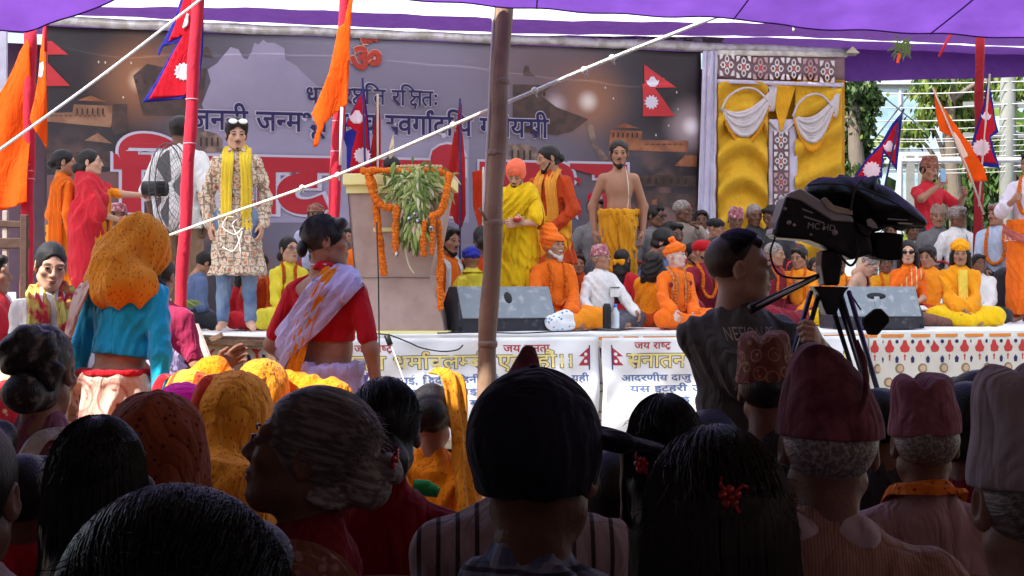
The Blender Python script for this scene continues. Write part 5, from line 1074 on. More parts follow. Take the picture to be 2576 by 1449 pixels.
cg.build('cage', FBG, fn, smooth=True)
for i in range(3):
    t0_ = i * 2.094; b = MB(); V = [FC + R @ A3(r_ * math.cos(t0_ + a), .02 + .03 * a, r_ * math.sin(t0_ + a)) for r_ in (.06, .18, .31) for a in (-.35, -.1, .2, .5)]; b.put(V, [(j * 4 + k, j * 4 + k + 1, j * 4 + k + 5, j * 4 + k + 4) for j in range(2) for k in range(3)]); b.build('blade', mat('fan_blade_grey', (.16, .17, .18), .4), fn, smooth=True)
cm = FC + R @ A3(0, .17, 0); MB().tube([FC + R @ A3(0, .06, 0), FC + R @ A3(0, .25, 0)], .062, 14).build('motor', FB, fn, smooth=True, bevel=.0)
MB().tube([cm - A3(0, 0, .04), A3(0, 0, .60)], .018, 8).tube([A3(0, 0, .62), A3(0, 0, .02)], .024, 8).build('stand', mat('fan_white', (.75, .75, .75), .5), fn, smooth=True); MB().tube([A3(0, 0, .03), A3(0, 0, .0)], .2, 20).build('base', mat('fan_white', (.75,) * 3), fn, smooth=True)

# ------------------------------------------------------------------ video camera on its tripod
CB = mat('camera_black', (.022, .022, .024), .34, bump=.2, bscale=40, var=.2); CC = mat('rain_cover_black', (.010, .010, .011), .5, bump=1.2, bscale=10, var=.3, spec=.4); CS = mat('camera_silver', (.60, .61, .62), .35, metal=.2); CWT = mat('camera_white_mark', (.6, .6, .6), .6, var=0)
vc = empty('video_camera', tuple(PX(2085, 640, 4.9))); tag(vc, 'large black shoulder video camera with cloth rain cover on a tripod', 'video camera'); vi = -np.array(vc.location)
def slab(name, uv, y0, y1, m, parent, inv, bevel=.008, d=4.9, smooth=True):
    P2 = [PX(u, v, d) for u, v in uv]; b = MB(); n = len(P2)
    V = [A3(p[0], d + y0, p[2]) + inv for p in P2] + [A3(p[0], d + y1, p[2]) + inv for p in P2]
    b.put(V, [tuple(range(n)), tuple(range(2 * n - 1, n - 1, -1))] + [(i, i + n, (i + 1) % n + n, (i + 1) % n) for i in range(n)])
    return b.build(name, m, parent, bevel=bevel, seg=3, smooth=False)
slab('camera_body', [(1939, 589), (1945, 560), (1967, 497), (2012, 481), (2054, 502), (2109, 540), (2150, 562), (2176, 590), (2186, 640), (2130, 655), (2088, 630), (2026, 606), (1942, 599)], -.07, .08, CB, vc, vi, .012)
slab('carry_handle', [(1967, 492), (2000, 478), (2012, 484), (2070, 520), (2130, 548), (2134, 562), (2081, 558), (2002, 508), (1972, 500)], -.085, -.045, CS, vc, vi, .006)
slab('handle_loop', [(2050, 505), (2062, 500), (2082, 520), (2128, 532), (2130, 545), (2088, 540), (2066, 528)], -.095, -.086, mat('loop_pale', (.7, .66, .5), .5), vc, vi, .003)
slab('rear_grip', [(1933, 590), (1937, 575), (1960, 592), (1955, 602)], -.06, .06, CS, vc, vi, .004)
cover = [(2015, 487), (2026, 464), (2068, 448), (2110, 441), (2145, 443), (2168, 450), (2200, 434), (2208, 446), (2207, 462), (2262, 488), (2300, 518), (2330, 548), (2334, 566), (2322, 576), (2269, 578), (2234, 573), (2193, 583), (2144, 571), (2128, 543), (2081, 528), (2047, 512)]
def pillow(name, uv, d, th, m, parent, inv, amp=.006):
    P2 = np.array([(PX(u, v, d)[0], PX(u, v, d)[2]) for u, v in uv]); h = .008; lo = P2.min(0) - .03; hi = P2.max(0) + .03
    ax = [np.arange(lo[0], hi[0], h), np.arange(-th - .03, th + .03, h), np.arange(lo[1], hi[1], h)]; X, Z = np.meshgrid(ax[0], ax[2], indexing='ij'); D2 = np.full(X.shape, 1e9); ins = np.zeros(X.shape, bool)
    for i in range(len(P2)):
        a, b = P2[i], P2[(i + 1) % len(P2)]; e = b - a; w_ = np.stack([X - a[0], Z - a[1]], -1); t = np.clip((w_ @ e) / (e @ e), 0, 1); D2 = np.minimum(D2, np.linalg.norm(w_ - t[..., None] * e, axis=-1))
        c = ((a[1] <= Z) != (b[1] <= Z)); xi = a[0] + (Z - a[1]) / np.where(abs(e[1]) < 1e-9, 1e-9, e[1]) * e[0]; ins ^= c & (X < xi)
    D2 = np.where(ins, -D2, D2); half = th * np.sqrt(np.clip(-D2 / .06, 0, 1)) ; D = np.maximum(D2[:, None, :], np.abs(ax[1])[None, :, None] - half[:, None, :])
    D = D + amp * np.sin(X * 60 + Z * 90 + 3 * np.sin(X * 25))[:, None, :] * (np.abs(D) < .03)
    V, Fq = snet(D.astype(np.float32), A3(lo[0], -th - .03, lo[1]), h); V[:, 1] += d; return add(name, mesh_np(name, V + inv, Fq), m, parent)
pillow('rain_cover', cover, 4.9, .10, CC, vc, vi)
slab('viewfinder', [(2135, 560), (2180, 575), (2170, 600), (2150, 590)], -.09, .09, CB, vc, vi, .006)
MB().tube([PX(2105, 604, 4.9) + vi, PX(2150, 612, 4.9) + vi, PX(2152, 612, 4.9) + vi, PX(2200, 620, 4.9) + vi], [.042, .045, .036, .036], 18).build('lens', CB, vc, smooth=True)
slab('lens_hood', [(2189, 585), (2226, 586), (2262, 590), (2261, 655), (2226, 656), (2192, 651)], -.06, .06, mat('hood_black', (.008, .008, .008), .7), vc, vi, .012)
slab('microphone_mount', [(2140, 573), (2192, 590), (2188, 598), (2138, 582)], -.03, .0, CB, vc, vi, .003)
slab('lens_cap_light', [(2161, 556), (2172, 553), (2184, 566), (2190, 578), (2176, 577), (2163, 570)], -.106, -.102, CWT, vc, vi, .001)
for k, pts in enumerate(([(2015, 487), (2040, 500), (2081, 520), (2128, 538), (2146, 566), (2193, 578), (2234, 568), (2270, 573), (2322, 572)], [(2030, 466), (2080, 462), (2130, 466), (2190, 482), (2250, 510), (2320, 556)], [(2168, 450), (2150, 480), (2140, 530)])):
    MB().tube(smooth_path([PX(u, v, 4.9 - (.045, .088, .092)[k]) + vi for u, v in pts], 40), .0028, 6).build('cover_piping', mat('piping_grey', (.09, .09, .095), .5), vc, vi is None, smooth=True) if False else MB().tube(smooth_path([PX(u, v, 4.9 - (.045, .096, .10)[k]) + vi for u, v in pts], 40), .0028, 6).build('cover_piping', mat('piping_grey', (.09, .09, .095), .5), vc, smooth=True)
for u, v, rr_ in ((1985, 560, .007), (1998, 566, .005), (2100, 585, .009), (2072, 575, .005), (2040, 590, .004), (1975, 525, .005)): MB().tube([PX(u, v, 4.9 - .068) + vi, PX(u, v, 4.9 - .082) + vi], rr_, 12).build('button', CS, vc, smooth=True)
for u in (2118, 2140, 2160): MB().tube([PX(u, 606 + (u - 2118) * .2, 4.9) + vi - A3(.003, 0, 0), PX(u, 606 + (u - 2118) * .2, 4.9) + vi + A3(.003, 0, 0)], .0475 - (u - 2118) * .0002, 20).build('lens_ring', mat('lens_ring_grey', (.05, .05, .055), .35), vc, smooth=True)
MB().tube(smooth_path([PX(u, v, 4.9 - dd) + vi for u, v, dd in ((1950, 596, .05), (1938, 640, .06), (1960, 690, .08), (2020, 700, .07), (2060, 690, .06))], 24), .0035, 6).build('camera_cable', CB, vc, smooth=True)
MB().tube(smooth_path([PX(u, v, 4.9 - dd) + vi for u, v, dd in ((2150, 600, .08), (2158, 640, .10), (2140, 668, .09), (2110, 640, .08))], 20), .004, 6).build('hand_strap', CB, vc, smooth=True)
for uv in ([(2012, 545), (2062, 562), (2062, 565), (2012, 549)], [(2008, 527), (2034, 537), (2034, 540), (2008, 531)], [(2215, 553), (2262, 556), (2262, 558), (2215, 556)], [(2240, 562), (2275, 565), (2275, 568), (2240, 566)]): slab('silver_strip', uv, -.073 if uv[0][0] < 2100 else -.104, -.07 if uv[0][0] < 2100 else -.09, CS, vc, vi, 0)
def latin(text, size, m, parent, name='lettering'):
    c = bpy.data.curves.new('t', 'FONT'); c.body = text; c.size = size; c.extrude = .0006; c.offset = .0; o = bpy.data.objects.new('t', c); link(o); me = bpy.data.meshes.new_from_object(o.evaluated_get(bpy.context.evaluated_depsgraph_get())); bpy.data.objects.remove(o); me.materials.clear(); me.name = name
    return add(name, me, m, parent)
o = latin('MC HD', .026, CWT, vc); o.rotation_euler = (math.pi / 2, math.radians(6), 0); o.location = tuple(PX(2030, 574, 4.9 - .073) + vi)
tp = empty('camera_tripod', tuple(PX(2088, 700, 4.9) * A3(1, 1, 0))); tag(tp, 'black tripod with long pan handle carrying the video camera', 'tripod'); tpi = -np.array(tp.location)
slab('tripod_head', [(2060, 630), (2112, 630), (2112, 668), (2104, 718), (2066, 718), (2058, 668)], -.05, .05, CB, tp, tpi, .01); slab('bowl', [(2040, 720), (2130, 722), (2118, 735), (2096, 792), (2072, 792), (2050, 735)], -.05, .05, CB, tp, tpi, .012)
MB().tube([PX(2058, 694, 4.85) + tpi, PX(1975, 735, 4.8) + tpi, PX(1888, 778, 4.72) + tpi], [.008, .011, .014], 10).build('pan_handle', CB, tp, smooth=True); MB().tube([PX(2050, 699, 4.835) + tpi, PX(1895, 774, 4.715) + tpi], .004, 6).build('handle_highlight_strip', CS, tp, smooth=True)
for (u0, v0, u1, v1, d1) in ((2050, 735, 2022, 830, 4.75), (2124, 735, 2196, 985, 4.55), (2092, 735, 2132, 862, 5.25)):
    a = PX(u0, v0, 4.9) + tpi; b = PX(u1, v1, d1) + tpi; g_ = a + (b - a) * (a[2] / (a[2] - b[2])); leg = empty('leg', (0, 0, 0)); leg.parent = tp
    m1 = a + (g_ - a) * .45
    MB().tube([a + A3(-.012, 0, 0), m1 + A3(-.012, 0, 0)], .008, 8).tube([a + A3(.014, 0, 0), m1 + A3(.014, 0, 0)], .008, 8).build('upper_tubes', CB, leg, smooth=True); MB().tube([m1 - (g_ - a) * .03, g_], .010, 8).build('lower_tube', CB, leg, smooth=True); MB().box(m1, (.05, .035, .05)).build('clamp', CS, leg, bevel=.005)
    MB().ball(g_ + A3(0, 0, .012), (.02, .02, .012)).build('rubber_foot', CB, leg, smooth=True)
slab('hanging_pad', [(2138, 815), (2136, 800), (2165, 775), (2180, 774), (2198, 792), (2200, 806), (2172, 838), (2150, 838)], -.20, -.17, mat('pad_black', (.02, .02, .02), .8), tp, tpi, .006); MB().tube([PX(2165, 778, 4.72) + tpi, PX(2140, 740, 4.85) + tpi], .003, 5).build('strap', CB, tp)

# ------------------------------------------------------------------ stage clutter
bg_ = empty('cloth_bag', tuple(PB(1410, 832, .12))); tag(bg_, 'white bag with blue flowers lying by the monitor speaker', 'bag'); V, Fq = blob([ell((0, 0, .05), (.12, .08, .06)), ell((.03, 0, .12), (.08, .06, .05)), ell((-.06, -.02, .08), (.06, .06, .05))], .012, .03, wrinkle(.006, 40)); add('bag_body', mesh_np('bag_body', V, Fq), mat('bag_floral', (.75, .78, .82), .8, color2=(.08, .25, .55), pat='spots', scale=26, thr=.25), bg_)
bt = empty('water_bottle', tuple(PB(1548, 826, .3))); tag(bt, 'clear water bottle with blue cap before the man in white shirt', 'bottle'); MB().tube([(0, 0, z) for z in (0, .01, .13, .16, .175)], [.03, .033, .033, .014, .013], 12).build('bottle_body', mat('bottle_plastic', (.6, .65, .7), .15, spec=.6), bt, smooth=True); MB().tube([(0, 0, .175), (0, 0, .20)], .016, 12).build('cap', mat('cap_blue', (.05, .2, .6), .4), bt, smooth=True)
bb = empty('black_bottle', tuple(PB(1527, 826, .25))); tag(bb, 'tall black flask beside the clear water bottle', 'flask'); MB().tube([(0, 0, z) for z in (0, .01, .17, .2)], [.034, .036, .036, .024], 12).build('flask_body', MH_, bb, smooth=True); MB().tube([(0, 0, .2), (0, 0, .215)], .02, 12).build('lid', CS, bb, smooth=True)
ph_ = MB().box((0, 0, .012), (.09, .05, .014)).build('white_phone', mat('phone_white', (.85, .85, .88), .3), None, bevel=.004, loc=tuple(PB(2390, 800, .62) * A3(1, 1, 0) + A3(0, 0, HS + .14))); tag(ph_, 'white phone lying on a brown cushion by the orange-robed youth', 'phone')
cs = empty('brown_cushion', tuple(PB(2355, 820, .6) * A3(1, 1, 0) + A3(0, 0, HS))); tag(cs, 'low brown cushion on the stage near the yellow turban youth', 'cushion'); V, Fq = blob([ell((0, 0, .07), (.28, .16, .07)), ell((-.1, 0, .09), (.15, .14, .05))], .014, .03, wrinkle(.004, 30)); add('cushion_body', mesh_np('cushion_body', V, Fq), cloth('cushion_brown', (.20, .09, .07)), cs)
for lb, pts, b_ in (('black microphone cable sagging over the notice banner', [(930, 838), (975, 842), (990, 846), (1030, 862), (1060, 875), (1110, 884), (1150, 880), (1165, 868)], -.14), ('black cable running along the stage edge', [(1100, 838), (1200, 836), (1310, 838), (1400, 834), (1480, 832)], -.06)):
    mb = MB(); mb.tube(smooth_path([PB(u, v, b_) for u, v in pts], 40), .006, 6); o = mb.build('cable', MH_, None, smooth=True); tag(o, lb, 'cable')
mc = empty('hanging_microphone', tuple(PX(978, 850, 12.3))); tag(mc, 'black clip and cord hanging below the stage edge', 'microphone'); mi = -np.array(mc.location); MB().tube([PX(972, 842, 12.3) + mi, PX(982, 868, 12.3) + mi], .022, 8).build('plug', MH_, mc, smooth=True); MB().tube([PX(984, 868, 12.3) + mi, PX(1012, 945, 12.1) + mi, PX(1030, 1000, 12.0) + mi], .005, 6).build('cord', CS, mc, smooth=True)
mb = MB(); mb.tube([PX(948, 560, 12.4), PX(952, 700, 12.3), PX(955, 960, 12.2)], .006, 6); o = mb.build('cable', MH_, None, smooth=True); tag(o, 'thin dark cable hanging down the lectern front', 'cable')
flc = empty('plant_pot', tuple(PX(410, 800, 12.9) * A3(1, 1, 0) + A3(0, 0, HS))); tag(flc, 'potted leafy plant with small flowers beneath the fan', 'plant'); b = MB()
for i in range(120): t = rr.random() * 6.28; blade(b, A3(.05 * math.cos(t), .05 * math.sin(t), .14), (math.cos(t), math.sin(t), 1.2), .15 + .15 * rr.random(), .014, 2.0)
o = b.build('foliage', LG[1], flc, smooth=True); MB().tube([(0, 0, 0), (0, 0, .14)], [.07, .1], 12).build('pot', mat('pot_dark', (.05, .05, .05), .6), flc, smooth=True)
b = MB()
for i in range(20): b.ball((rr.gauss(0, .11), rr.gauss(0, .08), .25 + rr.gauss(0, .06)), .014, 6, 4)
b.build('blossom', mat('blossom_cream', (.75, .7, .5), .7), flc)

# ------------------------------------------------------------------ beyond the stage: street trees, pale building, wires
TL = [mat('tree_leaf_%s' % n, c, .55, transl=.35, var=.25) for n, c in (('deep', (.022, .045, .014)), ('green', (.06, .12, .025)), ('lime', (.20, .27, .05)))]
BARK = mat('bark_grey', (.16, .13, .10), .9, bump=1, bscale=12, bstretch=(3, 3, .6))
def tree(label, x, y, hgt, clumps, wts, leaf=(.16, .05), n=900, droop=1.0, seed=1):
    r = empty('tree', (x, y, 0)); tag(r, label, 'tree'); q = random.Random(seed)
    P = smooth_path([(0, 0, 0), (.1, .05, hgt * .35), (-.08, 0, hgt * .7), (.05, 0, hgt * .95)], 14); mb = MB(); mb.tube(P, np.linspace(.20, .05, 14), 9)
    for c, rad in clumps:
        c = A3(*c); s_ = P[min(13, 6 + int(q.random() * 6))]; mb.tube(smooth_path([s_, (s_ + c) / 2 + A3(0, 0, .2), c], 7), np.linspace(.06, .015, 7), 6)
    mb.build('trunk', BARK, r, smooth=True); L = [MB() for _ in TL]
    for c, rad in clumps:
        c = A3(*c); rad = A3(*rad); m_ = int(n * rad[0] * rad[2])
        for _ in range(max(40, m_)):
            v = A3(q.gauss(0, 1), q.gauss(0, 1), q.gauss(0, 1)); v /= np.linalg.norm(v); p = c + v * rad * (q.random() ** .4) * (1 + .15 * q.gauss(0, 1))
            d = A3(q.gauss(0, .5), q.gauss(0, .5), -droop + q.gauss(0, .35)); d /= np.linalg.norm(d); s_ = np.cross(d, A3(q.gauss(0, 1), q.gauss(0, 1), q.gauss(0, 1))); s_ /= np.linalg.norm(s_); l, w_ = leaf[0] * (.6 + .8 * q.random()), leaf[1] * (.7 + .6 * q.random())
            L[q.choices((0, 1, 2), wts)[0]].put([p, p + d * l * .5 + s_ * w_, p + d * l, p + d * l * .5 - s_ * w_], [(0, 1, 2, 3)])
    for mb, mt in zip(L, TL):
        if mb.V: o = mb.build('crown', mt, r); o['kind'] = 'stuff'
def TP(u, v, d): return PX(u, v, d)
def clump_list(lst, d, x, y): return [(tuple(PX(u, v, d + dd) - A3(x, y, 0)), (ru * d / F, ru * d / F * .9, rv * d / F)) for u, v, ru, rv, dd in lst]
x, y = PX(2165, 0, 23)[0], 23
tree('dark leafy tree trailing down just past the yellow curtain', x, y, 5.0, clump_list([(2150, 225, 55, 40, 0), (2170, 290, 36, 60, 0), (2160, 380, 38, 60, .5), (2150, 450, 50, 50, 0), (2120, 300, 40, 80, .6), (2195, 250, 30, 35, 0)], 23, x, y), (6, 3, .8), (.10, .035), 5200, .8, 1)
x, y = PX(2400, 0, 27)[0], 27
tree('bright lime tree with hanging sprays above the orange pennant', x, y, 5.6, clump_list([(2350, 215, 60, 40, 0), (2400, 250, 50, 50, .5), (2330, 290, 40, 36, 0), (2290, 330, 40, 30, 0), (2440, 205, 70, 40, 1), (2550, 215, 60, 40, 0), (2430, 300, 60, 50, 1.5)], 27, x, y), (.8, 2, 5), (.16, .04), 3200, 1.1, 2)
x, y = PX(2440, 0, 30)[0], 30
tree('dense drooping green tree behind the man in the red shirt', x, y, 4.6, clump_list([(2420, 470, 90, 70, 0), (2520, 440, 70, 90, 0), (2360, 520, 80, 60, -.5), (2480, 560, 110, 60, 0), (2600, 520, 90, 90, 0), (2460, 370, 60, 60, .8), (2300, 600, 80, 50, 0), (2620, 360, 60, 80, 0)], 30, x, y), (3, 5, 1.4), (.24, .035), 2400, 1.3, 3)
for i, (u, d) in enumerate(((2800, 34), (3100, 30), (2000, 40), (1500, 42), (900, 40), (300, 38), (-300, 34), (-700, 28))):
    x, y = PX(u, 0, d)[0], d
    tree('broad green street tree %s' % ['past the utility pole', 'far past the utility pole and the picture edge', 'behind the yellow curtain', 'behind the bamboo pole, hidden by the banner', 'behind the big banner lettering', 'behind the banner near the fan', 'beyond the large orange flag', 'far beyond the large orange flag, outside the picture'][i], x, y, 5.0, [((0, 0, 5.2), (1.9, 1.7, 1.4)), ((1.2, .4, 4.2), (1.3, 1.2, 1.1)), ((-1.3, 0, 4.3), (1.2, 1.2, 1.0))], (3, 4, 2), (.35, .12), 260, .5, 10 + i)
bl = empty('office_building', (14, 52, 0)); tag(bl, 'pale office building with blue glass bays seen past the trees', 'building')
BW = mat('building_white', (.42, .46, .48), .7); BG = mat('building_glass', (.22, .36, .44), .15, spec=.6, color2=(.36, .48, .54), pat='noise', scale=.8)
MB().box((0, 4, 6.5), (26, 8, 13)).build('wall', BW, bl)
for i in range(8):
    for j in range(5): f = MB().box((-11.4 + i * 3.25, -.02, 1.7 + j * 2.5), (2.7, .10, 1.9)).build('window', BG, bl); MB().box((-11.4 + i * 3.25, -.10, 1.7 + j * 2.5), (.08, .06, 1.9)).build('mullion', BW, f); 
for i in range(9): MB().box((-13 + i * 3.25, -.15, 6.5), (.42, .3, 13)).build('pilaster', BW, bl)
for j in range(6): MB().box((0, -.12, .45 + j * 2.5), (26.2, .22, .34)).build('floor_band', BW, bl)
up = empty('utility_pole', tuple(PX(2535, 700, 24) * A3(1, 1, 0))); tag(up, 'grey concrete utility pole carrying the street wires', 'utility pole'); CON = mat('concrete_grey', (.22, .23, .21), .85, bump=.4)
MB().tube([(0, 0, 0), (0, 0, 6.5)], [.14, .10], 10).build('pole_shaft', CON, up, smooth=True)
for k in range(4): MB().box((0, 0, 3.1 + .45 * k), (1.3, .08, .08)).build('crossarm', CON, up)
WI = mat('wire_pale', (.55, .57, .58), .6, var=0)
for i, v in enumerate((206, 228, 262, 300, 318, 340, 352, 366, 380, 392, 404, 418, 432)):
    sag = 4 + 3 * (i % 3); mb = MB(); P = smooth_path([PX(2040, v - 6 + (i % 4) * 3, 24.4), PX(2200, v + 2 + sag * .6, 24.2), PX(2360, v + sag, 24), PX(2535, v, 23.9), PX(2900, v - 12, 24)], 26); V, Fq = tube_np(P, .0055 if i > 3 else .009, 5); mb.put(V, [tuple(f) for f in Fq]); o = mb.build('street_wire', WI, None); tag(o, '%s pale street wire from the top strung beyond the stage' % ('first second third fourth fifth sixth seventh eighth ninth tenth eleventh twelfth thirteenth'.split()[i]), 'wire', 'street wires beyond the stage')
for (p0, p1) in (((2205, 230), (2330, 330)), ((2290, 235), (2200, 350))):
    mb = MB(); mb.tube([PX(*p0, 23.5), PX(*p1, 23.5)], .012, 5); o = mb.build('slanting_wire', mat('wire_dark', (.1, .11, .13), .6), None); tag(o, 'dark wire slanting %s before the office building' % ('down to the orange pennant' if p0[0] < 2250 else 'down to the yellow curtain'), 'wire', 'dark wires crossing')
gt = empty('street_gate', tuple(PX(2300, 700, 21) * A3(1, 1, 0))); tag(gt, 'pale metal gate frame behind the man in the red shirt', 'gate'); gi = -np.array(gt.location)
MB().tube(smooth_path([PX(p[0], p[1], 21) + gi for p in ((2262, 700), (2264, 420), (2272, 406), (2300, 404), (2576, 402))], 40), .035, 8).build('frame', WI, gt, smooth=True)
for u in (2290, 2320): MB().box(PX(u, 480, 21) + gi, (.10, .05, .9)).build('slat', CON, gt)
# bits hanging from the violet flap
hg = empty('hanging_leaf_bunch', tuple(PX(2268, 130, 15.8))); tag(hg, 'dry leaf bunch with orange ribbon hanging under the violet flap', 'decoration'); hi_ = -np.array(hg.location); b = MB()
for i in range(60): blade(b, PX(2268 + rr.gauss(0, 9), 118 + rr.gauss(0, 9), 15.8) + hi_, (rr.gauss(0, 1), 0, rr.gauss(-.3, .8)), .08, .008, .5)
b.build('leaf_tuft', LG[0], hg); MB().tube([PX(2262, 135, 15.8) + hi_, PX(2258, 158, 15.8) + hi_], .015, 6).build('ribbon', FORG, hg); 
sk = MB(); sk.tube([PX(2392, 86, 13.5), PX(2362, 142, 13.5)], .013, 6); o = sk.build('red_stick', REDC, None, smooth=True); tag(o, 'short dark red stick poking out under the violet cloth', 'stick')
lt = MB(); lt.put([tuple(PB(u, v, 4.2) + A3(0, dy, 0)) for dy in (0, .25) for u, v in ((2128, 133), (2145, 116), (2163, 133))], [(0, 1, 2), (5, 4, 3), (0, 3, 4, 1), (1, 4, 5, 2), (2, 5, 3, 0)]); o = lt.build('metal_bracket', mat('bracket_beige', (.45, .42, .32), .5), None); tag(o, 'small beige bracket at the corner of the stage canopy', 'bracket')
# ------------------------------------------------------------------ cloth colours
ORO = cloth('robe_orange', (.80, .155, .012)); ORS = cloth('robe_saffron', (.82, .27, .015)); MUS = cloth('dhoti_mustard', (.68, .30, .015)); YLW = cloth('robe_yellow', (.80, .50, .01)); YLL = cloth('kurta_lemon', (.84, .72, .06)); RUST = cloth('kurta_rust', (.46, .055, .012)); CRM = cloth('shawl_crimson', (.55, .022, .035)); REDB = cloth('blouse_red', (.50, .012, .022)); MAR = cloth('cloth_maroon', (.20, .015, .03)); WSH = cloth('shirt_white', (.76, .76, .74)); BLS = cloth('shirt_light_blue', (.42, .52, .68)); LVS = cloth('sari_lavender', (.58, .52, .80), bump=.9); CYB = cloth('blouse_cyan', (.01, .42, .72), sheen=.3, rough=.5); JEAN = cloth('jeans_blue', (.09, .15, .27), color2=(.18, .25, .36), pat='noise', scale=6); GRS = cloth('shirt_grey', (.16, .16, .17)); DGR = cloth('shirt_dark', (.05, .05, .055)); KHA = cloth('trousers_khaki', (.30, .20, .13)); DHN = cloth('trousers_dark', (.04, .04, .05)); PNK = cloth('cloth_pale_pink', (.60, .30, .26)); BLW = cloth('shirt_denim_blue', (.12, .17, .32)); MGN = cloth('veil_magenta', (.70, .008, .32))
KUR = cloth('kurta_printed', (.70, .58, .44), pat='grid', scale=17, color2=(.26, .18, .13), color3=(.60, .22, .10), bump=.6)
SCY = cloth('scarf_yellow', (.86, .62, .05)); SCO = cloth('scarf_orange_printed', (.85, .27, .01), pat='spots', scale=62, thr=.22, color2=(.62, .12, .01)); SCM = cloth('scarf_amber', (.72, .30, .04)); SCP = cloth('scarf_pale_orange', (.62, .30, .12), pat='noise', scale=40, color2=(.5, .15, .05))
VEO = cloth('veil_orange_printed', (.78, .29, .02), pat='spots', scale=75, thr=.24, color2=(.50, .11, .02), pstretch=(1, 1, .5), fold=.45); VEB = cloth('veil_brown_printed', (.34, .08, .03), pat='spots', scale=60, thr=.22, color2=(.12, .02, .015)); SRC = cloth('sari_cream_floral', (.66, .50, .40), pat='flowers', scale=6.5, color2=(.30, .03, .04), color3=(.5, .22, .18))
TPK = cloth('topi_pink', (.42, .16, .19), pat='mosaic', scale=48, color2=(.28, .08, .10), color3=(.58, .36, .38), bump=.3); TPM = cloth('topi_maroon', (.22, .07, .09), pat='noise', scale=22, color2=(.13, .035, .05), bump=.8); TPB = cloth('topi_brown', (.27, .10, .07), pat='mosaic', scale=40, color2=(.16, .06, .04), color3=(.35, .16, .12)); TPF = cloth('topi_floral', (.20, .07, .05), pat='flowers', scale=24, color2=(.50, .22, .18), color3=(.40, .26, .14)); TPW = cloth('topi_pale', (.52, .42, .44), color2=(.44, .35, .37), pat='noise', scale=20)
TCO = cloth('turban_orange', (.85, .17, .015)); TCR = cloth('turban_coral', (.82, .16, .08)); TCY = cloth('turban_yellow', (.85, .36, .01)); TRD = cloth('cap_deep_red', (.42, .008, .015)); TBL = cloth('turban_blue', (.04, .05, .42))
STR = cloth('shirt_striped', (.46, .38, .40), pat='stripe', scale=9, thr=.82, color2=(.07, .06, .07)); PLD = cloth('shirt_plaid', (.12, .15, .25), pat='plaid', scale=9, color2=(.30, .33, .42), color3=(.02, .02, .05)); BEI = cloth('shirt_beige', (.36, .20, .14), pat='stripe', scale=60, thr=.7, color2=(.26, .13, .09)); MAU = cloth('shirt_pale_mauve', (.52, .40, .42)); NAVC = cloth('cap_navy', (.014, .012, .028)); MVB = cloth('blouse_mauve', (.30, .11, .16))
CHR = mat('plastic_chair_brown', (.32, .10, .05), .4, bump=.1); CHD = mat('plastic_chair_red', (.40, .02, .03), .4)
CHC = {}
def chair(label, loc, rz, s=1.0, m=CHR, group='plastic chairs under the seated people'):
    r = empty('plastic_chair', loc, rz); tag(r, label, 'chair', group); r.scale = (s, s, s)
    key = m.name
    if key not in CHC:
        ps = []
        bk_ = sheet('backrest', lambda a, t: ((a - .5) * (.46 - .04 * t), .22 + .10 * t + .05 * -math.cos((a - .5) * 3), .44 + .40 * t + .03 * math.sin(a * math.pi) * t), 12, 6, m, None, thick=.010); st_ = sheet('seat', lambda a, t: ((a - .5) * .46, -.24 + .46 * t, .44 - .02 * math.sin(a * 3.14) * math.sin(t * 3.14)), 8, 8, m, None, thick=.012)
        ps += [bk_, st_]
        rim = MB(); rim.tube([((a - .5) * .42, .32 + .05 * -math.cos((a - .5) * 3), .845 + .03 * math.sin(a * math.pi)) for a in np.linspace(0, 1, 12)], .012, 7); ps.append(rim.build('top_rim', m, None, smooth=True))
        for sx in (-1, 1):
            for y, z1 in ((-.22, .44), (.22, .5)): ps.append(MB().tube([(sx * .20, y, z1), (sx * .24, y * 1.12, 0)], [.022, .016], 7).build('leg', m, None, smooth=True))
            ps.append(MB().tube(smooth_path([(sx * .21, .30, .64), (sx * .26, .10, .66), (sx * .26, -.2, .64), (sx * .23, -.22, .44)], 12), .014, 7).build('armrest', m, None, smooth=True))
        CHC[key] = [(o.name.split('.')[0], o.data) for o in ps]
        for o in ps: bpy.data.objects.remove(o)
    for nm, me in CHC[key]: o = bpy.data.objects.new(nm, me); link(o); o.parent = r
    return r
def seat(f, label, m=CHR, base=0.0): chair(label, (f.root.location.x, f.root.location.y, f.root.location.z), f.root.rotation_euler.z, f.s * 1.0, m)
def lace(f, name, prims, m, **k): return f.wear(name, prims, m, **k)
def shawl(f, m, g=.045, name='shawl', low=-.05, amp=.012):
    q = f.s; pr = f.torso(g) + f.armp(g, 1.25) + [cap(f.W((0, .04, .50)), f.W((0, .03, .555)), .10 * q, .075 * q)]
    p0 = f.W((0, 0, low)); n = f.T @ A3(0, 0, 1)
    def cut(P): return np.maximum((p0 - P) @ n, -(P[..., 1] - f.hip[1] + .07 * q) - .9 * np.abs(P[..., 0]) - .0 + .0 * P[..., 2]) if False else (p0 - P) @ n
    return f.wear(name, pr, m, cut=cut, amp=amp, f=22)
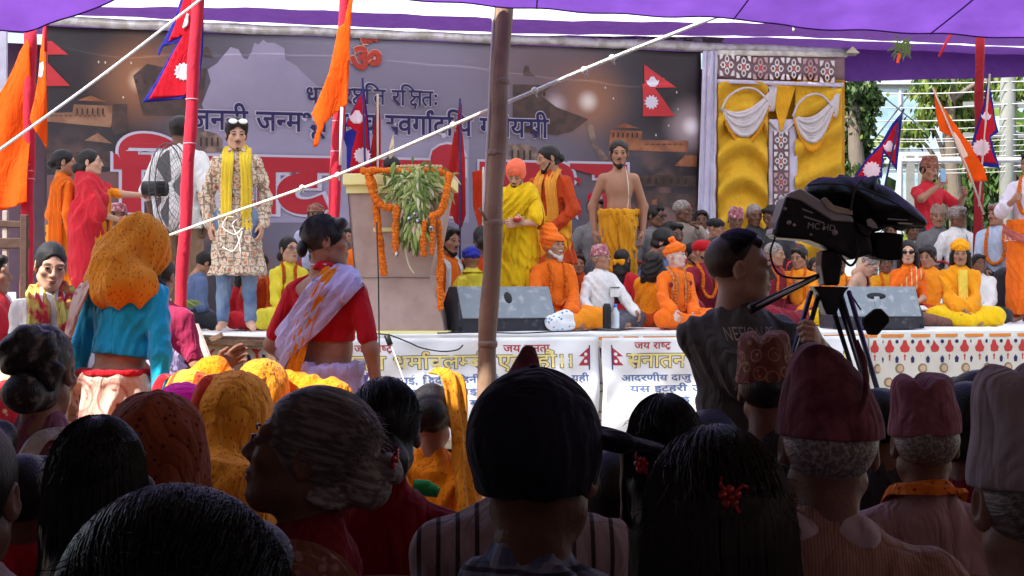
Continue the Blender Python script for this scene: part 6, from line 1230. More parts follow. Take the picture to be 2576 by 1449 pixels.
def veil(f, m, name='veil', extra=(), back=.30, wide=.15, open_=True, amp=.006, front=0.0, h=None, puff=0.0):
    R, c, q = f.Rh, f.hc, f.s * f.hs; q0 = f.s
    pr = xf(list(extra) + [ell((0, .022, .035), (.094 + puff, .116 + puff, .102 + puff)), cap((0, .05, -.04), (0, .07, -.14), .085 + puff, .09)], R, c, q)
    pr += [cap(f.hc + R @ (A3(0, .06, -.12) * q), f.W((0, .10, .48)), .10 * q0, wide * q0), cap(f.W((-.10, .06, .46)), f.W((.10, .06, .46)), .085 * q0), cap(f.W((0, .10, .44)), f.W((0, .12, .44 - back)), (wide - .02) * q0, (wide - .05) * q0)]
    if open_: pr += [dict(z, op='s', k=.012) for z in xf([ell((0, -.125, -.035), (.070, .085, .115))], R, c, q)]
    else: pr += xf([ell((0, -.05, -.02), (.09, .09, .11))], R, c, q)
    sd = random.random() * 6; cc = f.hc
    amp0 = amp
    def fold(P):
        v = P - cc; amp = amp0 * 1.25; a = np.arctan2(v[:, 0], v[:, 1] + .02); z = v[:, 2]
        return amp * (np.abs(np.sin(7 * a + 9 * z + sd + 1.2 * np.sin(11 * z + sd))) - .6) * np.clip(.35 - z * 4, .25, 1.6) + amp * .4 * np.sin(40 * z + 5 * a)
    V, Fq = blob(pr, h or f.vox * .8, .055, fold); return add(name, mesh_np(name, V, Fq), m, f.root)
def comb(f, m, n, pole=(0, .2, 1), t0=.1, t1=1.9, seed=0, r=.0011, lift=.0015, c=(0, .018, .036), rad=(.083, .103, .090), wob=.05, nseg=9, name='hair_strands', drop=0.0, back_only=True):
    """strands combed over the head from one pole towards the other, lying on the hair"""
    q = random.Random(seed); A = A3(*pole); A /= np.linalg.norm(A); B = np.cross(A, A3(1, 0, .01)); B /= np.linalg.norm(B); C_ = np.cross(A, B); mb = MB(); w = .93 if f.fem else 1.0; rad = A3(rad[0] * w, rad[1], rad[2])
    for i in range(n):
        az = q.random() * 6.283; ta = t0 + (t1 - t0) * .55 * q.random() ** .8; tb_ = min(t1, ta + .45 + .7 * q.random()); P = []; off = lift * (.3 + 1.6 * q.random()); dz = q.gauss(0, wob)
        for k in range(nseg):
            t = ta + (tb_ - ta) * k / (nseg - 1); a_ = az + dz * (k / nseg) + .02 * math.sin(k * 1.3 + i); d = A * math.cos(t) + (B * math.cos(a_) + C_ * math.sin(a_)) * math.sin(t); p = A3(*c) + rad * d * (1 + off / .09 + (.02 * q.random() if k == nseg - 1 else 0)); p[2] -= drop * max(0, k / nseg - .5)
            P.append(p)
        P = np.array(P); mid = P[nseg // 2]
        if back_only and mid[1] < -.045 and mid[2] < .062: continue
        if P[:, 2].min() < -.075 and not drop: continue
        V, Fq = tube_np(P, np.array([r * .5] + [r] * (nseg - 2) + [r * .3]), 3); mb.put(V, [tuple(x) for x in Fq])
    o = mb.build(name, m, f.root, smooth=True); o.matrix_local = f.MH; o['kind'] = 'stuff'; return o
def drape_strands(f, m, n, seed=0, r=.0012):
    q = random.Random(seed); mb = MB()
    for i in range(n):
        a_ = q.uniform(-2.0, 2.0); x, y = .086 * math.sin(a_), .03 + .088 * math.cos(a_); P = [(x * .80, .018 + (y - .018) * .8, .085), (x * .97, y, .04), (x * 1.03, y + .004, -.02), (x * 1.02 + q.gauss(0, .003), y + .006, -.09), (x * .98 + q.gauss(0, .005), y + .012, -.17), (x * .85 + q.gauss(0, .008), y + .02, -.26 - .08 * q.random())]
        V, Fq = tube_np(smooth_path(P, 12), r, 3); mb.put(V, [tuple(z) for z in Fq])
    o = mb.build('hair_strands', m, f.root, smooth=True); o.matrix_local = f.MH; o['kind'] = 'stuff'; return o
# ================================================================== on the stage, standing
S_ = lambda b, dz=0: ('S', b, dz)
f = Fig('young man in long printed kurta and yellow scarf standing at the stage edge', 596, 302, S_(.40), 'stand', 8, skin='l', head=(8, 12, 0), arms=((.215, .0, -.07), (.205, -.03, -.07)), vox=.009, build=.94, hh=.005)
f.top_('kurta', KUR, 1.93, g=.028, ga=.020, skirt=(.47, .235, .185), flare=.012, amp=.009, h=.009); f.lower('jeans', JEAN, 'trousers', g=.012, amp=.006); f.hair('mop'); f.moustache(); f.scarf(SCY, zl=-.02, zr=-.12, width=.10, pleat=3, amp=.009, g=.055)
f.hm('goatee', [ell((0, -.088, -.095), (.014, .010, .008))], HB, h=.005); g_ = MB()
for sx in (-1, 1): g_.ball((sx * .038, -.078, .110), (.034, .010, .022), 12, 8, rot(-35, 0, 0))
g_.tube([(-.01, -.08, .115), (.01, -.08, .115)], .003, 5); o = g_.build('sunglasses', mat('sunglass_pale', (.9, .9, .92), .35, spec=.8, var=0), f.root, smooth=True); o.matrix_local = f.MH
f.wear('collar', [cap(f.W((-.05, -.05, .535)), f.W((-.045, .04, .56)), .022 * f.s, .02 * f.s), cap(f.W((.05, -.05, .535)), f.W((.045, .04, .56)), .022 * f.s, .02 * f.s)], KUR, amp=0, h=.008)
f = Fig('man in white shirt and khaki trousers standing with his back turned behind the fan', 455, 294, S_(1.6), 'stand', 172, skin='d', head=(0, 0, 0)); f.top_('shirt', WSH, 1.0, g=.045, skirt=(.12, .22, .17)); f.lower('trousers', KHA, 'trousers', g=.02); f.hair('short')
f = Fig('woman in orange blouse and sari with braided bun standing at the stage side', 162, 378, S_(1.35), 'stand', 128, fem=1, skin='m', head=(-20, 4, 0), arms=('down', (.12, -.12, .02))); f.top_('blouse', ORO, 1.8, g=.016, low=.14); f.lower('sari', ORS, n=15, amp=.01, top=.06); f.hair('bun'); f.ribbon('pallu', [(-.16, .16, -.5), (-.17, .17, -.1), (-.15, .16, .2), (-.12, .13, .44), (-.09, .0, .52), (-.06, -.12, .40), (0, -.15, .2)], ORO, .14, pleat=3, amp=.014)
f.wear('waist_wrap', [fru(f.hip[2] + .16 * f.s, f.hip[2] + .05 * f.s, .14 * f.s, .11 * f.s, .155 * f.s, .125 * f.s, n=6, amp=.006)], cloth('sash_cream', (.62, .50, .25)), amp=.004)
MB().ball((.0, .14, -.03), (.012, .012, .012)).build('hair_clip', mat('clip_blue', (.02, .2, .35), .4), f.root, smooth=True).matrix_local = f.MH
f = Fig('woman in red shawl reaching her arm out towards the fan', 228, 378, S_(1.15), 'stand', 98, fem=1, skin='l', head=(-8, 0, 0), arms=((.10, -.30, .12), (.05, -.58, .36)), hands=('relax', 'flat')); f.top_('blouse', ORS, 1.0, g=.014, low=.12); f.lower('sari', ORS, n=15, amp=.01); f.hair('lowbun')
shw_ = f.torso(.05) + [cap(f.sh[0], f.el[0], .085 * f.s, .10 * f.s), cap(f.sh[1], f.sh[1] + (f.el[1] - f.sh[1]) * .5, .08 * f.s), cap(f.W((0, .05, .50)), f.W((0, .06, .55)), .09 * f.s, .075 * f.s), cap(f.W((-.10, .03, .2)), f.W((-.13, .04, -.45)), .15 * f.s, .12 * f.s), cap(f.W((.0, .09, .2)), f.W((0, .10, -.4)), .13 * f.s, .11 * f.s)]
f.wear('shawl', shw_, CRM, amp=.012, f=24); f.ribbon('sari_pleats', [(.02, -.17, .42), (.03, -.18, .2), (.03, -.185, .0), (.02, -.2, -.4)], ORS, .13, pleat=3, amp=.012)
for w_ in (f.wr[0], f.wr[1]): MB().tube([w_ - A3(.0, .012, 0), w_ + A3(0, .012, 0)], .036 * f.s, 14, False).build('bangle', mat('bangle_red', (.5, .08, .05), .3), f.root, smooth=True)
f = Fig('bearded man in coral knitted cap and yellow robe looking down at his hands', 1298, 410, S_(.95), 'stand', -6, hat=.03, skin='l', lean=14, head=(-6, 34, 6), arms=((.0, -.25, .22), (.02, -.28, .20)), hands=('grip', 'grip')); f.lower('lower_robe', YLW, n=13, w=(.20, .17), bot=(.26, .22), top=.2, amp=.012); f.top_('robe', YLW, .8, g=.035, amp=.012, f=26, flare=.03); f.turban(TCR, 'knit', 'knitted_cap'); f.beard(HB, .02)
f.ribbon('robe_drape', [(-.17, -.15, .05), (-.10, -.18, .25), (.02, -.17, .38), (.13, -.08, .50), (.20, .03, .48), (.23, .10, .30), (.22, .13, .05)], YLW, .22, pleat=4, amp=.016); f.ribbon('robe_tail', [(-.02, -.18, .22), (-.05, -.22, -.1), (-.02, -.24, -.4)], YLW, .16, pleat=3, amp=.018)
MB().box(f.wr[0] + A3(.03, -.06, .01), (.07, .10, .02)).build('red_phone', mat('phone_red', (.5, .02, .03), .3), f.root, bevel=.004)
f = Fig('tall bearded man in rust kurta with amber shawl round his neck', 1378, 370, S_(1.5), 'stand', -28, skin='m', lean=5, side=0, head=(-42, 12, 0), arms=((.20, .05, .0), (.10, -.15, .02)), elb=(None, (.9, .3, -.2))); f.top_('kurta', RUST, 1.92, g=.032, ga=.024, skirt=(.34, .26, .20), flare=.01, amp=.008); f.lower('dhoti', MUS, n=11, amp=.01); f.hair('bun'); f.beard(HB, .03); f.scarf(SCM, zl=.10, zr=.02, width=.11, pleat=3, amp=.010, g=.05)
f = Fig('lean bare chested bearded youth in mustard dhoti standing still', 1557, 355, S_(2.1), 'stand', 4, skin='m', head=(-4, 8, 0), arms=((.225, .02, -.07), (.23, .02, -.07)), build=.92); f.lower('dhoti', MUS, n=9, w=(.185, .15), bot=(.16, .15), drop=.62, top=.13, amp=.012); f.hair('ponytail'); f.beard(HB, .035)
f.ribbon('dhoti_pleats', [(.03, -.165, .09), (.05, -.18, -.15), (.06, -.175, -.45), (.05, -.16, -.68)], MUS, .13, pleat=3, amp=.014); MB().tube(smooth_path([f.W((.06, -.02, .55)), f.W((.07, -.115, .40)), f.W((.075, -.125, .25)), f.W((.06, -.125, .12))], 16), .0035, 5).build('sacred_thread', mat('thread_white', (.75, .7, .6), .8), f.root, smooth=True)
f = Fig('man in red tee and brown cap holding up a phone at the street side', 2337, 390, S_(4.0), 'stand', 30, hat=.05, skin='m', head=(0, 8, 0), arms=((.13, -.30, .50), (.28, -.25, .40)), hands=('grip', 'relax')); f.top_('tee_shirt', cloth('tee_red', (.58, .025, .04)), .85, g=.026, skirt=(.12, .2, .16)); f.lower('trousers', DHN, 'trousers'); f.hair('half'); f.topi(TPB); f.moustache(); f.hm('goatee', [ell((0, -.085, -.092), (.024, .016, .018))], HB, h=.005)
MB().box(f.wr[0] + A3(.0, -.05, .10), (.075, .012, .15)).build('phone', mat('phone_blue', (.25, .42, .62), .25), f.root, bevel=.004)
f = Fig('man in white shirt and orange dhoti with marigold garland at the picture edge', 2590, 385, S_(1.5), 'stand', -30, skin='m', head=(-10, 0, 0), arms=((.10, -.28, .30), (.2, -.1, .1)), hands=('grip', 'relax')); f.top_('shirt', cloth('shirt_offwhite_lilac', (.66, .62, .72)), 1.5, g=.035, skirt=(.10, .24, .19)); f.lower('dhoti', ORO, n=9, w=(.22, .18), bot=(.24, .2), drop=.84); f.hair('short'); f.garland(z=.18, r=.022)
f.ribbon('checked_sash', [(-.24, -.10, .02), (-.1, -.22, -.05), (.08, -.23, -.12), (.24, -.1, -.2)], cloth('sash_check', (.55, .12, .08), pat='plaid', scale=22, color2=(.3, .1, .1)), .08, pleat=2, amp=.004)
# ================================================================== on the stage, seated
def robe(f, m, lowm=None, g=.030, sl=1.9, flare=.03, amp=.009): f.top_('robe', m, sl, g=g, flare=flare, amp=amp, f=26, ga=.03); f.lower('lower_robe', lowm or m, 'robe', g=.03, amp=.010, f=26)
f = Fig('old holy man with tall orange turban and white beard beside the monitor speaker', 1392, 570, S_(.75), 'floor', 22, hat=.06, skin='m', head=(22, -4, 0), arms=('knee', 'lap')); robe(f, ORO, ORS); f.turban(TCO, 'tall'); f.beard(HW, .05); f.garland(z=.12, r=.019)
f = Fig('man in white shirt and pink patterned cap seated on the stage floor', 1512, 607, S_(.80), 'floor', 30, hat=.07, skin='m', head=(22, -6, 0), arms=((.20, -.2, .02), 'knee'), gaze=.003); f.top_('shirt', WSH, 1.95, g=.034, ga=.028, flare=.01, amp=.008); f.lower('trousers', cloth('trousers_slate', (.10, .10, .12)), 'trousers', g=.03); f.hair('half', HG); f.topi(TPK); f.moustache(HG)
f.wear('collar', [cap(f.W((-.045, -.055, .50)), f.W((-.06, .03, .545)), .020 * f.s), cap(f.W((.045, -.055, .50)), f.W((.06, .03, .545)), .020 * f.s)], WSH, amp=0, h=.009); MB().box(f.W((.09, -.150, .30)), (.09, .006, .09)).build('pocket', WSH, f.root); MB().box(f.W((.09, -.156, .345)), (.09, .006, .008)).build('pocket_edge', DHN, f.root)
f = Fig('person with big loose black hair and orange printed robe looking away', 1640, 640, S_(1.0), 'floor', 165, skin='m', head=(35, 0, 0), arms=('knee', 'lap')); robe(f, SCO, RUST); f.hair('bushy')
f = Fig('pale-faced holy man in knotted saffron turban and bright orange robe', 1700, 592, S_(.70), 'floor', 28, hat=.10, skin='p', head=(34, -4, 4), arms=('knee', 'lap')); robe(f, ORO); f.turban(TCO, 'knot'); f.garland(z=.08, r=.020); f.scarf(SCP, zl=.0, zr=.0, width=.08, g=.035)
for uv in ((.12, -.115, .38), (-.13, -.11, .36)): MB().ball(f.W(uv), (.022, .008, .022), 10, 6).build('emblem', MAR, f.root)
f = Fig('bearded man in deep red cap and maroon shawl with marigold garland', 1770, 600, S_(1.15), 'floor', 24, hat=.02, skin='m', head=(26, 0, 0), arms=('knee', 'lap'), glasses='clear'); robe(f, MAR, MAR); f.hm('cap', [ell((0, .01, .055), (.098, .115, .070)), F_low()], TRD); f.beard(HB, .03); f.garland(z=.2, r=.020)
f = Fig('long-haired person with folded yellow head cloth seen from behind the white shirt man', 1566, 628, S_(1.5), 'floor', 150, skin='m'); robe(f, CRM, CRM); f.hair('long'); f.hm('head_cloth', [ell((0, .085, -.01), (.075, .035, .035)), ell((-.04, .1, -.03), (.03, .02, .03)), ell((.04, .1, -.03), (.03, .02, .03))], TCY)
f = Fig('woman in lemon kurta with glasses and orange scarf sitting on the stage', 728, 597, S_(1.0), 'floor', 24, fem=1, skin='l', head=(14, -2, 0), arms=('lap', 'lap'), glasses='clear', gaze=.004); f.top_('kurta', YLL, 1.95, g=.026, amp=.007, flare=.012); f.lower('trousers', YLL, 'robe', g=.03); f.hair('lowbun'); f.scarf(GARL, xl=.10, xr=.03, zl=.08, zr=.30, width=.035, g=.04, name='garland_strip')
f = Fig('man with patterned cap sitting in a pale blue shirt behind the lemon kurta woman', 795, 498, S_(2.6), 'chair', 4, hat=.05, skin='d', head=(0, 4, 0)); f.top_('shirt', cloth('shirt_lilac', (.40, .42, .58)), 1.0, g=.03); f.lower('trousers', DHN, 'trousers'); f.hair('half'); f.topi(TPB, hgt=.07); f.hm('cap_band', [ell((0, .012, .035), (.096, .112, .016)), F_low()], cloth('band_tan', (.5, .42, .3), pat='mosaic', scale=50, color2=(.2, .12, .08))); seat(f, 'plastic chair under the man in the pale blue shirt', CHD)
f = Fig('dark-haired person half hidden between the lemon kurta woman and the lectern', 800, 618, S_(1.6), 'floor', -14, skin='d', head=(-20, 10, 0)); robe(f, DGR, DHN); f.hair('short')
f = Fig('person in blue denim shirt crouched behind the potted plant', 512, 640, S_(1.1), 'floor', 120, skin='m', lean=18, head=(0, 20, 0), arms=('lap', 'knee')); f.top_('shirt', BLW, 1.6, g=.03); f.lower('trousers', DHN, 'trousers', g=.03); f.hair('short')
f = Fig('person in orange resting chin on hand seen past the jeans', 656, 640, S_(1.5), 'floor', 12, skin='m', head=(-10, 8, 6), arms=('chin', 'lap'), hands=('grip', 'relax')); robe(f, RUST, CRM); f.hair('short'); f.garland(z=.1)
f = Fig('heavy black bundle-haired person low behind the jeans in red', 620, 668, S_(1.9), 'floor', 160, skin='m'); robe(f, CRM, CRM); f.hair('bushy')
f = Fig('man in pink cap and grey jacket seated beside the women at the stage side', 296, 497, S_(2.2), 'chair', 55, hat=.06, skin='d', head=(10, 6, 0)); f.top_('jacket', GRS, 1.9, g=.035); f.lower('trousers', DHN, 'trousers'); f.hair('half'); f.topi(TPK, hgt=.09); seat(f, 'plastic chair under the man with grey jacket and pink cap', CHD)
f = Fig('bearded man in orange robe sitting just behind the lectern', 1128, 572, S_(1.05), 'floor', 40, skin='m', head=(10, 6, 0), arms=('knee', 'lap')); robe(f, ORO); f.hair('short'); f.beard(HB, .02); f.scarf(WSH, zl=.1, zr=.1, width=.05)
f = Fig('person in blue turban and yellow shawl sitting with back turned by the bamboo', 1185, 618, S_(1.0), 'floor', 200, hat=.05, skin='m', head=(0, 4, 0)); robe(f, WSH, ORS); f.turban(TBL, 'round'); f.scarf(YLL, zl=.0, zr=.0, width=.16, g=.05); shawl(f, YLL, .035, low=.12)
f = Fig('brown bundle of hair of a person crouching behind the bamboo pole', 1215, 570, S_(1.8), 'floor', 180, skin='d'); robe(f, RUST); f.hair('bun')
f = Fig('clean-shaven man with dark sunglasses in grey jacket on the back row', 1648, 518, S_(3.0), 'chair', 38, skin='d', head=(20, 0, 0), glasses='sun'); f.top_('jacket', GRS, 1.9, g=.035); f.lower('trousers', DHN, 'trousers'); f.hair('short'); seat(f, 'plastic chair under the man with dark sunglasses', CHD)
f = Fig('balding man in beige jacket holding his chin on the back row', 1718, 504, S_(3.1), 'chair', 30, skin='d', head=(24, 0, 0), arms=('lap', 'chin'), hands=('relax', 'grip'), glasses='clear'); f.top_('jacket', cloth('jacket_taupe', (.30, .24, .20)), 1.9, g=.035); f.lower('trousers', DHN, 'trousers'); f.hair('buzz', HG); seat(f, 'plastic chair under the man holding his chin', CHD)
f = Fig('man with grey shirt sitting behind the bare chested youth', 1498, 500, S_(3.0), 'chair', 20, skin='d'); f.top_('shirt', GRS, 1.0, g=.03); f.lower('trousers', DHN, 'trousers'); f.hair('short'); seat(f, 'plastic chair behind the bare chested youth', CHD)
f = Fig('man in black cap and glasses seated before the yellow curtain', 1800, 548, S_(2.2), 'floor', 42, hat=.01, skin='m', head=(20, 6, 0), glasses='clear', s=None) if False else Fig('man in black cap and glasses seated before the yellow curtain', 1800, 548, S_(2.2), 'chair', 42, hat=.01, skin='m', head=(20, 6, 0), glasses='clear'); f.top_('shirt', DGR, 1.9, g=.03); f.lower('trousers', DHN, 'trousers'); f.hm('cap', [ell((0, .01, .055), (.096, .114, .066)), F_low()], cloth('cap_black', (.02, .02, .022))); seat(f, 'plastic chair under the man in the black cap', CHD)
f = Fig('elderly man in pink flowered cap before the yellow curtain', 1850, 513, S_(3.2), 'chair', 14, hat=.07, skin='d', head=(-10, 10, 0)); f.top_('shirt', cloth('shirt_rose', (.45, .25, .25)), 1.9, g=.03); f.lower('trousers', DHN, 'trousers'); f.hair('half', HG); f.topi(TPK); seat(f, 'plastic chair under the elderly man in pink flowered cap', CHD)
f = Fig('bald man in dark jacket before the patterned curtain column', 1897, 513, S_(3.3), 'chair', 6, hat=.01, skin='d', head=(6, 10, 0)); f.top_('jacket', DGR, 1.9, g=.035); f.lower('trousers', DHN, 'trousers'); f.hair('buzz', HG); seat(f, 'plastic chair under the bald man in dark jacket', CHD)
f = Fig('man in dark clothes bending forward beside the patterned curtain column', 1940, 520, S_(3.2), 'chair', -30, skin='d', head=(-20, 20, 0)); f.top_('jacket', DGR, 1.9, g=.035); f.lower('trousers', DHN, 'trousers'); f.hair('short'); seat(f, 'plastic chair under the man bending forward', CHD)
f = Fig('dark-haired man bowing behind the knotted saffron turban', 1668, 582, S_(1.7), 'floor', 60, skin='m', lean=10, head=(20, 20, 0)); robe(f, BLW, DHN); f.hair('mop')
f = Fig('shaven-headed person in maroon facing the pointing arm', 1948, 612, S_(1.2), 'floor', 40, skin='m', head=(20, 6, 0)); robe(f, MAR); f.hair('buzz', HG); f.garland(z=.2)
f = Fig('person in orange robe pointing towards the video camera', 1890, 634, S_(1.45), 'floor', 60, skin='m', head=(10, 0, 0), arms=((.05, -.2, .1), (.05, -.56, .42)), hands=('relax', 'point')); robe(f, ORO); f.hair('short')
f = Fig('dark-haired person in saffron robe behind the camera tripod', 2010, 622, S_(1.3), 'floor', -20, skin='m', head=(-20, 10, 0), arms=('knee', 'lap')); robe(f, ORS, YLW); f.hair('short'); f.garland(z=.12)
f = Fig('bearded dark man with garland behind the tripod head', 2110, 640, S_(1.8), 'floor', 10, skin='d', head=(0, 6, 0)); robe(f, ORS); f.hair('short'); f.beard(HB, .03); f.garland()
f = Fig('bare shouldered man with pink cloth bending by the monitor speaker', 2180, 645, S_(1.0), 'floor', 60, skin='l', lean=26, head=(0, 30, 0), arms=('lap', 'lap'), glasses='clear'); f.lower('lower_cloth', PNK, 'robe', g=.03); f.hair('buzz', HG); f.ribbon('pink_drape', [(.10, -.15, .0), (.12, -.13, .25), (.13, -.06, .46), (.12, .04, .50), (.11, .12, .3)], cloth('drape_pink_orange', (.75, .28, .2), pat='stripe', scale=8, thr=.8, color2=(.4, .05, .08)), .16, pleat=3, amp=.012)
f = Fig('woman with dark sunglasses in orange and cream sari', 2284, 607, S_(1.15), 'floor', -10, fem=1, skin='l', head=(-4, 2, 0), arms=('lap', (.03, -.30, .10)), glasses='sun'); f.top_('blouse', ORO, 1.0, g=.016); f.lower('sari', RUST, 'robe', g=.03); f.hair('shoulder'); f.ribbon('pallu', [(-.15, -.15, .0), (-.07, -.19, .2), (.02, -.2, .33), (.10, -.12, .45), (.11, .0, .50), (.12, .11, .35)], cloth('pallu_orange_gold', (.80, .13, .02), pat='stripe', scale=7, thr=.8, color2=(.7, .5, .2)), .16, pleat=2, amp=.008)
MB().box(f.hip + A3(.02, -.36, .06), (.24, .17, .012), rot(10, 0, 10)).build('notebook', WSH, f.root)
f = Fig('dark-haired youth in saffron shirt sitting behind the sunglasses woman', 2333, 620, S_(1.7), 'floor', -14, skin='m', head=(-24, 10, 0)); robe(f, ORS); f.hair('mop')
f = Fig('youth in yellow turban and loose golden robe sitting cross-legged', 2415, 598, S_(.70), 'floor', -4, hat=.05, skin='m', head=(-10, 6, 0), arms=((.03, -.30, .05), (.03, -.30, .05))); robe(f, cloth('robe_golden', (.80, .30, .01)), YLW, g=.04, sl=1.8, flare=.05, amp=.012); f.turban(TCY, 'round'); f.moustache(); f.hair('shoulder'); f.ribbon('lemon_front', [(0, -.16, .50), (.0, -.175, .3), (0, -.19, .05)], cloth('kurta_pale_yellow', (.82, .58, .08)), .10, pleat=3, amp=.004)
f = Fig('man in white shirt with glasses and a pale cloth on his shoulder', 2408, 520, S_(3.0), 'chair', 20, skin='d', head=(20, 0, 0), glasses='clear'); f.top_('shirt', WSH, 1.0, g=.035); f.lower('trousers', DHN, 'trousers'); f.hair('short', HG); f.ribbon('shoulder_cloth', [(.13, -.14, .12), (.12, -.12, .35), (.12, -.03, .50), (.12, .06, .49), (.12, .13, .3)], cloth('towel_white', (.75, .75, .75)), .14, pleat=3, amp=.01); seat(f, 'plastic chair under the man with a pale cloth on his shoulder', CHD)
f = Fig('man in light blue shirt with marigold garland sitting on a red chair', 2508, 508, S_(2.3), 'chair', -28, hat=.02, skin='m', head=(-30, 0, 0), arms=('lap', 'knee')); f.top_('shirt', BLS, .95, g=.035); f.lower('trousers', DHN, 'trousers'); f.hair('short', HG); f.hm('cap', [ell((0, .01, .07), (.092, .112, .045)), F_low()], TPB); f.moustache(); f.garland(z=.14, x=.1, r=.02); seat(f, 'red plastic chair under the man in light blue shirt', CHD)
f = Fig('grey-shirted man in tan striped cap below the phone holder', 2360, 505, S_(3.2), 'chair', -4, hat=.06, skin='m', head=(-6, 4, 0)); f.top_('shirt', GRS, 1.0, g=.03); f.lower('trousers', DHN, 'trousers'); f.hair('half', HG); f.topi(cloth('topi_tan', (.36, .25, .2), pat='stripe', scale=16, thr=.6, color2=(.2, .13, .11)), hgt=.11); f.moustache(); seat(f, 'plastic chair under the man with tan striped cap', CHD)
for i in range(9):      # half-hidden rows further back, between the ones that can be told apart
    u, v, b, sk_, c_ = ((1600, 560, 3.4, 'd', GRS), (1765, 530, 3.5, 'd', WSH), (1985, 560, 3.4, 'd', DGR), (2240, 560, 3.3, 'd', GRS), (2460, 560, 3.4, 'm', WSH), (345, 620, 1.9, 'd', WSH), (880, 575, 2.4, 'm', ORO), (1250, 600, 2.8, 'd', RUST), (2295, 560, 3.6, 'd', WSH))[i]
    f = Fig(('man in grey shirt half hidden beside the bare chested youth', 'man in white shirt at the foot of the pale lilac curtain', 'man in dark shirt hidden by the video camera', 'man in grey shirt under the leaning double pennant flag', 'man in white shirt beside the dark red pole', 'person in white crouching under the pink-capped man', 'person in orange half hidden by the lectern side', 'person in rust robe hidden behind the bamboo pole', 'man in white shirt under the man with the phone')[i], u, v, S_(b), 'chair', random.uniform(-20, 20), skin=sk_, vox=.016, hh=.008); f.top_('shirt', c_, 1.0, g=.03); f.lower('trousers', DHN, 'trousers'); f.hair('short')
for i, (lb, u, v, b, yw, sk_, c_, c2, hr, ex) in enumerate((
    ('young man in rust robe with garland behind the white shirt man', 1455, 640, 2.0, 10, 'm', RUST, MUS, 'short', 'g'), ('man in maroon shawl behind the tall orange turban', 1345, 640, 1.7, 20, 'd', MAR, MAR, 'short', ''),
    ('bearded man in saffron behind the knotted turban', 1745, 612, 1.9, 30, 'm', ORS, ORS, 'short', 'b'), ('grey-haired man in white waistcoat under the yellow curtain', 1835, 592, 2.5, 20, 'd', WSH, DHN, 'buzz', ''), ('dark-haired man in orange shawl below the flowered cap', 1862, 640, 1.7, 34, 'm', ORO, RUST, 'mop', 'b'),
    ('woman in maroon shawl behind the tripod legs', 2052, 650, 1.9, -8, 'm', MAR, CRM, 'shoulder', ''), ('man in golden shawl behind the pink cloth man', 2228, 640, 2.0, 6, 'd', MUS, MUS, 'short', 'g'), ('man in white shirt behind the yellow turban youth', 2462, 640, 1.7, -14, 'd', WSH, DHN, 'short', ''),
    ('thin man in crimson shawl beside the bamboo pole', 1252, 668, 1.5, 26, 'm', CRM, RUST, 'short', 'b'), ('man in slate shirt behind the deep red cap', 1790, 640, 2.2, 10, 'd', GRS, DHN, 'short', ''), ('man in pale blue shirt between black cap and sunglasses', 1690, 560, 2.6, 26, 'd', BLS, DHN, 'short', ''))):
    f = Fig(lb, u, v, S_(b), 'floor', yw, skin=sk_, head=(random.uniform(-20, 20), random.uniform(0, 12), random.uniform(-5, 5)), arms=('knee', 'lap')); robe(f, c_, c2); f.hair(hr, HG if hr == 'buzz' else HB)
    if 'g' in ex: f.garland(z=.14, r=.02)
    if 'b' in ex: f.beard(HB, .02)
# ================================================================== on the ground before the stage
f = Fig('woman in red blouse and lavender sari standing with an orange printed scarf', 822, 546, ('G', 7.3), 'stand', 158, fem=1, skin='m', head=(-52, 0, 0), arms=((.27, -.02, -.08), (.22, -.16, .02)), vox=.009, hh=.005, hands=('relax', 'grip'), build=1.10)
f.top_('blouse', REDB, .80, g=.016, low=.20, amp=.004, scoop=((.05, .12, .47), (.10, .10, .085))); f.lower('sari', LVS, n=11, w=(.185, .165), bot=(.25, .22), top=.08, amp=.012, f=40, h=.009); f.hair('short', hairmat('hair_black_greying', (.02, .02, .02), color2=(.07, .07, .07), pat='noise', scale=20)); comb(f, MATS['hair_black_greying'], 900, (0, -.5, .9), .2, 2.2, 51, .0012); f.hm('hair_knot', [ell((0, .112, -.03), (.035, .025, .04))], HB)
f.ribbon('sari_band', [(.22, -.02, .10), (.18, .14, .16), (.04, .17, .30), (-.09, .14, .44), (-.15, .02, .53), (-.15, -.10, .44)], LVS, .19, pleat=4, amp=.011, nseg=56)
f.ribbon('scarf', [(-.07, -.11, .44), (-.08, -.02, .54), (-.07, .09, .53), (-.035, .155, .43), (.02, .175, .28), (.075, .18, .10), (.11, .21, -.1), (.13, .23, -.32)], SCO, .085, pleat=3, amp=.010, nseg=60, label='orange printed scarf hanging over the shoulder')
MB().ball((.070, .035, .03), (.008, .02, .008)).build('hair_clip', CS, f.root, smooth=True).matrix_local = f.MH
MB().tube([f.W((-.06, -.03, .565)), f.W((-.03, .065, .565)), f.W((.05, .06, .565))], .004, 6).build('necklace', mat('necklace_white', (.7, .7, .7), .4), f.root, smooth=True)
f = Fig('woman in cyan blouse and cream floral sari bowing under an orange veil', 340, 562, ('G', 7.0), 'stand', 158, fem=1, skin='m', lean=8, side=-4, head=(-26, 30, 0), arms=((.25, .0, -.10), (.26, -.06, -.10)), vox=.009, hh=.006, build=1.06, hs=1.02)
f.top_('blouse', CYB, 1.55, g=.018, low=.14, amp=.005, f=46, h=.008, scoop=((.03, .13, .46), (.12, .11, .095))); f.lower('sari', SRC, n=9, w=(.185, .165), bot=(.24, .22), top=.05, amp=.010, f=34, h=.009); veil(f, VEO, extra=[ell((0, -.026, .002), (.090, .112, .104))], back=-.10, wide=.11, amp=.010, open_=False, h=.006, puff=.0)
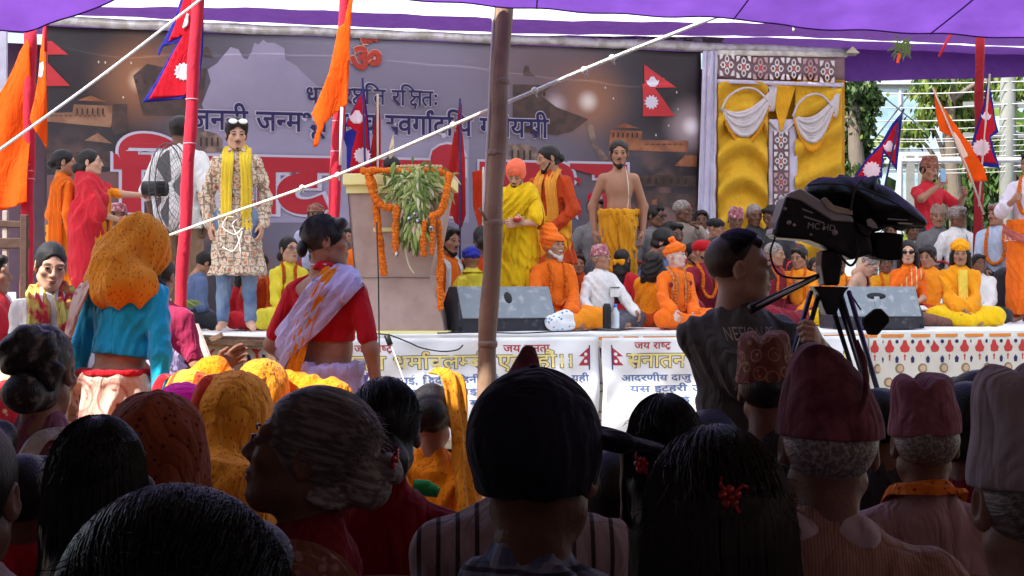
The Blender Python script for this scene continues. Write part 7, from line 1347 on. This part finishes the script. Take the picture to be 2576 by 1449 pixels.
f.ribbon('pallu', [(.16, -.10, .42), (.16, .0, .52), (.17, .10, .46), (.19, .15, .25), (.20, .17, .0), (.21, .20, -.3), (.20, .22, -.55)], SRC, .15, pleat=3, amp=.014, nseg=56); f.wear('petticoat_edge', [fru(f.hip[2] + .085 * f.s, f.hip[2] + .055 * f.s, .188 * f.s, .168 * f.s, .190 * f.s, .170 * f.s)], REDB, amp=.003)
MB().tube([f.wr[0] - A3(.0, .0, -.012), f.wr[0] + A3(0, .0, -.012)], .040 * f.s, 16, False).build('bangle', mat('bangle_pale_green', (.6, .62, .3), .3), f.root, smooth=True)
f = Fig('woman in maroon blouse and lavender sari standing behind the bowing woman', 402, 650, ('G', 7.9), 'stand', 170, fem=1, skin='m', head=(0, 20, 0), arms=((.25, 0, -.1), (.26, 0, -.08)), hh=.007, build=1.1); f.top_('blouse', cloth('blouse_wine', (.38, .03, .09)), .8, g=.018, low=.18); f.lower('sari', LVS, n=11, top=.1); f.hair('bun'); f.ribbon('sari_band', [(-.2, -.05, .1), (-.16, .14, .15), (0, .17, .3), (.10, .13, .45), (.12, 0, .53)], LVS, .16, pleat=4, amp=.01)
f = Fig('woman in white top and yellow-red scarf looking down at the picture edge', 130, 616, ('G', 7.6), 'stand', 22, fem=1, skin='l', head=(4, 14, 4), arms=('clasp', 'lap'), hh=.005); f.top_('blouse', cloth('top_white_satin', (.74, .72, .68)), 1.9, g=.028, ga=.024, amp=.008); f.lower('skirt', cloth('skirt_pale', (.5, .45, .4))); f.hair('lowbun'); f.scarf(cloth('scarf_yellow_red', (.62, .55, .12), pat='noise', scale=13, thr=.5, color2=(.50, .03, .04)), zl=.22, zr=.22, width=.12, pleat=3, amp=.014, g=.05)
f = Fig('person in bright red shawl cut off by the picture edge', -22, 640, ('G', 8.2), 'stand', 100, fem=1, skin='m'); f.top_('blouse', CRM, 1.9, g=.04, amp=.01); f.lower('skirt', CRM); f.hair('short'); shawl(f, CRM)
f = Fig('person under a red spotted veil sitting on the ground at the picture edge', 18, 972, ('G', 6.2), 'floor', 180, fem=1, skin='m', face=False); robe(f, CRM); veil(f, cloth('veil_red_dots', (.55, .03, .04), pat='spots', scale=24, thr=.2, color2=(.8, .6, .3)))
f = Fig('person under a cream dotted veil just before the poster sheet', 40, 922, ('G', 6.9), 'floor', 180, fem=1, skin='m', face=False); robe(f, SRC); veil(f, cloth('veil_cream_dots', (.62, .48, .34), pat='spots', scale=30, thr=.24, color2=(.4, .08, .05)))
f = Fig('woman under an orange printed veil with red border sitting on the ground', 598, 962, ('G', 5.5), 'floor', 172, fem=1, skin='m', face=False, vox=.010); robe(f, SCO, SCO, g=.05); veil(f, VEO, wide=.20, back=.34, amp=.009, puff=.012); f.ribbon('veil_border', [(.07, -.03, .82), (.09, .08, .80), (.11, .15, .66), (.13, .19, .45), (.12, .22, .2), (.10, .24, .05)], cloth('border_vermilion', (.62, .05, .02)), .06, pleat=1, amp=.004)
f = Fig('woman under a magenta veil sitting behind the bowing woman', 462, 982, ('G', 6.0), 'floor', 185, fem=1, skin='m', face=False); robe(f, MGN); veil(f, MGN, wide=.17, puff=.006)
f = Fig('woman under a yellow-edged orange veil near the lavender sari', 480, 944, ('G', 6.6), 'floor', 176, fem=1, skin='m', face=False); robe(f, ORS); f.ribbon('veil_border', [(.09, -.02, .80), (.11, .08, .78), (.12, .15, .62), (.12, .19, .42), (.10, .22, .2)], CRM, .05, pleat=1, amp=.004); veil(f, cloth('veil_yellow_edge', (.80, .45, .05), pat='stripe', scale=3, thr=.8, color2=(.7, .1, .02)), wide=.17)
f = Fig('woman in orange raising a bangled arm near the trestle', 662, 918, ('G', 6.6), 'floor', 176, fem=1, skin='d', face=False, arms=((.05, -.15, .70), (.20, -.12, .78)), hands=('flat', 'relax')); robe(f, SCO, g=.035); veil(f, VEO, wide=.17)
f = Fig('woman with dark bun and orange sari slipped from her head, palms joined', 1085, 972, ('G', 6.3), 'floor', 176, fem=1, skin='m', face=False, arms=((-.02, -.24, .40), (-.02, -.24, .40)), hands=('flat', 'flat'), vox=.010); robe(f, SCO, ORO, g=.035); f.hair('short'); f.hm('hair_bun', [ell((-.01, .10, .03), (.055, .045, .055), k=.01), ell((.03, .105, .0), (.03, .03, .04))], HB)
f.ribbon('sari_hood', [(-.02, -.05, .86), (-.085, .02, .84), (-.115, .06, .70), (-.14, .08, .52), (-.16, .12, .35), (-.16, .15, .15)], VEO, .10, pleat=2, amp=.008); f.ribbon('sari_band', [(.14, .0, .50), (.12, .13, .40), (.05, .17, .25), (-.05, .18, .05)], SCO, .14, pleat=3, amp=.012)
f = Fig('boy in dark grey printed tee standing at the camera tripod', 1862, 583, ('G', 5.0), 'stand', 20, skin='l', head=(70, 0, 0), arms=((-.14, -.34, .16), (.10, -.38, .42)), hands=('grip', 'grip'), vox=.008, hh=.0045, gaze=.004, hs=1.12, hat=.012)
TEE = cloth('tee_charcoal', (.13, .125, .115)); f.top_('tee_shirt', TEE, .85, g=.034, ga=.034, skirt=(.14, .22, .17), amp=.007, flare=.02); f.lower('trousers', DHN, 'trousers'); f.hair('undercut', hairmat('hair_dark_short', (.075, .050, .038))); comb(f, HBY, 1600, (0, .8, .75), .1, 1.5, 50, .0012, c=(0, .004, .052), rad=(.072, .086, .078), lift=.004, wob=.15)
def chest_text(f, text, z, h, x0, x1, m):
    c = bpy.data.curves.new('t', 'FONT'); c.body = text; c.size = 1; c.resolution_u = 2; o = bpy.data.objects.new('t', c); link(o); me = bpy.data.meshes.new_from_object(o.evaluated_get(bpy.context.evaluated_depsgraph_get())); bpy.data.objects.remove(o)
    V = np.array([v.co[:2] for v in me.vertices]); V[:, 0] = (V[:, 0] - V[:, 0].min()) / np.ptp(V[:, 0]); V[:, 1] = V[:, 1] / V[:, 1].max(); Fq = [tuple(p.vertices) for p in me.polygons]
    bm = bmesh.new(); vs = [bm.verts.new((v[0], v[1], 0)) for v in V]
    for q in Fq:
        try: bm.faces.new([vs[i] for i in q])
        except Exception: pass
    for t in np.linspace(.03, .97, 30): bmesh.ops.bisect_plane(bm, geom=bm.verts[:] + bm.edges[:] + bm.faces[:], plane_co=(t, 0, 0), plane_no=(1, 0, 0))
    from mathutils.bvhtree import BVHTree
    tm = [o for o in f.root.children if o.name.startswith('tee_shirt')][0].data; bv = BVHTree.FromPolygons([v.co for v in tm.vertices], [tuple(p.vertices) for p in tm.polygons])
    bm.verts.index_update(); P = []
    for v in bm.verts:
        x = x0 + (x1 - x0) * v.co.x; zz = z + h * v.co.y; p = f.W((x, -.5, zz)); hit = bv.ray_cast(Vector(p), Vector((0, 1, 0)))[0]; P.append((p[0], (hit.y if hit else -.15) - .004, p[2]))
    me2 = bpy.data.meshes.new('shirt_print'); me2.from_pydata([tuple(p) for p in P], [], [tuple(v.index for v in q.verts) for q in bm.faces]); bm.free(); return add('shirt_print', me2, m, f.root)
TPR = mat('tee_print_cream', (.55, .48, .42), .8, var=.2); chest_text(f, 'NEEION PE', .425, .048, -.115, .085, TPR); chest_text(f, 'ITHOD', .06, .045, -.11, .10, TPR)
for k in range(5): chest_text(f, '=', .36 - k * .03, .022, .0, .08, mat('tee_print_red', (.16, .03, .03), .8))
chest_text(f, 'HH', .25, .12, -.11, -.02, mat('tee_print_grey', (.16, .15, .14), .8))
# ================================================================== seated audience in the shade
G = lambda d: ('G', d)
def aud(label, u, v, d, yaw=180, chairl=None, **k):
    k.setdefault('vox', .010); k.setdefault('hh', .005); f = Fig(label, u, v, G(d), 'chair', yaw, face=k.pop('face', False), arms=k.pop('arms', ('lap', 'lap')), **k)
    seat(f, chairl or 'plastic chair under the ' + ' '.join(label.split()[:10])); return f
def strands(f, m, pts_fn, n, L, r=.0009, name='loose_strands', seed=0):
    q = random.Random(seed); mb = MB()
    for i in range(n):
        p, d = pts_fn(q); p = A3(*p); d = A3(*d); P = [p]
        for k in range(5): d = d + A3(q.gauss(0, .18), q.gauss(0, .18), q.gauss(0, .18) - .06); d /= np.linalg.norm(d); P.append(P[-1] + d * L / 5 * (.5 + q.random()))
        V, Fq = tube_np(np.array(P), np.linspace(r, r * .5, 6), 3); mb.put(V, [tuple(x) for x in Fq])
    o = mb.build(name, m, f.root); o.matrix_local = f.MH; o['kind'] = 'stuff'; return o
def cap_pts(q, front=False):
    th = math.acos(q.uniform(-.1, 1)); ph = q.uniform(0, 6.28); x, y, z = math.sin(th) * math.cos(ph), math.sin(th) * math.sin(ph), math.cos(th)
    if y < -.3 and z < .5: y = -y
    return (x * .082, .018 + y * .102, .036 + z * .089), (x * .35 + q.gauss(0, .4), .8 + y * .2, z * .3 - .35)
f = aud('man in navy baseball cap turned sideways and plaid collar shirt', 1352, 914, 2.02, 150, hat=.030, skin='d', head=(10, -2, 0), vox=.009, hh=.004, build=1.0, hs=1.0)
f.top_('shirt', PLD, 1.0, g=.026, amp=.006); f.lower('trousers', DHN, 'trousers'); f.hair('buzz'); cp_ = [ell((0, .014, .050), (.088, .108, .090)), cap((0, .01, .02), (0, .01, -.005), .086, .084, k=.02), ell((0, .03, -.100), (.14, .15, .085), rot(-6, 0, 0), k=.006, op='s')]
f.hm('cap_crown', cp_, NAVC, h=.004, disp=lambda P: .0012 * np.cos(6 * np.arctan2(P[:, 0], P[:, 1]))); f.hm('cap_brim', [ell((0, -.112, .036), (.074, .098, .010), rot(14, 0, 0)), cap((-.05, -.10, .036), (.05, -.10, .036), .012, k=.02)], NAVC, h=.0035).matrix_local = f.MH @ Matrix.Rotation(math.radians(-48), 4, 'Z')
MB().ball((0, .01, .139), (.008, .008, .005)).build('cap_button', NAVC, f.root, smooth=True).matrix_local = f.MH
f.wear('collar', [cap(f.W((-.05, .06, .52)), f.W((.05, .06, .52)), .030 * f.s, .030 * f.s), cap(f.W((-.05, .06, .52)), f.W((-.07, -.03, .50)), .028 * f.s), cap(f.W((.05, .06, .52)), f.W((.07, -.03, .50)), .028 * f.s)], PLD, amp=.002, h=.007)
wr0 = lambda P: .002 * np.sin(75 * P[:, 2] + 35 * P[:, 0])
f = aud('man in striped shirt with a dark pointed cap peeking over the navy cap', 1318, 866, 3.0, 182, hat=.07, skin='d'); f.top_('shirt', STR, 1.0, g=.028); f.lower('trousers', DHN, 'trousers'); f.hair('half'); f.hm('topi', [ell((0, .012, .055), (.090, .106, .055)), cap((0, .0, .06), (-.008, -.005, .168), .060, .016, k=.03), ell((0, .02, -.05), (.13, .14, .075), op='s', k=.004)], TPM, disp=wr0)
f = aud('woman with thick dark hair and a red hair clip beside the navy cap', 1795, 1052, 1.80, 186, hat=.022, fem=1, skin='d', hs=1.12, vox=.009, hh=.0045, head=(0, 4, 0))
f.top_('blouse', cloth('blouse_black_ochre', (.03, .02, .018)), 1.0, g=.02); f.lower('sari', MAR, 'robe'); HBR = hairmat('hair_dark_brown', (.018, .011, .009)); f.hair('long', HBR); comb(f, HBR, 900, (0, -.2, 1), .12, 1.6, 42, .0011); drape_strands(f, HBR, 900, 43); strands(f, HBR, cap_pts, 120, .035, r=.0006, seed=2)
CLR = mat('clip_red_plastic', (.42, .01, .015), .18, spec=.7, var=.05)
def clip(f, c, s=1.0, n=(0, 1, .2)):
    b = MB()
    for k in range(5): t = k * 1.2566 + .3; b.ball(A3(*c) + A3(.013 * math.cos(t), .004, .013 * math.sin(t)) * s, A3(.0085, .006, .0085) * s, 10, 7)
    b.ball(A3(*c) + A3(0, .008, 0), A3(.005, .004, .005) * s, 8, 6)
    for t in (.9, 2.4, 4.2): b.tube([A3(*c), A3(*c) + A3(.030 * math.cos(t), .006, .030 * math.sin(t)) * s, A3(*c) + A3(.036 * math.cos(t + .3), .0, .036 * math.sin(t + .3)) * s], .0040 * s, 7)
    o = b.build('hair_clip', CLR, f.root, smooth=True); o.matrix_local = f.MH; o['label'] = 'red plastic hair clip'
clip(f, (.008, .118, .052), .62)
f = aud('person with black hair and small red clip behind the navy cap brim', 1668, 1003, 3.2, 184, fem=1, skin='d', hs=1.08); f.top_('blouse', MAR, 1.0); f.lower('sari', MAR, 'robe'); f.hair('long'); comb(f, HB, 500, (0, 0, 1), .12, 1.6, 44, .0014); drape_strands(f, HB, 400, 45, .0014); strands(f, HB, cap_pts, 60, .03, seed=5); clip(f, (.06, .10, -.02), .9)
f = aud('man in brown floral cap between the boy and the maroon cap', 1930, 828, 4.4, 168, hat=.07, skin='d', hs=1.05); f.top_('shirt', DGR, 1.0); f.lower('trousers', DHN, 'trousers'); f.hair('half'); f.topi(TPF, hgt=.15)
f = aud('broad man in beige striped shirt with tall creased maroon cap', 2085, 826, 2.6, 176, hat=.095, skin='d', head=(0, 0, 0), vox=.009, hh=.004, build=1.10, hs=1.04, side=-3)
f.top_('shirt', BEI, 1.0, g=.030, amp=.006); f.lower('trousers', DHN, 'trousers'); f.hair('half', HG); f.wear('collar', [cap(f.W((-.05, .05, .525)), f.W((.05, .05, .525)), .034 * f.s), cap(f.W((-.05, .05, .525)), f.W((-.07, -.03, .50)), .03 * f.s), cap(f.W((.05, .05, .525)), f.W((.07, -.03, .50)), .03 * f.s)], MAU, amp=.002, h=.007)
def peak(P, f=f):
    q = P - A3(0, .012, .025); t = np.clip(q[..., 2] / .17, 0, 1); a = .093 - .060 * t ** 1.7; b = .108 - .06 * t ** 1.7; x = q[..., 0] - .036 * t * t; d = (np.sqrt((x / a) ** 2 + (q[..., 1] / b) ** 2) - 1) * .08
    return np.maximum(np.maximum(d, -q[..., 2]), q[..., 2] - .158 + 14 * x ** 2)
wr_ = lambda P: .0028 * np.sin(75 * P[:, 2] + 35 * P[:, 0] + 2 * np.sin(30 * P[:, 0])) + .0016 * np.sin(120 * P[:, 2] - 60 * P[:, 0])
V, Fq = blob([ell((0, .012, .08), (.13, .14, .14))], .004, .01, None, peak); V = V + np.stack([0 * V[:, 0], .0030 * np.sin(70 * V[:, 2] + 30 * V[:, 0]), 0 * V[:, 0]], 1); o = add('cap_body', mesh_np('cap_body', V, Fq), TPM, f.root); o.matrix_local = f.MH
MB().tube(smooth_path([(-.03, .10, .05), (-.045, .095, .10), (-.048, .06, .15), (-.035, .04, .19)], 14), .005, 7).build('cap_fold', TPM, f.root, smooth=True).matrix_local = f.MH
f = aud('man in flat-topped pink cap with orange scarf round his neck', 2326, 930, 3.5, 180, hat=.075, skin='d', hs=1.05, vox=.009); f.top_('shirt', cloth('shirt_dusky_pink', (.42, .26, .27)), 1.0, g=.028); f.lower('trousers', DHN, 'trousers'); f.hair('half', HG); f.topi(cloth('topi_rose', (.34, .13, .16), color2=(.26, .09, .12), pat='noise', scale=30), hgt=.15); f.scarf(cloth('scarf_orange_print', (.75, .18, .01), pat='spots', scale=50, thr=.2, color2=(.3, .03, .01)), width=.09, g=.04, pleat=2)
f = aud('dark-haired spectator between the maroon and the pink cap', 2212, 984, 4.2, 180, skin='d'); f.top_('shirt', DGR, 1.0); f.lower('trousers', DHN, 'trousers'); f.hair('short')
f = aud('black-haired spectator just beyond the flat pink cap', 2462, 946, 4.2, 182, skin='d', hs=1.15); f.top_('shirt', DGR, 1.0); f.lower('trousers', DHN, 'trousers'); f.hair('mop')
f = aud('black-haired spectator next to the pale cap at the picture edge', 2430, 978, 3.7, 180, skin='d', hs=1.05); f.top_('shirt', MAR, 1.0); f.lower('trousers', DHN, 'trousers'); f.hair('mop')
f = aud('man in pale mauve shirt with tall pale cap at the picture edge', 2612, 868, 1.95, 184, hat=.09, skin='m', vox=.009, hh=.004, hs=1.05, build=1.15); f.top_('shirt', MAU, 1.0, g=.032, amp=.007); f.lower('trousers', DHN, 'trousers'); f.hair('half', HG); f.topi(TPW, hgt=.15)
f = aud('old woman with combed grey hair, low bun and red clip in profile', 775, 945, 2.7, 258, hat=.028, fem=1, skin='d', head=(4, -14, 0), vox=.009, hh=.004, hs=1.10, face=True); f.top_('blouse', cloth('blouse_deep_red', (.22, .01, .015)), .9, g=.018); f.lower('sari', MAR, 'robe')
f.hair('bun', HG); comb(f, HG, 2200, (0, -1, .35), .45, 2.6, 46, .0009, c=(0, .020, .034), rad=(.084, .104, .090)); f.hm('hair_knot', [ell((0, .135, .010), (.032, .034, .030), k=.01), ell((0, .115, -.025), (.030, .035, .035))], HG, disp=lambda P: .003 * np.sin(140 * P[:, 1] + 90 * P[:, 2])); strands(f, HG, cap_pts, 200, .03, r=.0006, seed=9); clip(f, (.02, .150, .035), .8)
f.ribbon('printed_drape', [(.15, -.12, .35), (.14, -.02, .50), (.13, .10, .48), (.14, .16, .3), (.15, .18, .05)], cloth('drape_brown_floral', (.30, .12, .08), pat='spots', scale=40, thr=.25, color2=(.5, .3, .25)), .10, pleat=3, amp=.008)
f = aud('black-haired woman in dark red blouse just beyond the grey-haired woman', 968, 962, 3.3, 184, fem=1, skin='d', hs=1.06); f.top_('blouse', cloth('blouse_dark_red', (.28, .008, .012)), .9, g=.02); f.lower('sari', MAR, 'robe'); f.hair('lowbun'); comb(f, HB, 700, (0, -.9, .6), .3, 2.4, 49, .0012); strands(f, HB, cap_pts, 50, .03, seed=15)
f = aud('woman with high curly grey-black bun and bare upper back', 108, 826, 4.0, 174, fem=1, skin='m', head=(0, 4, 0), hs=1.05, vox=.009); f.top_('blouse', MVB, .9, g=.02, low=-.05); f.lower('sari', MVB, 'robe')
HCG = hairmat('hair_black_grey', (.035, .032, .032), color2=(.30, .28, .26), pat='noise', thr=.62, scale=26); f.hair('lowbun', HCG); f.hm('curly_bun', [ell((.0, .10, .06), (.07, .055, .06)), ell((-.05, .09, .0), (.035, .035, .045)), ell((.05, .09, .03), (.03, .035, .04))], HCG, disp=lambda P: .007 * np.sin(90 * P[:, 0] + 40 * P[:, 2]) * np.sin(80 * P[:, 2])); strands(f, HCG, cap_pts, 160, .04, seed=21)
f.ribbon('white_shawl_edge', [(-.20, -.06, .40), (-.14, .04, .50), (-.05, .10, .52), (.0, .14, .45)], WSH, .05, pleat=1, amp=.003)
f = aud('dark-haired spectator partly over the brown veiled woman', 250, 1062, 2.6, 182, fem=1, skin='d', hs=1.12, hh=.0045); f.top_('blouse', MAR, 1.0); f.lower('sari', MAR, 'robe'); f.hair('long'); comb(f, HB, 1200, (0, .1, 1), .1, 1.8, 47, .0012); drape_strands(f, HB, 500, 48, .0013); strands(f, HB, cap_pts, 80, .03, seed=25)
f = aud('woman under a brown spotted veil sloping to one side', 395, 1024, 3.0, 186, fem=1, skin='d', hs=1.08, side=4); f.top_('blouse', MAR, 1.0); f.lower('sari', VEB, 'robe'); veil(f, VEB, wide=.20, back=.35, amp=.008, puff=.012, h=.008)
f = aud('nearest spectator with a large dark head of combed hair', 440, 1208, 1.26, 180, hat=.030, skin='d', hs=1.14, hh=.0045, head=(0, 6, 0)); f.top_('shirt', DGR, 1.0); f.lower('trousers', DHN, 'trousers'); f.hair('mop', HBY); comb(f, HBY, 2600, (0, -.75, .65), .15, 2.3, 41, .0010, c=(0, .016, .040), rad=(.091, .108, .096)); strands(f, HBY, cap_pts, 260, .035, r=.0006, seed=31)
f = aud('spectator in pale mauve shirt cut off by the picture edge', -95, 1060, 2.2, 178, skin='d'); f.top_('shirt', MAU, 1.0, g=.04); f.lower('trousers', DHN, 'trousers'); f.hair('short')
f = aud('spectator in red blouse low between chair and dark head', 60, 1150, 3.0, 176, fem=1, skin='d', hs=.95); f.top_('blouse', CRM, 1.0, g=.03); f.lower('sari', CRM, 'robe'); f.hair('short')
chair('orange-brown plastic chair back below the bare upper back', tuple(PX(70, 900, 3.5) * A3(1, 1, 0)), math.radians(176), 1.05, mat('plastic_chair_orange', (.36, .12, .04), .35), None)
f = Fig('dark-haired spectator sitting low between the navy cap and the long dark hair', 1545, 1130, ('G', 4.0), 'floor', 178, skin='d', face=False); robe(f, MAR, MAR); f.hair('short')
f = Fig('spectator in maroon shawl sitting low behind the long dark hair', 1600, 1090, ('G', 4.8), 'floor', 182, fem=1, skin='d', face=False); robe(f, MAR, MAR); f.hair('long')
f = Fig('spectator in dark shirt sitting low beside the floral cap', 1780, 1040, ('G', 4.6), 'floor', 176, skin='d', face=False); robe(f, DGR, DHN); f.hair('short')
gb = MB(); gb.tube([PX(1040, 1222, 4.6), PX(1072, 1228, 4.6), PX(1104, 1240, 4.6)], [.018, .024, .014], 10); o = gb.build('green_bolster', cloth('bolster_green', (.04, .50, .12)), None, smooth=True); tag(o, 'bright green rolled cloth lying near the orange sari woman', 'rolled cloth')
# the added cloth walls outside the frame keep the audience dark
